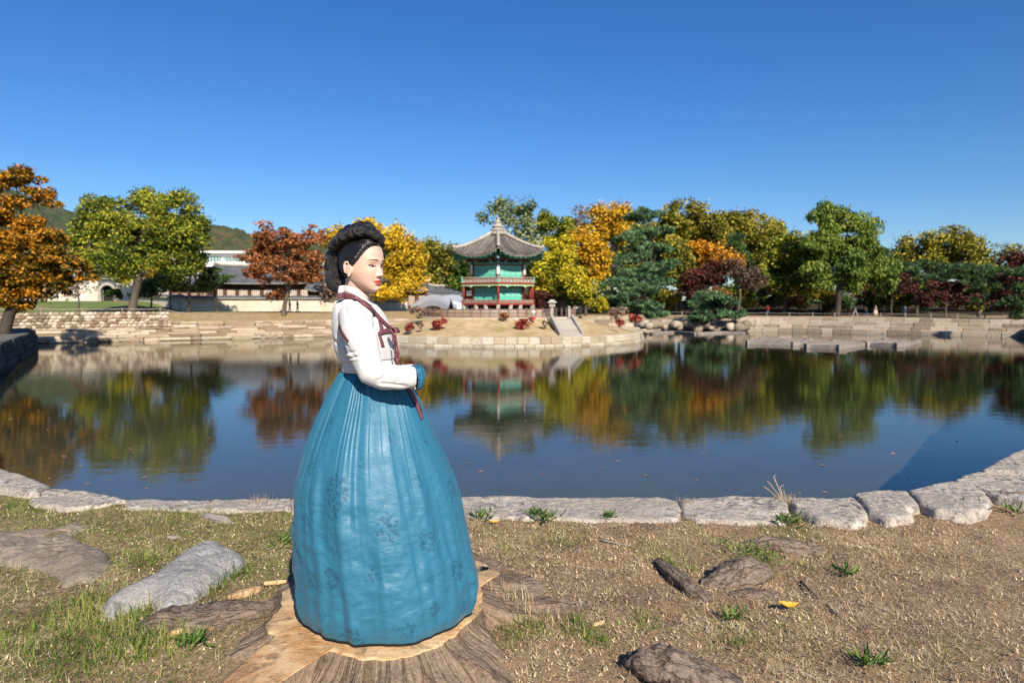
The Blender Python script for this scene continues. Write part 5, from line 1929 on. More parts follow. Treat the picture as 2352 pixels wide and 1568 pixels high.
def cut_mat():
    m = NT('sawn_wood')
    co = m.coord('World')
    n = m.noise(m.coord('World', (1, 1, 1), (0, 0, .6)), 3.2, 5, 0.65, 1.2)
    g = m.noise(m.coord('World', (3, 16, 10), (0, 0, -.55)), 4.0, 5, 0.7, 0.8)
    sp = m.noise(co, 90, 3, 0.7)
    f = m.math('ADD', m.math('MULTIPLY', n, 0.5), m.math('MULTIPLY', g, 0.5))
    c = m.ramp(f, [(0.28, (0.13, 0.065, 0.035)), (0.38, (0.42, 0.20, 0.075)), (0.48, (0.60, 0.37, 0.18)), (0.60, (0.68, 0.49, 0.28)), (0.75, (0.62, 0.50, 0.36))])
    c = m.mix(m.ramp(sp, [(0.6, 0.0), (0.75, 0.6)]), c, (0.25, 0.13, 0.06))
    dk = m.noise(co, 7.5, 6, 0.75, 1.5)
    c = m.mix(m.ramp(dk, [(0.50, 0.0), (0.66, 0.8)]), c, (0.11, 0.07, 0.045))
    m.base(c)
    m.set(rough=0.85, spec=0.2, normal=m.bump(m.math('ADD', g, m.math('MULTIPLY', sp, .4)), 0.35, 0.012))
    return m.m


M_CUT = cut_mat()
STUMP_Z = 0.176


def poly_xy(pts, z):
    return np.array([tuple(ground_pt(x, y, z))[:2] for x, y in pts])


def ray_poly(C, th, P):
    """Farthest crossing of a ray from C with polygon P for each angle."""
    out = np.zeros(len(th))
    Q = np.roll(P, -1, 0)
    for i, a in enumerate(th):
        d = np.array([math.cos(a), math.sin(a)])
        e = Q - P
        den = d[0] * e[:, 1] - d[1] * e[:, 0]
        w = P - C
        with np.errstate(divide='ignore', invalid='ignore'):
            t = (w[:, 0] * e[:, 1] - w[:, 1] * e[:, 0]) / den
            s = (w[:, 0] * d[1] - w[:, 1] * d[0]) / den
        ok = (t > 0) & (s >= 0) & (s <= 1) & np.isfinite(t)
        out[i] = t[ok].max() if ok.any() else 0.3
    return out


TOP_PX = [(1100, 1262), (1150, 1298), (1142, 1322), (1104, 1345), (1106, 1395), (1080, 1428), (1018, 1482), (935, 1512), (830, 1518), (752, 1490), (700, 1528), (610, 1590),
          (500, 1660), (430, 1640), (465, 1585), (560, 1502), (628, 1448), (606, 1425), (640, 1380), (652, 1340), (690, 1322), (750, 1288), (900, 1258)]
BASE_PX = [(1120, 1255), (1200, 1288), (1300, 1338), (1420, 1386), (1480, 1412), (1400, 1440), (1260, 1456), (1150, 1462), (1126, 1486), (1190, 1530), (1250, 1580), (1300, 1680), (900, 1820), (560, 1800),
           (380, 1700), (420, 1590), (520, 1490), (585, 1445), (570, 1405), (612, 1352), (650, 1312), (750, 1268), (900, 1236)]
SC = np.array(tuple(ground_pt(880, 1398, STUMP_Z))[:2])
NT_ = 300
th = np.linspace(0, 2 * math.pi, NT_, endpoint=False)
rt = ray_poly(SC, th, poly_xy(TOP_PX, STUMP_Z))
rb = ray_poly(SC, th, poly_xy(BASE_PX, 0.02))
ker = np.array([1, 2, 1]) / 4
for _ in range(3):
    rt = np.convolve(np.concatenate([rt[-1:], rt, rt[:1]]), ker, 'valid')
for _ in range(5):
    rb = np.convolve(np.concatenate([rb[-1:], rb, rb[:1]]), ker, 'valid')
rt = rt * (1 + .05 * (fbm(np.column_stack([np.cos(th) * 6, np.sin(th) * 6]), 1.5, 4, 61) - .5) * 2)
rb = np.maximum(rb, rt + 0.05)
dirs = np.stack([np.cos(th), np.sin(th)], 1)


def stump_top_z(XY):
    return STUMP_Z - 0.07 * sstep(-0.75, -1.35, XY[:, 0]) - 0.06 * sstep(3.2, 3.55, XY[:, 1]) + 0.012 * (fbm(XY, 6, 3, 41) - 0.5)


rings, along = [], []
NLV = 26
for i in range(NLV + 1):                      # bark sides, ground to rim
    t = 1 - i / NLV
    r = rt + (rb - rt) * t ** 1.7
    XY = SC + dirs * r[:, None]
    zt = stump_top_z(SC + dirs * rt[:, None])
    zg = land_z(XY) - 0.04
    z = zg + (zt - zg) * (1 - t) ** (1.0 - 0.15 * sstep(0.1, 0.5, rb - rt))
    co3 = np.column_stack([dirs * 7.0, np.full(NT_, (r.mean()) * 0.8)])
    furrow = fbm(np.column_stack([dirs * 9.0, (r * 2.2)]), 1.0, 4, 51) - 0.5
    knob = fbm(np.column_stack([XY * 7, z * 7]), 1.0, 3, 53) - 0.5
    amp = 0.07 * math.sin(math.pi * min(1, (1 - t) * 1.15 + .04)) if i < NLV else 0.0
    r2 = r + furrow * amp + knob * amp * .9
    XY = SC + dirs * r2[:, None]
    z = z + furrow * amp * 0.9
    rings.append(np.column_stack([XY, z]))
    along.append(np.column_stack([dirs * 3.0, r * 1.3 + z * 1.5]))
nside = len(rings)
for k in (0.985, 0.95, 0.88, 0.78, 0.66, 0.52, 0.38, 0.24, 0.1):
    XY = SC + dirs * (rt * k)[:, None]
    z = stump_top_z(XY) + 0.004 + (0.012 * (fbm(XY, 16, 4, 47) - 0.5)) * (1 if k > .5 else .2)
    rings.append(np.column_stack([XY, z]))
    along.append(np.column_stack([dirs, rt * k]))
mb = MB()
R = np.array(rings)
m_, k_n = R.shape[:2]
ii = np.arange(m_ * k_n).reshape(m_, k_n)
nn = np.roll(ii, -1, 1)
Fq = np.stack([ii[:-1], nn[:-1], nn[1:], ii[1:]], -1)
stump = thing('tree_stump', (SC[0], SC[1], 0), 'broad sawn tree stump with spreading bark roots under the woman', 'tree stump')
b1 = MB()
b1.add(R[:nside].reshape(-1, 3), Fq[:nside - 1].reshape(-1, 4))
b1.build('bark', M_SBARK, stump, smooth=True, attrs={'along': np.concatenate([np.array(along)[:nside].reshape(-1, 3)])})
b2 = MB()
T_ = R[nside - 1:]
b2.loft(T_)
b2.build('sawn_top', M_CUT, stump, smooth=True)


def gnarl(name, label, pts, radii, mat, cat, seed=0, seg=28, sub=12, rough=0.35, flat=0.8):
    """A barky root or log swept along pts, its skin furrowed."""
    pts = [Vector(p) for p in pts]
    fine, fr = [], []
    for i in range(len(pts) - 1):
        for s in range(sub):
            fine.append(pts[i].lerp(pts[i + 1], s / sub))
            fr.append(radii[i] + (radii[i + 1] - radii[i]) * s / sub)
    fine.append(pts[-1])
    fr.append(radii[-1])
    for _ in range(3):
        fine = [fine[0]] + [(fine[i - 1] + fine[i] * 2 + fine[i + 1]) / 4 for i in range(1, len(fine) - 1)] + [fine[-1]]
    rings_, al = [], []
    up = Vector((0, 0, 1))
    for i, p in enumerate(fine):
        t = (fine[min(i + 1, len(fine) - 1)] - fine[max(i - 1, 0)]).normalized()
        s = t.cross(up).normalized()
        u = s.cross(t)
        row, ra = [], []
        for j in range(seg):
            a = 2 * math.pi * j / seg
            q = np.array([[math.cos(a) * 2, math.sin(a) * 2, i * 0.13 + seed * 9]])
            k = 1 + rough * 2 * (fbm(q, 1.3, 4, seed)[0] - 0.5) + rough * .5 * (vnoise(q * np.array([[3, 3, 8]]), 1.0, seed + 3)[0] - .5)
            row.append(p + (s * math.cos(a) + u * math.sin(a) * flat) * fr[i] * k)
            ra.append((math.cos(a) * .5, math.sin(a) * .5, i * 0.03 + seed))
        rings_.append(row)
        al.append(ra)
    b = MB().loft(rings_)
    o = b.build(name, mat, None, smooth=True, attrs={'along': np.array(al).reshape(-1, 3)})
    return tag(o, label, cat)


def gp(px, py, z=0.0):
    p = ground_pt(px, py, z)
    p.z = gz(p.x, p.y) + z
    return p


gnarl('log', 'short weathered log lying askew on the dry earth', [gp(1512, 1296, .02), gp(1545, 1320, .035), gp(1585, 1348, .035), gp(1628, 1378, .01)], [.025, .042, .045, .04], M_ROOT, 'log', 1)
gnarl('root_hump', 'rounded barky root hump below the trailing weed', [gp(1612, 1352, -.03), gp(1660, 1330, .02), gp(1712, 1312, .04), gp(1752, 1316, -.02)], [.05, .085, .10, .07], M_ROOT, 'root', 2, rough=.45)
gnarl('root_hump', 'root with a pale broken end beyond the trailing weed', [gp(1700, 1262, -.02), gp(1770, 1255, .01), gp(1830, 1258, .015), gp(1878, 1270, -.02)], [.03, .06, .07, .06], M_ROOT, 'root', 3, rough=.5)
gnarl('root_hump', 'low flat root showing through the straw near the yellow leaf', [gp(1660, 1372, -.03), gp(1720, 1368, -.005), gp(1790, 1372, -.02)], [.03, .05, .04], M_ROOT, 'root', 4, rough=.5)
gnarl('root_hump', 'dark knobbly root hump with a shaded end', [gp(1450, 1545, .0), gp(1500, 1538, .05), gp(1560, 1550, .05), gp(1660, 1585, .02), gp(1760, 1640, -.03)], [.05, .085, .09, .08, .05], M_ROOT, 'root', 5, rough=.45)
gnarl('root_hump', 'crumbling bark root between the boulder and the sawn stump', [gp(300, 1462, -.03), gp(380, 1450, .01), gp(470, 1448, .02), gp(560, 1440, .01), gp(640, 1425, -.02)], [.04, .085, .10, .09, .05], M_ROOT, 'root', 6, rough=.5, flat=.55)
gnarl('root_hump', 'bare greyish root ridge behind the boulder', [gp(455, 1188, -.02), gp(480, 1190, .015), gp(515, 1204, .01), gp(545, 1216, -.02)], [.02, .035, .035, .02], M_RAFT, 'root', 7, rough=.4)
gnarl('root_hump', 'root collar beside the last kerb stones', [gp(2285, 1162, -.02), gp(2320, 1158, .02), gp(2400, 1172, -.01)], [.05, .08, .08], M_ROOT, 'root', 8, rough=.5)
for i, (x0, y0, x1, y1, r) in enumerate([(1912, 1290, 1960, 1316, .010), (1840, 1330, 1880, 1372, .008), (1900, 1385, 1930, 1412, .006), (1380, 1254, 1455, 1262, .006), (640, 1162, 720, 1150, .006)]):
    gnarl('twig', ['dark short twig on bare earth', 'thin dark twig near the yellow leaf', 'tiny dark twig beyond the yellow leaf', 'pale straw-coloured twig on dry grass', 'thin pale twig in the grass by the kerb'][i],
          [gp(x0, y0, .012), gp((x0 + x1) / 2, (y0 + y1) / 2, .018), gp(x1, y1, .01)], [r, r * .9, r * .5], M_ROOT if i < 3 else M_RAFT, 'twig', 20 + i, seg=8, sub=3)


# wood chips
def chip(label, px, py, L, W, rz, tilt, mat):
    p = gp(px, py, .015)
    n = 9
    top = []
    for j in range(n):
        s = j / (n - 1)
        w = W * (math.sin(math.pi * (0.08 + .84 * s)) ** .5) * rnd.uniform(.8, 1.1)
        x = (s - .5) * L
        top.append([(x, -w / 2, .004 * rnd.uniform(0, 1)), (x, 0, .010), (x, w / 2, .004), (x, w / 2, -.004), (x, -w / 2, -.004)])
    o = MB().loft(top).build('wood_chip', mat, None, local=True)
    o.location = p
    o.rotation_euler = (tilt, rnd.uniform(-.15, .15), rz)
    tag(o, label, 'wood chip')


chip('large pale wood chip lying left of the stump', 562, 1385, .16, .075, .65, .1, M_CUT)
chip('slim wood chip resting on the stump rim', 632, 1368, .11, .03, .55, .2, M_CUT)
chip('pale wood splinter in the bark beside the boulder', 395, 1438, .10, .035, .5, .1, M_RAFT)
chip('buff chip on the crumbling root', 398, 1484, .09, .045, .35, .1, M_CUT)
chip('small grey chip in the grass behind the boulder', 400, 1240, .08, .03, .1, .1, M_RAFT)
for i, (px, py) in enumerate([(1770, 1210), (1375, 1452), (1010, 1560), (340, 1450), (860, 1555)]):
    chip(['cream wood sliver by the green weed at the kerb', 'white chip on the bare earth', 'ochre splinter at the stump foot', 'ivory chip on the crumbling root', 'tan splinter on the bark under the hem'][i], px, py, .07, .018, i * .7, .1, M_CUT)

# ------------------------------------------------------------------ fallen leaves
L_FALLEN = simple('fallen_leaf_gold', [(0.3, (0.42, 0.19, 0.02)), (0.5, (0.62, 0.33, 0.03)), (0.7, (0.7, 0.45, 0.08))], 14, .6, .4, .004)
L_FLOAT = simple('floating_leaf_rust', [(0.3, (0.22, 0.10, 0.045)), (0.5, (0.42, 0.21, 0.09)), (0.7, (0.55, 0.32, 0.15))], 10, .6, .4, .004, isl=.5)


def leaf_mesh(name, L, W, curl, mat, lobes=0, n=11):
    rows = []
    for j in range(n):
        s = j / (n - 1)
        w = W * math.sin(math.pi * min(1, .03 + s * .97)) ** .75 * (1 - .25 * s)
        if lobes:
            w *= 1 - .35 * abs(math.sin(s * math.pi * lobes))
        x = (s - .5) * L
        z = curl * ((s - .5) ** 2) * 4
        rows.append([(x, -w, z + curl * .8), (x, -w * .5, z + curl * .15), (x, 0, z), (x, w * .5, z + curl * .15), (x, w, z + curl * .8)])
    o = MB().loft(rows, closed=False).build(name, mat, smooth=True)
    d = o.data
    bpy.data.objects.remove(o)
    return d


lm_ = leaf_mesh('leaf', .105, .032, .014, L_FALLEN, 3)
o = link_mesh('fallen_leaf', lm_, None, gp(1812, 1396, .02), (.25, .1, .15))
tag(o, 'bright yellow fallen leaf on the dry earth', 'leaf')
o = link_mesh('fallen_leaf', leaf_mesh('leaf', .07, .014, .008, L_FALLEN), None, gp(1135, 1214, .02), (.3, .1, .4))
tag(o, 'small orange leaf beside the weed at the kerb', 'leaf')
flm = [leaf_mesh('leaf', .15, .05, .02, L_FLOAT, q) for q in (0, 2, 3)]
fl = np.random.default_rng(14)
spots = [(327, 1097), (372, 1082), (350, 1062), (338, 1078), (460, 1040), (414, 1078), (404, 1046), (186, 1068), (335, 1118), (118, 1096), (200, 1110), (1108, 1080), (1080, 1066), (1248, 1090), (1318, 1012), (1386, 1076), (1382, 1050),
         (1420, 1060), (1890, 1070), (1895, 1132), (1835, 1133), (1660, 1050), (1620, 1040), (1325, 1005), (1930, 1000), (1770, 980), (1700, 985), (1690, 990), (1122, 940), (1210, 970), (568, 1014), (600, 1010), (640, 1040), (480, 1004), (150, 1046), (60, 1020),
         (26, 960), (40, 1000), (90, 940), (20, 925), (70, 905), (110, 985), (240, 1000), (275, 1052), (300, 1030), (250, 1085), (2080, 1100), (2200, 1010), (2050, 1040), (1520, 1020), (1480, 1090), (1600, 1100), (1740, 1060)]
for i, (px, py) in enumerate(spots):
    p = ground_pt(px + fl.uniform(-4, 4), py + fl.uniform(-3, 3), WATER_Z + .006)
    o = link_mesh('floating_leaf', flm[i % 3], None, p, (fl.uniform(-.15, .15), fl.uniform(-.1, .1), fl.uniform(0, 6.3)))
    s = fl.uniform(.35, .85)
    o.scale = (s, s, s * .3)
    tag(o, 'rust brown fallen leaf floating on the pond', 'leaf', 'leaves floating on the pond')

# ------------------------------------------------------------------ broad-leaved weeds
M_WEED = simple('weed_leaf', [(0.3, (0.035, 0.075, 0.012)), (0.5, (0.075, 0.14, 0.022)), (0.7, (0.15, 0.22, 0.04))], 9, .5, .3, .003, isl=.4)
wl_mesh = [leaf_mesh('leaf', .070, .0075, .006, M_WEED, q, 9) for q in (0, 3)]
WEEDS = [(1240, 1212, 26, .14, 'leafy green weed at the foot of the long kerb stone'), (1104, 1208, 16, .10, 'low green weed beside the skirt and kerb'),
         (1818, 1216, 24, .13, 'green weed under the split kerb stones'), (2236, 1186, 22, .12, 'spiky green weed by the end kerb stones'),
         (1398, 1212, 8, .05, 'tiny green weed in front of the long kerb stone'), (445, 1520, 11, .10, 'dandelion-like weed beside the sawn root'),
         (1702, 1278, 26, .16, 'trailing dark green weed over the root hump'), (1760, 1296, 20, .12, 'trailing green runner beside the root hump'),
         (1940, 1318, 9, .07, 'sparse green sprig beside the dark twig'), (1996, 1532, 12, .08, 'small green tuft on the bare earth'),
         (1690, 1432, 6, .06, 'two-leaved seedling below the flat root'), (120, 1112, 14, .10, 'green weed between the first kerb stones'), (2325, 1190, 10, .09, 'weed by the root collar'),
         (655, 1262, 8, .10, 'bright grass-like weed at the edge of the skirt')]
wr = np.random.default_rng(4)
for (px, py, n, R, lab) in WEEDS:
    b = gp(px, py)
    t = thing('weed', b, lab, 'weed')
    trail = 'trailing' in lab
    for j in range(int(n * 2.2)):
        a = wr.uniform(0, 6.28)
        el = wr.uniform(.15, 1.0)
        s = wr.uniform(.6, 1.15) * (.7 if trail else 1)
        off = wr.normal(size=2) * R * (.55 if trail else .35)
        o = link_mesh('leaf', wl_mesh[j % 2], t)
        z = gz(b.x + off[0], b.y + off[1]) - b.z
        L = .05 * s
        o.location = (off[0] + math.cos(a) * L * math.cos(el), off[1] + math.sin(a) * L * math.cos(el), z + .015 + L * math.sin(el) + (wr.uniform(0, .05) if trail else 0))
        o.rotation_euler = (wr.uniform(-.4, .4), -el, a)
        o.scale = (s, s * 1.1, s)


# ------------------------------------------------------------------ grass, straw and crumbs
def strip_mat(name, cols, rough=.7, tr=.25):
    return leaf_mat(name, cols, 3.0, rough, tr, .9)


M_BLADE = strip_mat('grass_blades', [(0.05, 0.10, 0.012), (0.11, 0.19, 0.02), (0.20, 0.28, 0.035), (0.38, 0.36, 0.09)])
M_STRAW = strip_mat('dry_straw', [(0.13, 0.076, 0.040), (0.39, 0.26, 0.14), (0.62, 0.45, 0.255), (0.72, 0.575, 0.37)], .8, .1)


def blocked(P):
    """Spots covered by stump, stones or kerb."""
    X = SC + 0
    d = P - SC
    a = np.arctan2(d[:, 1], d[:, 0]) % (2 * math.pi)
    r = np.hypot(d[:, 0], d[:, 1])
    rr2 = np.interp(a, np.append(th, 2 * math.pi), np.append(rt + (rb - rt) * .55, (rt + (rb - rt) * .55)[0]))
    bad = r < rr2
    for poly, tz in KST:
        bad |= inside(P, poly_xy(poly, tz)) & (NR.random(len(P)) < .97)
    bo = poly_xy([(245, 1395), (330, 1350), (420, 1280), (515, 1262), (552, 1285), (480, 1350), (400, 1402), (340, 1382), (262, 1408)], .05)
    bad |= inside(P, bo)
    mu = poly_xy([(-60, 1238), (20, 1228), (150, 1215), (160, 1232), (228, 1264), (250, 1300), (205, 1325), (150, 1338), (118, 1315), (60, 1288), (-60, 1276)], .03)
    bad |= inside(P, mu) & (NR.random(len(P)) < .85)
    bad |= inside(P, POND)
    return bad


def scatter(n, y0=2.05, y1=5.1):
    y = np.sqrt(NR.uniform(y0 ** 2, y1 ** 2, n))
    x = np.clip(NR.normal(0, .62, n), -1.3, 1.3) * y
    return np.stack([x, y], 1)


def strips(P, L, W, el, az, bend, segs=2):
    """Tapered grass blades rooted at P; el elevation, bend droop."""
    n = len(P)
    z = land_z(P)
    base = np.column_stack([P, z])
    dirh = np.stack([np.cos(az), np.sin(az), np.zeros(n)], 1)
    side_ = np.stack([-np.sin(az), np.cos(az), np.zeros(n)], 1)
    Vs = []
    p = base.copy()
    for s in range(segs + 1):
        f = s / segs
        w = W * (1 - .85 * f ** 1.5)
        Vs.append(p - side_ * (w / 2)[:, None])
        Vs.append(p + side_ * (w / 2)[:, None])
        e = el - bend * f
        p = p + (dirh * np.cos(e)[:, None] + np.array([0, 0, 1.0]) * np.sin(e)[:, None]) * (L / segs)[:, None]
    V = np.stack(Vs, 1)
    k = 2 * (segs + 1)
    b = (np.arange(n) * k)[:, None]
    F = np.concatenate([b + np.array([[2 * s, 2 * s + 1, 2 * s + 3, 2 * s + 2]]) for s in range(segs)])
    return V.reshape(-1, 3), F


# straw lying flat
P = scatter(125000)
P = P[~blocked(P)]
keep = NR.random(len(P)) < np.clip(0.42 + 3.2 * (fbm(P, 1.9, 4, 77) - .5) - .15 * sstep(1.0, 2.4, P[:, 0]), .06, 1)
P = P[keep]
n = len(P)
mb = MB()
V, F = strips(P, NR.gamma(2.2, .014, n) + .012, NR.uniform(.0012, .0036, n), NR.uniform(-.12, .4, n), NR.uniform(0, 6.28, n), NR.uniform(-.2, .5, n), 1)
V[:, 2] += .006
mb.add(V, F)
# broken bits of dead leaf and chaff
P = scatter(64000)
P = P[~blocked(P)]
P = P[NR.random(len(P)) < np.clip(.75 + 1.6 * (fbm(P, 2.6, 4, 83) - .5), .2, 1)]
n = len(P)
V, F = strips(P, NR.uniform(.006, .022, n), NR.uniform(.004, .010, n), NR.uniform(-.2, .9, n), NR.uniform(0, 6.28, n), NR.uniform(-.4, .8, n), 1)
V[:, 2] += np.repeat(NR.uniform(.003, .010, n), 4)
mb.add(V, F)
# upright stubble and dry tufts
P = scatter(34000)
P = P[~blocked(P)]
P = P[NR.random(len(P)) < np.clip(.35 + 3 * (fbm(P, 2.4, 3, 79) - .5), .05, 1)]
n = len(P)
V, F = strips(P, NR.uniform(.015, .05, n), NR.uniform(.0012, .0026, n), NR.uniform(.6, 1.5, n), NR.uniform(0, 6.28, n), NR.uniform(-.3, .6, n), 1)
mb.add(V, F)
for (px, py, m, R, h) in [(1572, 1176, 160, .05, .09), (1812, 1172, 220, .07, .12), (1995, 1188, 130, .06, .08), (320, 1146, 90, .06, .09), (612, 1148, 160, .10, .12), (600, 1168, 100, .08, .1), (1150, 1430, 160, .09, .12), (1190, 1440, 140, .10, .12),
                          (1100, 1450, 90, .06, .10), (1160, 1200, 60, .1, .06), (2080, 1180, 90, .08, .07), (2180, 1180, 90, .08, .06), (1280, 1225, 80, .1, .06), (440, 1150, 80, .12, .07), (1250, 1470, 110, .1, .09), (310, 1400, 110, .09, .07), (370, 1412, 90, .07, .07)]:
    c = ground_pt(px, py)
    P = np.array([c.x, c.y]) + NR.normal(size=(m, 2)) * R * .5
    V, F = strips(P, NR.uniform(.4, 1.1, m) * h, NR.uniform(.0015, .003, m), NR.uniform(.5, 1.5, m), NR.uniform(0, 6.28, m), NR.uniform(-.2, 1.0, m), 2)
    mb.add(V, F)
straw = mb.build('straw', M_STRAW)
tag(straw, 'dry straw and stubble strewn over the near bank', 'straw', kind='stuff')

# living grass
mb = MB()
P = scatter(150000)
P = P[~blocked(P)]
g = green_mask(P) ** 1.4
P = P[NR.random(len(P)) < g * .55 + .008]
n = len(P)
V, F = strips(P, NR.gamma(4, .0058, n) + .007, NR.uniform(.0016, .0042, n), NR.uniform(.25, 1.4, n), NR.uniform(0, 6.28, n), NR.uniform(-.1, 1.3, n), 2)
mb.add(V, F)
for (px, py, m, R, h) in [(600, 1160, 260, .2, .1), (260, 1440, 500, .3, .1), (200, 1400, 300, .22, .09), (330, 1290, 420, .25, .06), (420, 1190, 260, .3, .08), (150, 1160, 260, .3, .08), (540, 1330, 220, .14, .08), (470, 1370, 260, .14, .09),
                          (1530, 1300, 90, .07, .08), (1590, 1308, 60, .05, .06), (1160, 1270, 60, .08, .05), (1210, 1480, 120, .12, .08), (1330, 1480, 100, .12, .08), (1480, 1450, 90, .12, .06), (1700, 1480, 120, .16, .06), (200, 1540, 420, .35, .10), (60, 1470, 300, .3, .07),
                          (120, 1290, 120, .12, .06), (655, 1255, 30, .06, .12), (1380, 1500, 60, .07, .08), (1850, 1300, 40, .08, .05), (350, 1520, 200, .2, .11), (40, 1180, 260, .3, .07), (1100, 1195, 60, .06, .09)]:
    c = ground_pt(px, py)
    P = np.array([c.x, c.y]) + NR.normal(size=(m, 2)) * R * .45
    P = P[~blocked(P)]
    m = len(P)
    if not m:
        continue
    V, F = strips(P, NR.uniform(.4, 1.1, m) * h, NR.uniform(.002, .0055, m), NR.uniform(.3, 1.45, m), NR.uniform(0, 6.28, m), NR.uniform(-.1, 1.4, m), 3)
    mb.add(V, F)
grass = mb.build('grass', M_BLADE)
tag(grass, 'short green grass on the near bank', 'grass', kind='stuff')

# crumbs of earth and grit
P = scatter(9000, 2.05, 4.9)
P = P[~blocked(P)]
n = len(P)
s = NR.gamma(2.0, .0022, n) + .0015
z = land_z(P) + s * .2
O = np.array([(-1, -.6, -.5), (1, -.7, -.5), (.1, 1, -.5), (0, 0, .9)])
ang = NR.uniform(0, 6.28, n)
ca, sa = np.cos(ang), np.sin(ang)
V = np.zeros((n, 4, 3))
J = O[None] * NR.uniform(.6, 1.3, (n, 4, 1))
V[..., 0] = (J[..., 0] * ca[:, None] - J[..., 1] * sa[:, None]) * s[:, None] + P[:, :1]
V[..., 1] = (J[..., 0] * sa[:, None] + J[..., 1] * ca[:, None]) * s[:, None] + P[:, 1:]
V[..., 2] = J[..., 2] * s[:, None] + z[:, None]
b = (np.arange(n) * 4)[:, None]
F = np.concatenate([b + np.array([f]) for f in ((0, 2, 1), (0, 1, 3), (1, 2, 3), (2, 0, 3))])
mb = MB()
mb.add(V.reshape(-1, 3), F)
grit = mb.build('grit', M_mudrock)
tag(grit, 'crumbs of earth and grit on the near bank', 'grit', kind='stuff')

# dry seed stalk on the kerb
t = thing('dry_stalk', gp(1800, 1168), 'pale dry weed stalk standing between two kerb stones', 'dry weed')
b = Vector(gp(1800, 1168))
for i, (dx, dz, tx) in enumerate([(-.07, .13, -.02), (-.04, .18, .02), (-.09, .09, -.03), (.01, .10, .03)]):
    MB().tube([b, b + Vector((dx * .5, .05, dz * .55)), b + Vector((dx, .1, dz)), b + Vector((dx + tx, .1, dz + .02))], [.004, .0035, .0028, .001], 5).build('stem', M_STRAW, t)

# ================================================================== THE WOMAN IN HANBOK
WD = 2.9
W0 = Vector((xat(885, WD), WD, 0.186))
woman = thing('person', W0, 'woman in white jacket and wide blue hanbok skirt standing on the stump', 'person')


def skin_mat():
    m = NT('skin')
    c = m.attr('tone')
    n = m.noise(m.coord('Object'), 60, 3, .6)
    m.base(m.mix(.12, c, m.ramp(n, [(.3, (.62, .40, .30)), (.7, (.80, .62, .50))])))
    m.set(rough=.48, spec=.35)
    m.p.inputs['Subsurface Weight'].default_value = .12
    m.p.inputs['Subsurface Radius'].default_value = (.012, .005, .003)
    m.p.inputs['Subsurface Scale'].default_value = .5
    return m.m


def hair_mat(name, crimp=0.0):
    m = NT(name)
    co = m.attr('flow', 'Vector')
    n = m.noise(co, 1.0, 4, .7, .2 + crimp)
    m.base(m.ramp(n, [(.35, (.0025, .002, .0018)), (.7, (.014, .010, .008))]))
    m.set(rough=m.ramp(n, [(.3, .34), (.7, .18)]), spec=.75, normal=m.bump(n, .7 + crimp * .6, .004))
    return m.m


def silk_white():
    m = NT('white_ramie')
    co = m.coord('Object')
    w = m.noise(m.coord('Object', (1, 1, 4)), 220, 2, .5)
    f = m.noise(co, 9, 4, .6)
    m.base(m.ramp(f, [(.3, (.56, .54, .52)), (.7, (.63, .61, .59))]))
    h = m.math('ADD', m.math('MULTIPLY', w, .15), f)
    m.set(rough=.7, spec=.25, normal=m.bump(h, .25, .008))
    m.p.inputs['Sheen Weight'].default_value = .15
    return m.m


def brocade(name, c0, c1, motif):
    m = NT(name)
    co = m.coord('Object')
    v = m.voronoi(co, 55)
    n = m.noise(co, 160, 3, .6)
    f = m.math('ADD', m.math('MULTIPLY', v, .8), m.math('MULTIPLY', n, .4))
    m.base(m.ramp(f, [(.3, c0), (.6, c1)]))
    m.set(rough=.5, spec=.4, normal=m.bump(n, .3, .003))
    return m.m


def skirt_mat():
    m = NT('blue_jacquard')
    uv = m.attr('cloth', 'Vector')
    mo = m.attr('motif', 'Fac')
    mp = m.new('ShaderNodeMapping')
    mp.inputs['Scale'].default_value = (26, 620, 1)
    m.link(uv, mp.inputs[0])
    slub = m.noise(mp.outputs[0], 1.0, 4, .65)
    mp2 = m.new('ShaderNodeMapping')
    mp2.inputs['Scale'].default_value = (2.4, 5.5, 1)
    m.link(uv, mp2.inputs[0])
    cloud = m.noise(mp2.outputs[0], 1.6, 6, .68, 1.4)
    c = m.ramp(slub, [(.25, (.016, .105, .175)), (.5, (.024, .142, .228)), (.75, (.041, .188, .28))])
    c = m.mix(m.math('MULTIPLY', mo, .72), c, (.004, .05, .10))
    m.base(c)
    r = m.math('ADD', m.ramp(cloud, [(.36, .58), (.62, .40)]), m.math('MULTIPLY', mo, .12))
    h = m.math('ADD', m.math('MULTIPLY', slub, .06), m.math('MULTIPLY', cloud, .75))
    m.set(rough=r, spec=.42, normal=m.bump(h, .45, .016))
    m.p.inputs['Sheen Weight'].default_value = .12
    m.p.inputs['Sheen Roughness'].default_value = .35
    m.p.inputs['Sheen Tint'].default_value = (.5, .8, 1, 1)
    return m.m


M_SKIN = skin_mat()
M_HAIR = hair_mat('black_hair')
M_HAIRB = hair_mat('black_braid', .5)
M_JACKET = silk_white()
M_BAND = silk_white()
M_MAROON = brocade('maroon_brocade', (.085, .022, .034), (.165, .055, .068), 0)
M_CUFF = brocade('blue_cuff', (.008, .06, .115), (.024, .13, .21), 0)
M_SKIRT = skirt_mat()
M_EYE = paint('eye_white', (.42, .37, .34), .25, .05)
M_IRIS = paint('dark_iris', (.012, .008, .006), .12, .2)
M_LASH = paint('lash_black', (.012, .009, .008), .5, .2)
M_BROW = paint('brow_brown', (.13, .075, .050), .7, .2)
M_BROWD = paint('brow_dark', (.075, .043, .03), .7, .2)
M_SCALP = paint('parting_skin', (.55, .36, .26), .6, .1)
M_SHOE = paint('shoe', (.6, .57, .52), .5, .1)
M_LINING = paint('dark_hem', (.012, .015, .02), .8, .2)


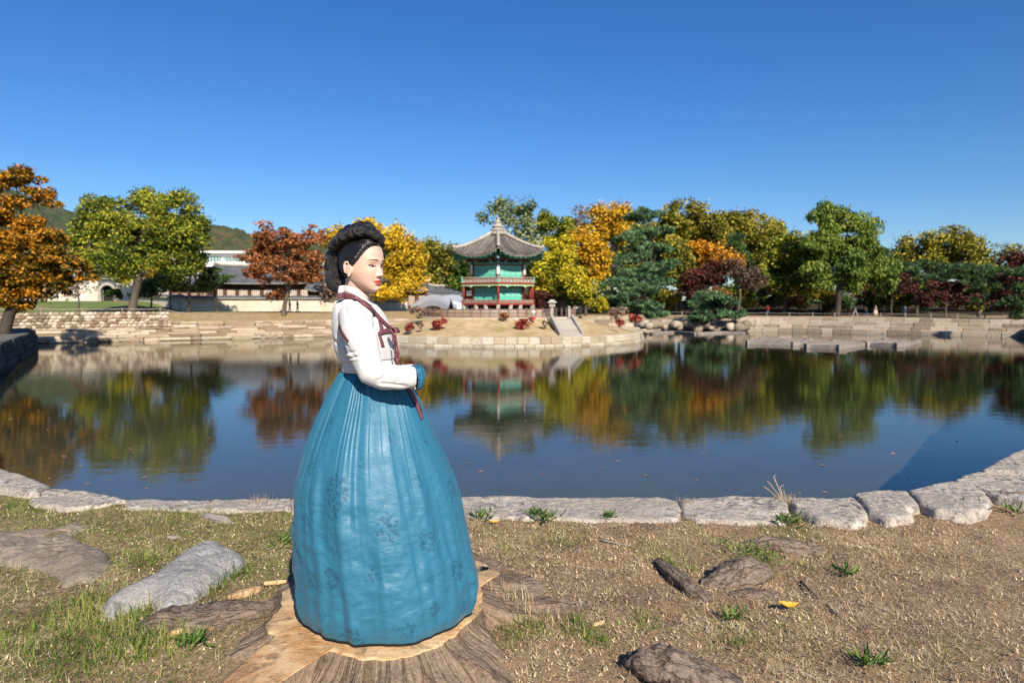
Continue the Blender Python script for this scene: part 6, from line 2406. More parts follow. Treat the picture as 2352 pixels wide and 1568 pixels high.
def remesh(mb, voxel, smooth_it=4, fac=.5):
    o = mb.build('tmp', M_SKIN)
    md = o.modifiers.new('r', 'REMESH')
    md.mode = 'VOXEL'
    md.voxel_size = voxel
    if smooth_it:
        s = o.modifiers.new('s', 'SMOOTH')
        s.factor = fac
        s.iterations = smooth_it
    dg = bpy.context.evaluated_depsgraph_get()
    me = bpy.data.meshes.new_from_object(o.evaluated_get(dg))
    V = np.empty(len(me.vertices) * 3, np.float32)
    me.vertices.foreach_get('co', V)
    N = np.empty(len(me.vertices) * 3, np.float32)
    me.vertices.foreach_get('normal', N)
    lt = np.empty(len(me.polygons), np.int32)
    me.polygons.foreach_get('loop_total', lt)
    lv = np.empty(len(me.loops), np.int32)
    me.loops.foreach_get('vertex_index', lv)
    st = np.concatenate([[0], np.cumsum(lt)[:-1]])
    Q = lv[(st[lt == 4])[:, None] + np.arange(4)]
    T = lv[(st[lt == 3])[:, None] + np.arange(3)]
    d0 = o.data
    bpy.data.objects.remove(o)
    bpy.data.meshes.remove(d0)
    bpy.data.meshes.remove(me)
    return V.reshape(-1, 3).astype(float), N.reshape(-1, 3).astype(float), Q, T


# ---- head frame: x forward, y to her left, z up
HF = Vector((.892, -.452, 0)).normalized()
HL = Vector((-HF.y, HF.x, 0))
HP = math.radians(5)
HX = (HF * math.cos(HP) - Vector((0, 0, 1)) * math.sin(HP))
HZ = (HF * math.sin(HP) + Vector((0, 0, 1)) * math.cos(HP))
H0 = at(833.5, 609, 2.885)
HM = np.array([HX, HL, HZ])


def hw(P):
    return np.asarray(P, float) @ HM + np.array(H0)


def hl(P):
    return (np.asarray(P, float) - np.array(H0)) @ HM.T


SL = np.array([(.118, .008, -.034, .018), (.113, .035, -.055, .038), (.10, .056, -.074, .053), (.08, .0725, -.089, .0645), (.055, .0825, -.098, .0705), (.03, .0865, -.101, .0730),
               (.01, .0860, -.099, .0730), (-.01, .0850, -.093, .0715), (-.03, .0850, -.082, .0695), (-.05, .0850, -.066, .0635), (-.07, .0850, -.045, .0545), (-.085, .0840, -.022, .0440),
               (-.098, .0815, .006, .0310), (-.106, .0755, .030, .0185), (-.110, .067, .045, .008)])


def head_grid(nz=90, na=120, off=0.0):
    z = np.linspace(-.110, .118, nz)
    o = np.argsort(SL[:, 0])
    xf, xb, w = (np.interp(z, SL[o, 0], SL[o, k]) for k in (1, 2, 3))
    for _ in range(3):
        for a in (xf, xb, w):
            a[1:-1] = (a[:-2] + 2 * a[1:-1] + a[2:]) / 4
    ph = np.linspace(-math.pi, math.pi, na, endpoint=False)
    c, s = np.cos(ph), np.sin(ph)
    e = 2 / 2.35
    ce = np.sign(c) * np.abs(c) ** e
    se = np.sign(s) * np.abs(s) ** e
    mid = np.clip((xf + xb) / 2, -.012, .05)
    X = mid[:, None] + np.where(c > 0, (xf - mid)[:, None], (mid - xb)[:, None]) * ce
    Y = w[:, None] * se
    Zz = np.repeat(z[:, None], na, 1)
    return np.stack([X, Y, Zz], -1)


def gss(y, z, y0, z0, sy, sz):
    return np.exp(-((y - y0) / sy) ** 2 - ((z - z0) / sz) ** 2)


def face_dx(y, z):
    ay = np.abs(y)
    d = .003 * gss(ay, z, .030, .024, .022, .009)
    d += -.0085 * gss(ay, z, .031, .001, .015, .011)
    d += -.0025 * gss(y, z, 0, .004, .010, .010)
    d += .0045 * gss(y, z, 0, -.004, .0065, .014)
    d += .0140 * gss(y, z, 0, -.021, .0080, .014)
    d += .0195 * gss(y, z, 0, -.0345, .0100, .0085)
    d += .0075 * gss(ay, z, .0125, -.0385, .0062, .0065)
    d += -.004 * gss(y, z, 0, -.0485, .012, .0035)
    d += .0055 * gss(y, z, 0, -.0600, .0165, .0055)
    d += .0065 * gss(y, z, 0, -.0715, .0140, .0055)
    d += -.0050 * gss(y, z, 0, -.0655, .0210, .0022)
    d += -.0030 * gss(ay, z, .024, -.065, .006, .006)
    d += -.0045 * gss(y, z, 0, -.0815, .015, .0055)
    d += .0050 * gss(y, z, 0, -.0970, .015, .010)
    d += .0040 * gss(ay, z, .040, -.034, .020, .020)
    return d


G = head_grid()
front = sstep(.02, .05, G[..., 0])
G[..., 0] += face_dx(G[..., 1], G[..., 2]) * front
body = MB()
body.loft(hw(G.reshape(-1, 3)).reshape(G.shape))
# ears
for s in (-1, 1):
    ex, ey = -.012, s * .0770
    el_ = []
    for j in range(15):
        a = math.radians(-60 + 285 * j / 14)
        el_.append((ex - .002 + .0150 * math.cos(a) - .004 * math.sin(a), ey + s * (.0025 + .0045 * math.cos(a - 2.4)), -.019 + .028 * math.sin(a)))
    body.tube([Vector(p) for p in hw(el_)], [.0042] * 15, 8)
    lob = lump(1, 12, 8, .01) * np.array([.0165, .0075, .0285]) + np.array([ex - .001, ey + s * .000, -.020])
    body.loft(hw(lob.reshape(-1, 3)).reshape(lob.shape))
    lob = lump(1, 10, 7, .01) * np.array([.0075, .005, .009]) + np.array([ex + .005, ey + s * .002, -.046])
    body.loft(hw(lob.reshape(-1, 3)).reshape(lob.shape))
# neck down into the shoulders
NB = at(816, 705, 2.905)
nk = [Vector(hw([(-.020, 0, -.015)])[0]), Vector(hw([(-.024, 0, -.06)])[0]), Vector(hw([(-.030, 0, -.10)])[0]), at(823, 680, 2.895), NB, NB - Vector((0, 0, .06))]
body.tube(nk, [.050, .050, .0475, .0475, .056, .075], 20)
# ---- body frame
BF = Vector((.90, -.436, 0)).normalized()
BL = Vector((-BF.y, BF.x, 0))


def tring(px, py, a, b, n=40, D=2.905, ex=2.2, bust=0.0):
    c = at(px, py, D)
    out = []
    for j in range(n):
        t = 2 * math.pi * j / n
        ca, sa = math.cos(t), math.sin(t)
        ca = math.copysign(abs(ca) ** (2 / ex), ca)
        sa = math.copysign(abs(sa) ** (2 / ex), sa)
        out.append(c + BF * (a * ca + (bust if ca > 0 else 0) * abs(ca) ** 2) + BL * (b * sa))
    return out


TORSO = [(848, 862, .092, .122), (846, 840, .094, .124), (842, 820, .097, .128), (838, 800, .104, .136), (835, 780, .108, .134), (832, 760, .110, .136), (828, 740, .104, .132), (824, 722, .092, .126), (820, 708, .078, .118), (816, 697, .064, .104), (815, 688, .055, .072)]
bt = [tring(x, y, a - .014, b - .014, 28) for x, y, a, b in TORSO]
bt = [tring(852, 980, .09, .13, 28), tring(850, 920, .10, .145, 28)] + bt
body.loft(bt)
# arms: shoulder, elbow, wrist
ARM_R = [at(812, 716, 2.775), at(822, 760, 2.735), at(838, 812, 2.70), at(853, 858, 2.685), at(880, 866, 2.665), at(915, 866, 2.66), at(950, 863, 2.675)]
ARM_L = [at(836, 716, 3.035), at(850, 770, 3.06), at(868, 830, 3.06), at(885, 868, 3.04), at(915, 866, 2.98), at(945, 862, 2.90), at(962, 858, 2.84)]
for A in (ARM_R, ARM_L):
    body.tube(A, [.046, .045, .041, .038, .036, .031, .025], 14)


def hand(wrist, fwd, palm_n, curl=.5, scale=1.0, side=1):
    """Palm with five separate bent fingers. fwd: knuckle direction, palm_n: out of the back of the hand."""
    f = Vector(fwd).normalized()
    n = Vector(palm_n).normalized()
    n = (n - f * n.dot(f)).normalized()
    s = f.cross(n) * side                      # towards the thumb
    R = []
    for t, w, h in ((-.01, .022, .019), (.015, .028, .019), (.04, .036, .017), (.065, .039, .015), (.084, .037, .0125), (.09, .032, .009)):
        c = wrist + f * t * scale
        R.append([c + s * (w * math.cos(a)) * scale + n * (h * math.sin(a)) * scale for a in [2 * math.pi * j / 14 for j in range(14)]])
    body.loft(R)
    for k, (off, L) in enumerate(((.028, .070), (.0095, .079), (-.009, .073), (-.026, .058))):
        p = wrist + (f * .082 + s * off) * scale
        d = f.copy()
        pts = [p - f * .012 * scale, p]
        for q, seg in enumerate((.45, .30, .25)):
            ang = curl * (0.7 + .35 * q) + .05 * k
            d = (d * math.cos(ang) - n * math.sin(ang)).normalized()
            pts.append(pts[-1] + d * L * seg * scale)
        body.tube(pts, [.0092 * scale, .0092 * scale, .0085 * scale, .0075 * scale, .0062 * scale], 9)
    p = wrist + (f * .028 + s * .026) * scale
    d = (f * .75 + s * .55 - n * .25).normalized()
    pts = [p - d * .01, p, p + d * .034 * scale, p + (d * .034 + (f * .95 - n * .3).normalized() * .028) * scale]
    body.tube(pts, [.0115 * scale, .0115 * scale, .0098 * scale, .0072 * scale], 9)


wr_r, wr_l = ARM_R[-1], ARM_L[-1]
hand(wr_r - Vector((.062, .01, .004)), Vector((.62, .70, -.12)), Vector((.45, -.45, .75)), .50, .95, 1)
hand(wr_l + Vector((-.016, .035, .010)), Vector((-.35, -.86, .10)), Vector((.25, .1, 1)), .45, .95, -1)
BV, BN, BQ, BT = remesh(body, .0031, 2, .5)
# skin tones: lips and a touch of blush are make-up of her own
h = hl(BV)
tone = np.tile(np.array([.61, .40, .30]), (len(BV), 1))


def blend(mask, col):
    global tone
    tone = tone * (1 - mask[:, None]) + np.array(col) * mask[:, None]


fr = sstep(.05, .065, h[:, 0])
ay = np.abs(h[:, 1])
blend(.6 * gss(ay, h[:, 2], .043, -.030, .022, .016) * sstep(.02, .05, h[:, 0]), (.70, .33, .25))
blend(.35 * gss(ay, h[:, 2], .031, .012, .020, .008) * fr, (.58, .30, .22))
lipw = np.clip(1 - (ay / .0235) ** 2, 0, 1)
ul = sstep(-.0660, -.0645, h[:, 2]) * sstep(-.0655 + .0115 * lipw ** .8, -.0665 + .0100 * lipw ** .8, h[:, 2])
ll = sstep(-.0645, -.0660, h[:, 2]) * sstep(-.0655 - .0120 * lipw ** .7, -.0650 - .0105 * lipw ** .7, h[:, 2])
blend(np.clip(ul + ll, 0, 1) * sstep(.060, .068, h[:, 0]) * (lipw > 0), (.52, .035, .030))
mb = MB()
mb.add(BV, BQ)
if len(BT):
    mb.add(np.zeros((0, 3)), np.zeros((0, 3), int))
    mb.F.append(BT)
    mb.MI.append(np.zeros(len(BT)))
# legs under the skirt
nleg = mb.n
for s in (-1, 1):
    hip = W0 + BL * .085 * s + Vector((-.03, 0, .92))
    mb.tube([hip, hip + Vector((.01, 0, -.42)), W0 + BL * .08 * s + Vector((0, 0, .10)), W0 + BL * .08 * s + Vector((0, 0, .03))], [.085, .058, .04, .038], 12)
tone = np.concatenate([tone, np.tile(np.array([.61, .40, .30]), (mb.n - nleg, 1))])
body_o = mb.build('body', M_SKIN, woman, smooth=True, attrs={'tone': tone})
for s in (-1, 1):
    p = W0 + BL * .08 * s + BF * .05
    R = [[p + BF * x + BL * (w * math.cos(a)) + Vector((0, 0, .035 + hh * math.sin(a))) for a in [2 * math.pi * j / 12 for j in range(12)]] for x, w, hh in ((-.12, .02, .02), (-.09, .034, .032), (0, .042, .034), (.08, .036, .024), (.13, .012, .014))]
    MB().loft(R).build('shoe', M_SHOE, woman, smooth=True)

# ---- jacket
jk = MB()
jk.loft([tring(x, y, a + .005 * (y > 790), b + .005 * (y > 790), 40) for x, y, a, b in [(843, 826, .098, .128)] + TORSO[2:]])
SR = [.068, .072, .066, .060, .056, .050, .044]
jk.tube([ARM_R[0] + Vector((.0, .03, .0))] + ARM_R[1:6] + [at(953, 866, 2.682)], [.068, .070, .064, .052, .051, .048, .043], 18)
jk.tube([ARM_L[0] + Vector((0, -.03, 0))] + ARM_L[1:6] + [at(952, 860, 2.875)], [.074, .076, .070, .060, .055, .050, .040], 18)
# the full bag of the sleeve hanging under the forearm
jk.tube([at(862, 868, 2.69), at(890, 874, 2.672), at(920, 875, 2.667), at(938, 872, 2.675)], [.030, .036, .034, .022], 14)
JV, JN, JQ, JT = remesh(jk, .0045, 14, .6)
# creases: at the elbow, along the back and under the arm
px_ = 1176 + 1568 * JV[:, 0] / (JV[:, 1] * CP - (JV[:, 2] - CAM_H) * SP)
pd_ = (JV[:, 1] * SP + (JV[:, 2] - CAM_H) * CP) / (JV[:, 1] * CP - (JV[:, 2] - CAM_H) * SP)
py_ = 784 - 1568 * pd_
disp = np.zeros(len(JV))


def crease(x0, y0, x1, y1, w, amp, soft=.35):
    """A soft valley along a line given in photo coordinates, on the side that faces the near shore."""
    global disp
    d = np.array([x1 - x0, y1 - y0], float)
    L = np.hypot(*d)
    t = ((px_ - x0) * d[0] + (py_ - y0) * d[1]) / L ** 2
    q = ((px_ - x0) * -d[1] + (py_ - y0) * d[0]) / L
    env = sstep(-.25, .15, t) * sstep(1.25, .85, t)
    disp = disp + env * (-np.exp(-(q / w) ** 2) + .55 * np.exp(-((q - 2.1 * w) / (1.5 * w)) ** 2)) * amp


for c in ((908, 846, 872, 872, 3.0, .0060), (893, 838, 880, 850, 2.4, .0045), (921, 850, 896, 868, 3, .0032), (930, 856, 912, 876, 3, .0028), (872, 880, 930, 886, 3, .0028),
          (846, 733, 866, 762, 3.2, .0055), (862, 748, 872, 785, 3, .0035), (776, 768, 800, 800, 3.5, .0040), (772, 785, 812, 815, 3, .0030), (783, 812, 828, 806, 2.6, .0040), (790, 824, 832, 818, 2.2, .0040),
          (820, 770, 836, 840, 4, .0022), (800, 705, 822, 760, 4, -.0020), (842, 720, 856, 800, 5, .0018), (832, 700, 850, 730, 3, .0022)):
    crease(*c)
wrk = (fbm(JV * np.array([1, 1, .6]), 16, 3, 5) - .5) * .0045
JV = JV + JN * (disp * 1.5 + wrk)[:, None]
mb = MB()
mb.add(JV, JQ)
jacket = mb.build('jacket', M_JACKET, woman, smooth=True)

# sleeve ends: turned-back blue cuffs
for A, e0, e1, r in ((ARM_R, at(950, 866, 2.68), at(968, 863, 2.705), .044), (ARM_L, at(950, 859, 2.88), at(968, 858, 2.82), .038)):
    mb = MB()
    R = []
    ax_ = (e1 - e0).normalized()
    s_ = ax_.cross(Vector((0, 0, 1))).normalized()
    u_ = s_.cross(ax_)
    for t, k in ((0, 1.0), (.3, 1.04), (.6, 1.03), (.85, .92), (1.0, .74), (1.03, .58), (.9, .52)):
        c = e0.lerp(e1, t)
        R.append([c + (s_ * math.cos(a) * .72 + u_ * (math.sin(a) * 1.12)) * r * k - Vector((0, 0, .004)) for a in [2 * math.pi * j / 24 for j in range(24)]])
    mb.loft(R, cap=False).build('cuff', M_CUFF, woman, smooth=True)

# ---- skirt
PROF = [(838, 800, 890), (846, 788, 908), (858, 780, 926), (872, 771, 938), (886, 764, 946), (900, 757, 954), (925, 746, 966), (950, 735, 977), (1000, 715, 998), (1050, 698, 1020), (1100, 684, 1040), (1150, 676, 1056), (1200, 671, 1071),
        (1250, 672, 1085), (1300, 676, 1095), (1350, 681, 1100), (1375, 687, 1095), (1395, 697, 1086), (1410, 709, 1075), (1420, 722, 1062), (1428, 734, 1050)]
pz = np.array([zat(p[0], WD) for p in PROF])
pl = np.array([xat(p[1], WD, p[0]) for p in PROF])
pr = np.array([xat(p[2], WD, p[0]) for p in PROF])
NZ, NA = 250, 540
zz = np.linspace(pz[0], W0.z + .006, NZ)
o_ = np.argsort(pz)
Lx = np.interp(zz, pz[o_], pl[o_]) + .017 * sstep(.75, .42, zz) - .009 * np.exp(-((zz - .88) / .16) ** 2)
Rx = np.interp(zz, pz[o_], pr[o_]) - .012 * sstep(.9, .4, zz)
for _ in range(12):
    Lx[1:-1] = (Lx[:-2] + 2 * Lx[1:-1] + Lx[2:]) / 4
    Rx[1:-1] = (Rx[:-2] + 2 * Rx[1:-1] + Rx[2:]) / 4
cx_ = (Lx + Rx) / 2
rx_ = (Rx - Lx) / 2
ph = np.linspace(0, 2 * math.pi, NA, endpoint=False)
v = np.linspace(0, 1, NZ)                      # 0 waist, 1 hem
PH, VV = np.meshgrid(ph, v)
# knife pleats that open downwards, then broad folds
npl = 50
wob = 3.2 * (vnoise(np.stack([np.cos(PH) * 3, np.sin(PH) * 3, VV * .35], -1), 1.0, 71) - .5)
saw = ((PH / (2 * math.pi) * npl + wob) % 1.0)
pleat = (saw ** 1.6 - .4)
depthp = .0105 * np.exp(-(VV / .22) ** 1.3) * sstep(-.02, .06, VV) + .0016 * np.exp(-(VV / .65) ** 2)
depthp = depthp * (0.15 + 1.3 * vnoise(np.stack([np.cos(PH) * 5, np.sin(PH) * 5, VV * 1.5], -1), 1.0, 73)) * (1 + .5 * np.cos(PH - 4.0))
q3 = np.stack([np.cos(PH) * 3.2, np.sin(PH) * 3.2, VV * 1.3], -1)
fold = (fbm(q3, 1.6, 2, 81) - .5) * .040 * sstep(.1, .6, VV)
fold2 = -np.abs(fbm(np.stack([np.cos(PH) * 4.5, np.sin(PH) * 4.5, VV * .9], -1), 1.5, 2, 87) - .5) * .030 * sstep(.25, .6, VV) * sstep(1.02, .85, VV)
cr = np.stack([np.cos(PH) * 2.6 + VV * 2.0, np.sin(PH) * 2.6, VV * 10.0], -1)
crump = (fbm(cr, 1.5, 4, 91) - .5) * .020 * sstep(.30, .55, VV) * sstep(1.0, .9, VV)
rad = 1.0
R_ = rx_[:, None] + depthp * pleat + fold + fold2 * .6 + crump
yy_ = (rx_[:, None] * .97 + depthp * pleat + fold + fold2 * .6 + crump)
SX = cx_[:, None] + R_ * np.cos(PH)
SY = WD + .004 + yy_ * np.sin(PH)
hemw = .006 * (fbm(np.stack([np.cos(PH) * 3, np.sin(PH) * 3, VV * 0], -1), 1.5, 2, 95) - .5) * sstep(.9, 1, VV)
SZ = np.repeat(zz[:, None], NA, 1) + hemw
# woven motifs: sprays of small leaves scattered over the cloth, in cloth metres
circ = 2 * math.pi * .36
U = PH / (2 * math.pi) * circ
Wv = VV * 1.12
mot = np.zeros_like(U)
mr = np.random.default_rng(33)


def spray(u0, v0, size, nl, seed):
    """A blossom spray: petals and leaves round a centre, outlined in the weave."""
    global mot
    r = np.random.default_rng(seed)
    du = (U - u0 + circ / 2) % circ - circ / 2
    dv = Wv - v0
    near = np.hypot(du, dv) < size * 1.3
    if not near.any():
        return
    a, b = du[near], dv[near]
    m = np.zeros(len(a))
    for k in range(nl):
        ang = r.uniform(0, 6.28)
        rr0 = size * (.12 + .75 * math.sqrt(r.random()))
        ca, sa = math.cos(ang), math.sin(ang)
        cx0, cy0 = rr0 * ca * .85, rr0 * sa * 1.1
        an2 = ang + r.uniform(-.7, .7)
        ca, sa = math.cos(an2), math.sin(an2)
        x = (a - cx0) * ca + (b - cy0) * sa
        y = -(a - cx0) * sa + (b - cy0) * ca
        L = size * r.uniform(.13, .22)
        Wd = L * .46
        e = (x / L) ** 2 + (y / Wd) ** 2
        leaf = np.clip((1.0 - e) * 3, 0, 1)
        vein = np.exp(-(y / (Wd * .22)) ** 2)
        m = np.maximum(m * np.where((e > 1) & (e < 1.7), .35, 1), leaf * (1 - .75 * vein))
    mot[near] = np.maximum(mot[near], m)


PHOTO_MOTIFS = [(785, 1118, 42, 1), (775, 1165, 20, 2), (758, 985, 20, 3), (900, 1200, 34, 4), (770, 1310, 26, 5), (820, 1450, 36, 6), (1050, 1330, 28, 7), (1030, 1150, 26, 8), (715, 1080, 18, 9), (905, 1010, 18, 10), (970, 1020, 16, 11), (870, 1300, 18, 12),
                (985, 1240, 26, 13), (940, 1420, 24, 14), (700, 1200, 18, 15), (860, 940, 16, 16), (720, 1330, 18, 17), (935, 905, 15, 18), (1000, 1390, 18, 19), (840, 1060, 14, 20), (960, 1110, 18, 21), (1062, 1420, 16, 22), (990, 1320, 15, 23), (740, 1400, 18, 24)]
for (mx, my, ms, sd_) in PHOTO_MOTIFS:
    zc = zat(my, WD - .25)
    i = int(np.argmin(np.abs(zz - zc)))
    xx = xat(mx, WD - rx_[i] * .7, my)
    c = np.clip((xx - cx_[i]) / rx_[i], -.98, .98)
    a = 2 * math.pi - math.acos(c)
    spray(a / (2 * math.pi) * circ, v[i] * 1.12, ms * .0017 * 1.05, int(16 + ms * 1.1), 300 + sd_)
for k in range(26):
    spray(mr.uniform(0, circ / 2), mr.uniform(.1, 1.05), mr.uniform(.03, .07), 14, 400 + k)
mb = MB()
mb.loft(np.stack([SX, SY, SZ], -1), cap=False)
skirt = mb.build('skirt', M_SKIRT, woman, smooth=True, attrs={'motif': mot.ravel(), 'cloth': np.stack([U.ravel(), Wv.ravel(), np.zeros(U.size)], 1)})
# dark bound hem
mb = MB()
i = NZ - 1
hem = []
for (dr, dz) in ((.0015, .010), (.003, .003), (.0015, -.004), (-.02, -.003), (-.02, .006)):
    hem.append(np.column_stack([SX[i] + dr * np.cos(ph), SY[i] + dr * np.sin(ph), SZ[i] + dz]))
hem.append(hem[0])
mb.loft(hem, cap=False).build('hem', M_LINING, skirt, smooth=True)
# white waistband of the skirt
wb = []
for (x, y, a, b) in ((850, 851, .098, .128), (849, 848, .100, .130), (847, 836, .096, .126), (844, 822, .092, .122), (843, 812, .088, .118)):
    wb.append(tring(x, y, a, b, 48))
MB().loft(wb, cap=False).build('waistband', M_BAND, woman, smooth=True)

# ---- trims laid on the cloth by shooting rays at it
tv = np.concatenate([BV, JV, np.stack([SX, SY, SZ], -1).reshape(-1, 3)])
sf = []
ii = np.arange(NZ * NA).reshape(NZ, NA)
ss_ = np.stack([ii[:-1], np.roll(ii, -1, 1)[:-1], np.roll(ii, -1, 1)[1:], ii[1:]], -1).reshape(-1, 4)
cam_o = Vector((0, 0, CAM_H))


def bvh_of(V, Fs):
    return BVHTree.FromPolygons([tuple(p) for p in V], [tuple(int(i) for i in f) for f in Fs])


T_BODY = bvh_of(np.concatenate([BV, JV]), list(BQ) + list(JQ + len(BV)))
T_HEAD = bvh_of(BV, BQ)
stp = 3
SXc, SYc, SZc = SX[::stp, ::stp], SY[::stp, ::stp], SZ[::stp, ::stp]
jj = np.arange(SXc.size).reshape(SXc.shape)
T_SK = bvh_of(np.stack([SXc, SYc, SZc], -1).reshape(-1, 3), np.stack([jj[:-1], np.roll(jj, -1, 1)[:-1], np.roll(jj, -1, 1)[1:], jj[1:]], -1).reshape(-1, 4))


def shoot(px, py, trees, off):
    d = (at(px, py, 3.0) - cam_o).normalized()
    best = None
    for T in trees:
        hit = T.ray_cast(cam_o, d)
        if hit[0] is not None and (best is None or hit[3] < best[2]):
            n = hit[1] if hit[1].dot(d) < 0 else -hit[1]
            best = (hit[0] + n * off, n, hit[3])
    return best


def resample(pts, n):
    P = np.array(pts, float)
    s = np.concatenate([[0], np.cumsum(np.hypot(*np.diff(P, axis=0).T))])
    t = np.linspace(0, s[-1], n)
    return np.stack([np.interp(t, s, P[:, 0]), np.interp(t, s, P[:, 1])], 1)


def strip(name, A, B, mat, trees=None, off=.003, n=26, k=5, thick=.002, parent=None, mirror=False):
    """A band of cloth between two edges given in photo coordinates, laid on the surfaces behind them."""
    trees = trees or [T_BODY]
    A, B = resample(A, n), resample(B, n)
    rows = []
    last = None
    for i in range(n):
        row = []
        for j in range(k):
            q = A[i] + (B[i] - A[i]) * j / (k - 1)
            hsh = shoot(q[0], q[1], trees, off)
            if hsh is None:
                D_ = last.y if last is not None else WD - .1
                p = at(q[0], q[1], D_)
            else:
                p = hsh[0]
            last = p
            row.append(p)
        rows.append(row)
    G_ = np.array([[tuple(p) for p in r] for r in rows])
    for _ in range(2):                          # settle depth jumps
        G_[1:-1] = (G_[:-2] + 2 * G_[1:-1] + G_[2:]) / 4
    mb = MB()
    mb.loft(G_, closed=False)
    if mirror:
        c = np.array(at(818, 690, 2.90))
        Lv = np.array(BL)
        M_ = G_ - 2 * ((G_ - c) @ Lv)[..., None] * Lv
        mb.loft(M_[:, ::-1], closed=False)
    o = mb.build(name, mat, parent or woman, smooth=True)
    sm = o.modifiers.new('thickness', 'SOLIDIFY')
    sm.thickness = thick
    sm.offset = 1
    return o


# white inner collar standing round the neck, maroon collar band below it
strip('inner_collar', [(779, 657), (790, 655), (806, 657), (818, 663), (834, 679), (848, 698)], [(776, 674), (788, 672), (806, 674), (822, 681), (838, 694), (850, 704)], M_BAND, off=.006, thick=.003)
strip('inner_collar', [(779, 657), (790, 655), (806, 657), (812, 660)], [(776, 674), (788, 672), (806, 674), (813, 677)], M_BAND, off=.006, mirror=True, thick=.003)
strip('collar_band', [(776, 673), (788, 671), (806, 673), (822, 681), (840, 696), (856, 712), (872, 730), (888, 746), (899, 753)],
      [(774, 687), (788, 684), (804, 686), (820, 693), (833, 702), (851, 716), (867.5, 734), (884, 750), (896, 758)], M_MAROON, off=.0070, thick=.0022, n=40)
strip('front_collar', [(846, 697), (858, 706), (874, 722), (890, 742), (899, 752)], [(850, 706), (862, 716), (876, 732), (890, 748), (897, 756)], M_BAND, off=.0035)
strip('armhole_trim', [(868, 728), (874, 740), (879, 752), (880, 757), (872, 765)], [(866, 729), (869, 742), (871, 755), (870, 762), (868, 766)], M_MAROON, off=.003, n=16)
strip('armhole_trim', [(783, 744), (787, 757), (795, 771), (803, 782)], [(779, 746), (782, 760), (790, 775), (801, 786)], M_MAROON, off=.003, n=16)
strip('side_trim', [(874, 771), (878, 783), (882, 797)], [(869, 772), (872, 785), (875, 797)], M_MAROON, off=.003, n=10)
strip('tie_loop', [(867, 762), (880, 756), (900, 752)], [(868, 771), (882, 766), (902, 763)], M_MAROON, off=.005, n=14)
strip('tie_ribbon', [(896, 752), (899, 775), (903, 800), (908, 826), (912, 840)], [(905, 752), (908, 775), (912, 800), (915, 826), (918, 838)], M_MAROON, trees=[T_BODY, T_SK], off=.008, n=26)
strip('tie_ribbon', [(906, 770), (911, 800), (916, 826), (920, 838)], [(910, 768), (915, 800), (920, 826), (924, 836)], M_MAROON, trees=[T_BODY, T_SK], off=.005, n=20)
strip('tie_ribbon', [(929, 884), (944, 915), (958, 945), (966, 966)], [(938, 882), (954, 912), (966, 942), (970, 960)], M_MAROON, trees=[T_SK], off=.007, n=24)
# bow knot: a folded loop standing off the chest
kb = shoot(900, 756, [T_BODY], .012)
kb = kb[0] if kb else at(900, 756, 2.83)
rows = []
for j in range(17):
    a = 2 * math.pi * j / 16
    c = kb + BF * (.016 + .014 * math.cos(a)) + Vector((0, 0, -.004 + .010 * math.sin(a) - .006 * math.cos(a)))
    rows.append([c + BL * -.016, c, c + BL * .016])
o = MB().loft(rows, closed=False).build('bow_loop', M_MAROON, woman, smooth=True)
sm = o.modifiers.new('thickness', 'SOLIDIFY')
sm.thickness = .002
R = lump(5, 12, 8, .1) * np.array([.009, .011, .011]) + np.array(kb)
MB().loft(R).build('bow_knot', M_MAROON, woman, smooth=True)


# ---- face details, laid on the head along its own forward axis
def face_pt(y, z, off):
    o = Vector(hw([(.2, y, z)])[0])
    hit = T_HEAD.ray_cast(o, -HX)
    n = hit[1] if hit[1].dot(HX) > 0 else -hit[1]
    return hit[0] + n * off


def face_patch(name, outline, mat, off, parent=None, k=7, bulge=0.0):
    """outline: list of (y, z_low, z_high) columns."""
    rows = []
    for (y, a, b) in outline:
        row = []
        for j in range(k):
            f = j / (k - 1)
            row.append(face_pt(y, a + (b - a) * f, off + bulge * math.sin(math.pi * f)))
        rows.append(row)
    return MB().loft(rows, closed=False).build(name, mat, parent or woman, smooth=True)


for s in (-1, 1):
    cols, lash, iris, low, crease_ = [], [], [], [], []
    for j in range(15):
        t = j / 14
        y = .0165 + .0295 * t
        zlo = -.0015 - .0040 * math.sin(math.pi * t) ** .8 + .0020 * t
        zhi = -.0010 + .0024 * math.sin(math.pi * min(1, t * 1.02)) ** .7 + .0016 * t
        cols.append((s * y, zlo, zhi))
        lash.append((s * (y + .0012 * t), zhi - .0008, zhi + .0021 + .0014 * t))
        crease_.append((s * y, zhi + .0048, zhi + .0056))
        if abs(y - .0300) < .0052:
            hgt = math.sqrt(max(0, .0052 ** 2 - (y - .0300) ** 2))
            iris.append((s * y, max(zlo + .0003, -.0022 - hgt), min(zhi, -.0022 + hgt)))
        low.append((s * y, zlo - .0009, zlo + .0001))
    eye = face_patch('eye', cols, M_EYE, .0007)
    face_patch('iris', iris, M_IRIS, .0013, eye)
    face_patch('lash', lash, M_LASH, .0015, eye, k=4)
    face_patch('lower_lash', low, M_BROW, .0010, eye, k=3)
    brow = []
    for j in range(13):
        t = j / 12
        y = .0135 + .0370 * t
        zc = .0215 + .0052 * math.sin(math.pi * (.15 + .62 * t)) - .003 * t
        wd = .0040 * (1 - .65 * t ** 2)
        brow.append((s * y, zc - wd * .5, zc + wd * .6))
    face_patch('eyebrow', brow, M_BROWD, .0010, k=4)
    nos = [(s * (.0045 + .0062 * j / 6), -.0462 - .0016 * math.sin(math.pi * j / 6), -.0462 + .0004) for j in range(7)]
    face_patch('nostril', nos, M_BROW, .0006, k=3)
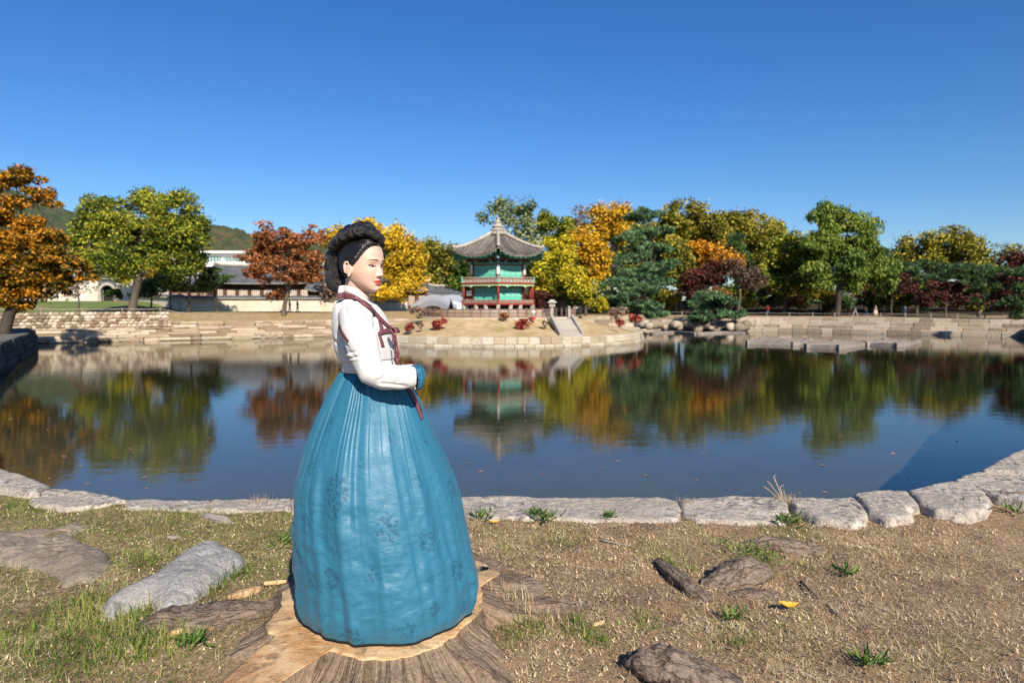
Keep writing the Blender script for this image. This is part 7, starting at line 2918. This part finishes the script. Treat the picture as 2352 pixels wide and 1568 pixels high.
mouth = [(-.0225 + .045 * j / 16, -.0660 - .0004, -.0660 + .0006 + .0004 * math.cos(j * .9)) for j in range(17)]
face_patch('mouth_line', mouth, paint('mouth_dark', (.16, .012, .012), .5, .1), .0006, k=3)

# ---- hair: smooth cap drawn back from the parting
HG = head_grid(200, 320)
c0 = np.array([-.01, 0, .01])
dv_ = HG - c0
dn = np.linalg.norm(dv_, axis=-1, keepdims=True)
xz = [(-.075, -.052), (-.055, -.035), (-.03, -.010), (-.012, .003), (.005, .020), (.02, .033), (.05, .051), (.068, .061), (.082, .070), (.095, .12)]
xh = np.interp(HG[..., 2], [a for a, b in xz], [b for a, b in xz])
m_in = xh - HG[..., 0]                       # >0 inside the hair
thick = .0085 * sstep(.0, .02, m_in) + .0012
HGo = HG + dv_ / dn * thick[..., None]
keep = (m_in > 0) & (HG[..., 2] > -.070)
flow = np.stack([(HG[..., 2] + HG[..., 0] * .40) * 420, HG[..., 1] * 60, HG[..., 0] * 10], -1)
idh = np.arange(HG.shape[0] * HG.shape[1]).reshape(HG.shape[:2])
nx2 = np.roll(idh, -1, 1)
kf = keep & np.roll(keep, -1, 1)
kk = kf[:-1] & kf[1:]
Fh = np.stack([idh[:-1], nx2[:-1], nx2[1:], idh[1:]], -1)[kk]
mb = MB()
mb.add(hw(HGo.reshape(-1, 3)), Fh)
hair = mb.build('hair', M_HAIR, woman, smooth=True, attrs={'flow': flow.reshape(-1, 3)})
# parting
rows = []
for j in range(8):
    z_ = .074 + .030 * j / 7
    o = Vector(hw([(.2, 0, z_)])[0])
    hit = T_HEAD.ray_cast(o, -HX)
    p = hit[0] + HX * .0075 + HZ * .002
    rows.append([p - HL * .0016, p + HL * .0016])
MB().loft(rows, closed=False).build('parting', M_SCALP, hair, smooth=True)


def strand_blob(c, ax, up, L, a, b, seed):
    """One twisted lobe of a plait: a fat spindle with hair running along it."""
    ax = Vector(ax).normalized()
    up = (Vector(up) - ax * Vector(up).dot(ax)).normalized()
    sd2 = ax.cross(up)
    R, Fl = [], []
    for i in range(17):
        t = i / 16
        r = math.sin(math.pi * (.06 + .88 * t)) ** .6
        row, fl_ = [], []
        for j in range(28):
            q = 2 * math.pi * j / 28
            wv = 1 + .16 * (fbm(np.array([[math.cos(q) * 3 + seed, math.sin(q) * 3, t * 2.0]]), 1.6, 3, seed)[0] - .5) * 2 + .05 * math.sin(q * 7 + t * 5 + seed)
            row.append(Vector(c) + ax * ((t - .5) * L) + (up * math.sin(q) * a + sd2 * math.cos(q) * b) * r * wv)
            fl_.append((math.cos(q) * 34 + seed * 5 + t * 9, math.sin(q) * 34, t * 5))
        R.append(row)
        Fl.append(fl_)
    return R, Fl


def catmull(P, n):
    P = [np.array(p, float) for p in P]
    P = [2 * P[0] - P[1]] + P + [2 * P[-1] - P[-2]]
    out = []
    m = len(P) - 3
    for k in range(n):
        u = k / (n - 1) * m
        i = min(int(u), m - 1)
        t = u - i
        a, b, c, d = P[i:i + 4]
        out.append(.5 * ((2 * b) + (-a + c) * t + (2 * a - 5 * b + 4 * c - d) * t ** 2 + (-a + 3 * b - 3 * c + d) * t ** 3))
    return np.array(out)


BP = [(.018, .060, .030), (.020, .056, .062), (.030, .042, .094), (.042, .016, .117), (.050, -.014, .134), (.032, -.040, .142), (.002, -.058, .138), (-.034, -.066, .122), (-.072, -.062, .100), (-.106, -.046, .078)]
BC = catmull(BP, 12)
braid_parts = MB()
fl_all = []
for i in range(len(BC)):
    t = BC[min(i + 1, len(BC) - 1)] - BC[max(i - 1, 0)]
    t /= np.linalg.norm(t)
    outv = BC[i] - np.array([-.01, 0, .03])
    outv = outv - t * (outv @ t)
    outv /= np.linalg.norm(outv)
    bn = np.cross(t, outv)
    for s in (-1, 1):
        ax = t * .62 + bn * .62 * s + outv * .15
        c = BC[i] + bn * s * .0175 + outv * .006 + t * s * .011
        kz = .85 + .35 * ((i * 37 + (s + 1) * 11) % 10) / 10
        ax = ax + np.array([math.sin(i * 2.3 + s), math.cos(i * 1.7), math.sin(i * 3.1)]) * .22
        R, Fl = strand_blob(hw([c])[0], Vector(ax @ HM), Vector(outv @ HM), .056 * kz, .0215 * kz, .0215 * kz, i * 2 + s)
        b = MB().loft(R)
        b.build('braid_lobe', M_HAIRB, hair, smooth=True, attrs={'flow': np.array(Fl).reshape(-1, 3)})
    R, Fl = strand_blob(hw([BC[i] - outv * .008])[0], Vector(t @ HM), Vector(outv @ HM), .06, .020, .026, i * 3 + 40)
    MB().loft(R).build('braid_lobe', M_HAIRB, hair, smooth=True, attrs={'flow': np.array(Fl).reshape(-1, 3)})
# the rolled bun at the back, from crown to nape
BU = catmull([(-.100, 0, .092), (-.124, 0, .066), (-.136, 0, .030), (-.140, 0, -.012), (-.140, 0, -.050), (-.120, 0, -.084), (-.088, 0, -.092)], 26)
RX = np.interp(np.linspace(0, 1, 26), [0, .12, .35, .6, .82, .95, 1], [.024, .034, .038, .042, .047, .036, .014])
RY = np.interp(np.linspace(0, 1, 26), [0, .12, .35, .6, .82, .95, 1], [.040, .056, .058, .060, .064, .050, .022])
R, Fl = [], []
for i in range(26):
    t = BU[min(i + 1, 25)] - BU[max(i - 1, 0)]
    t /= np.linalg.norm(t)
    nrm = np.cross(t, (0, 1, 0))
    row, fr_ = [], []
    for j in range(72):
        q = 2 * math.pi * j / 72
        bump_ = 1 + .09 * math.sin(q * 2 + i * .55) + .05 * math.sin(q * 5 - i * .8) + .03 * math.sin(i * 2.1 + q)
        bump_ += .16 * (fbm(np.array([[math.cos(q) * 7, math.sin(q) * 7, i * .9]]), 1.0, 3, 5)[0] - .5)
        row.append(BU[i] + (nrm * math.cos(q) * RX[i] + np.array([0, 1, 0]) * math.sin(q) * RY[i]) * bump_)
        fr_.append((math.cos(q) * 44 + i * 2.0, math.sin(q) * 44, i * 5.5))
    R.append(row)
    Fl.append(fr_)
MB().loft(hw(np.array(R).reshape(-1, 3)).reshape(26, 72, 3)).build('bun', M_HAIRB, hair, smooth=True, attrs={'flow': np.array(Fl).reshape(-1, 3)})

# loose flyaway strands
mb = MB()
fw = np.random.default_rng(9)
for k in range(150):
    i = fw.integers(len(BC))
    src = BC[i] + fw.normal(size=3) * .018 if k < 95 else BU[fw.integers(26)] + fw.normal(size=3) * np.array([.03, .045, .03])
    o3 = src - np.array([-.03, 0, .01])
    o3 /= np.linalg.norm(o3)
    d3 = o3 * .6 + fw.normal(size=3) * .7
    d3 /= np.linalg.norm(d3)
    b3 = fw.normal(size=3) * .5 - o3 * .5
    st3 = src + o3 * (.012 if k < 95 else .016)
    L3 = fw.uniform(.010, .026)
    mb.tube([Vector(p) for p in hw([st3, st3 + d3 * L3 * .5, st3 + (d3 + b3 * .5) * L3])], [.0004, .0003, .0001], 4, cap=False)
o = mb.build('flyaway_strands', M_HAIR, hair, attrs={'flow': np.zeros((mb.n, 3))})
o['kind'] = 'stuff'
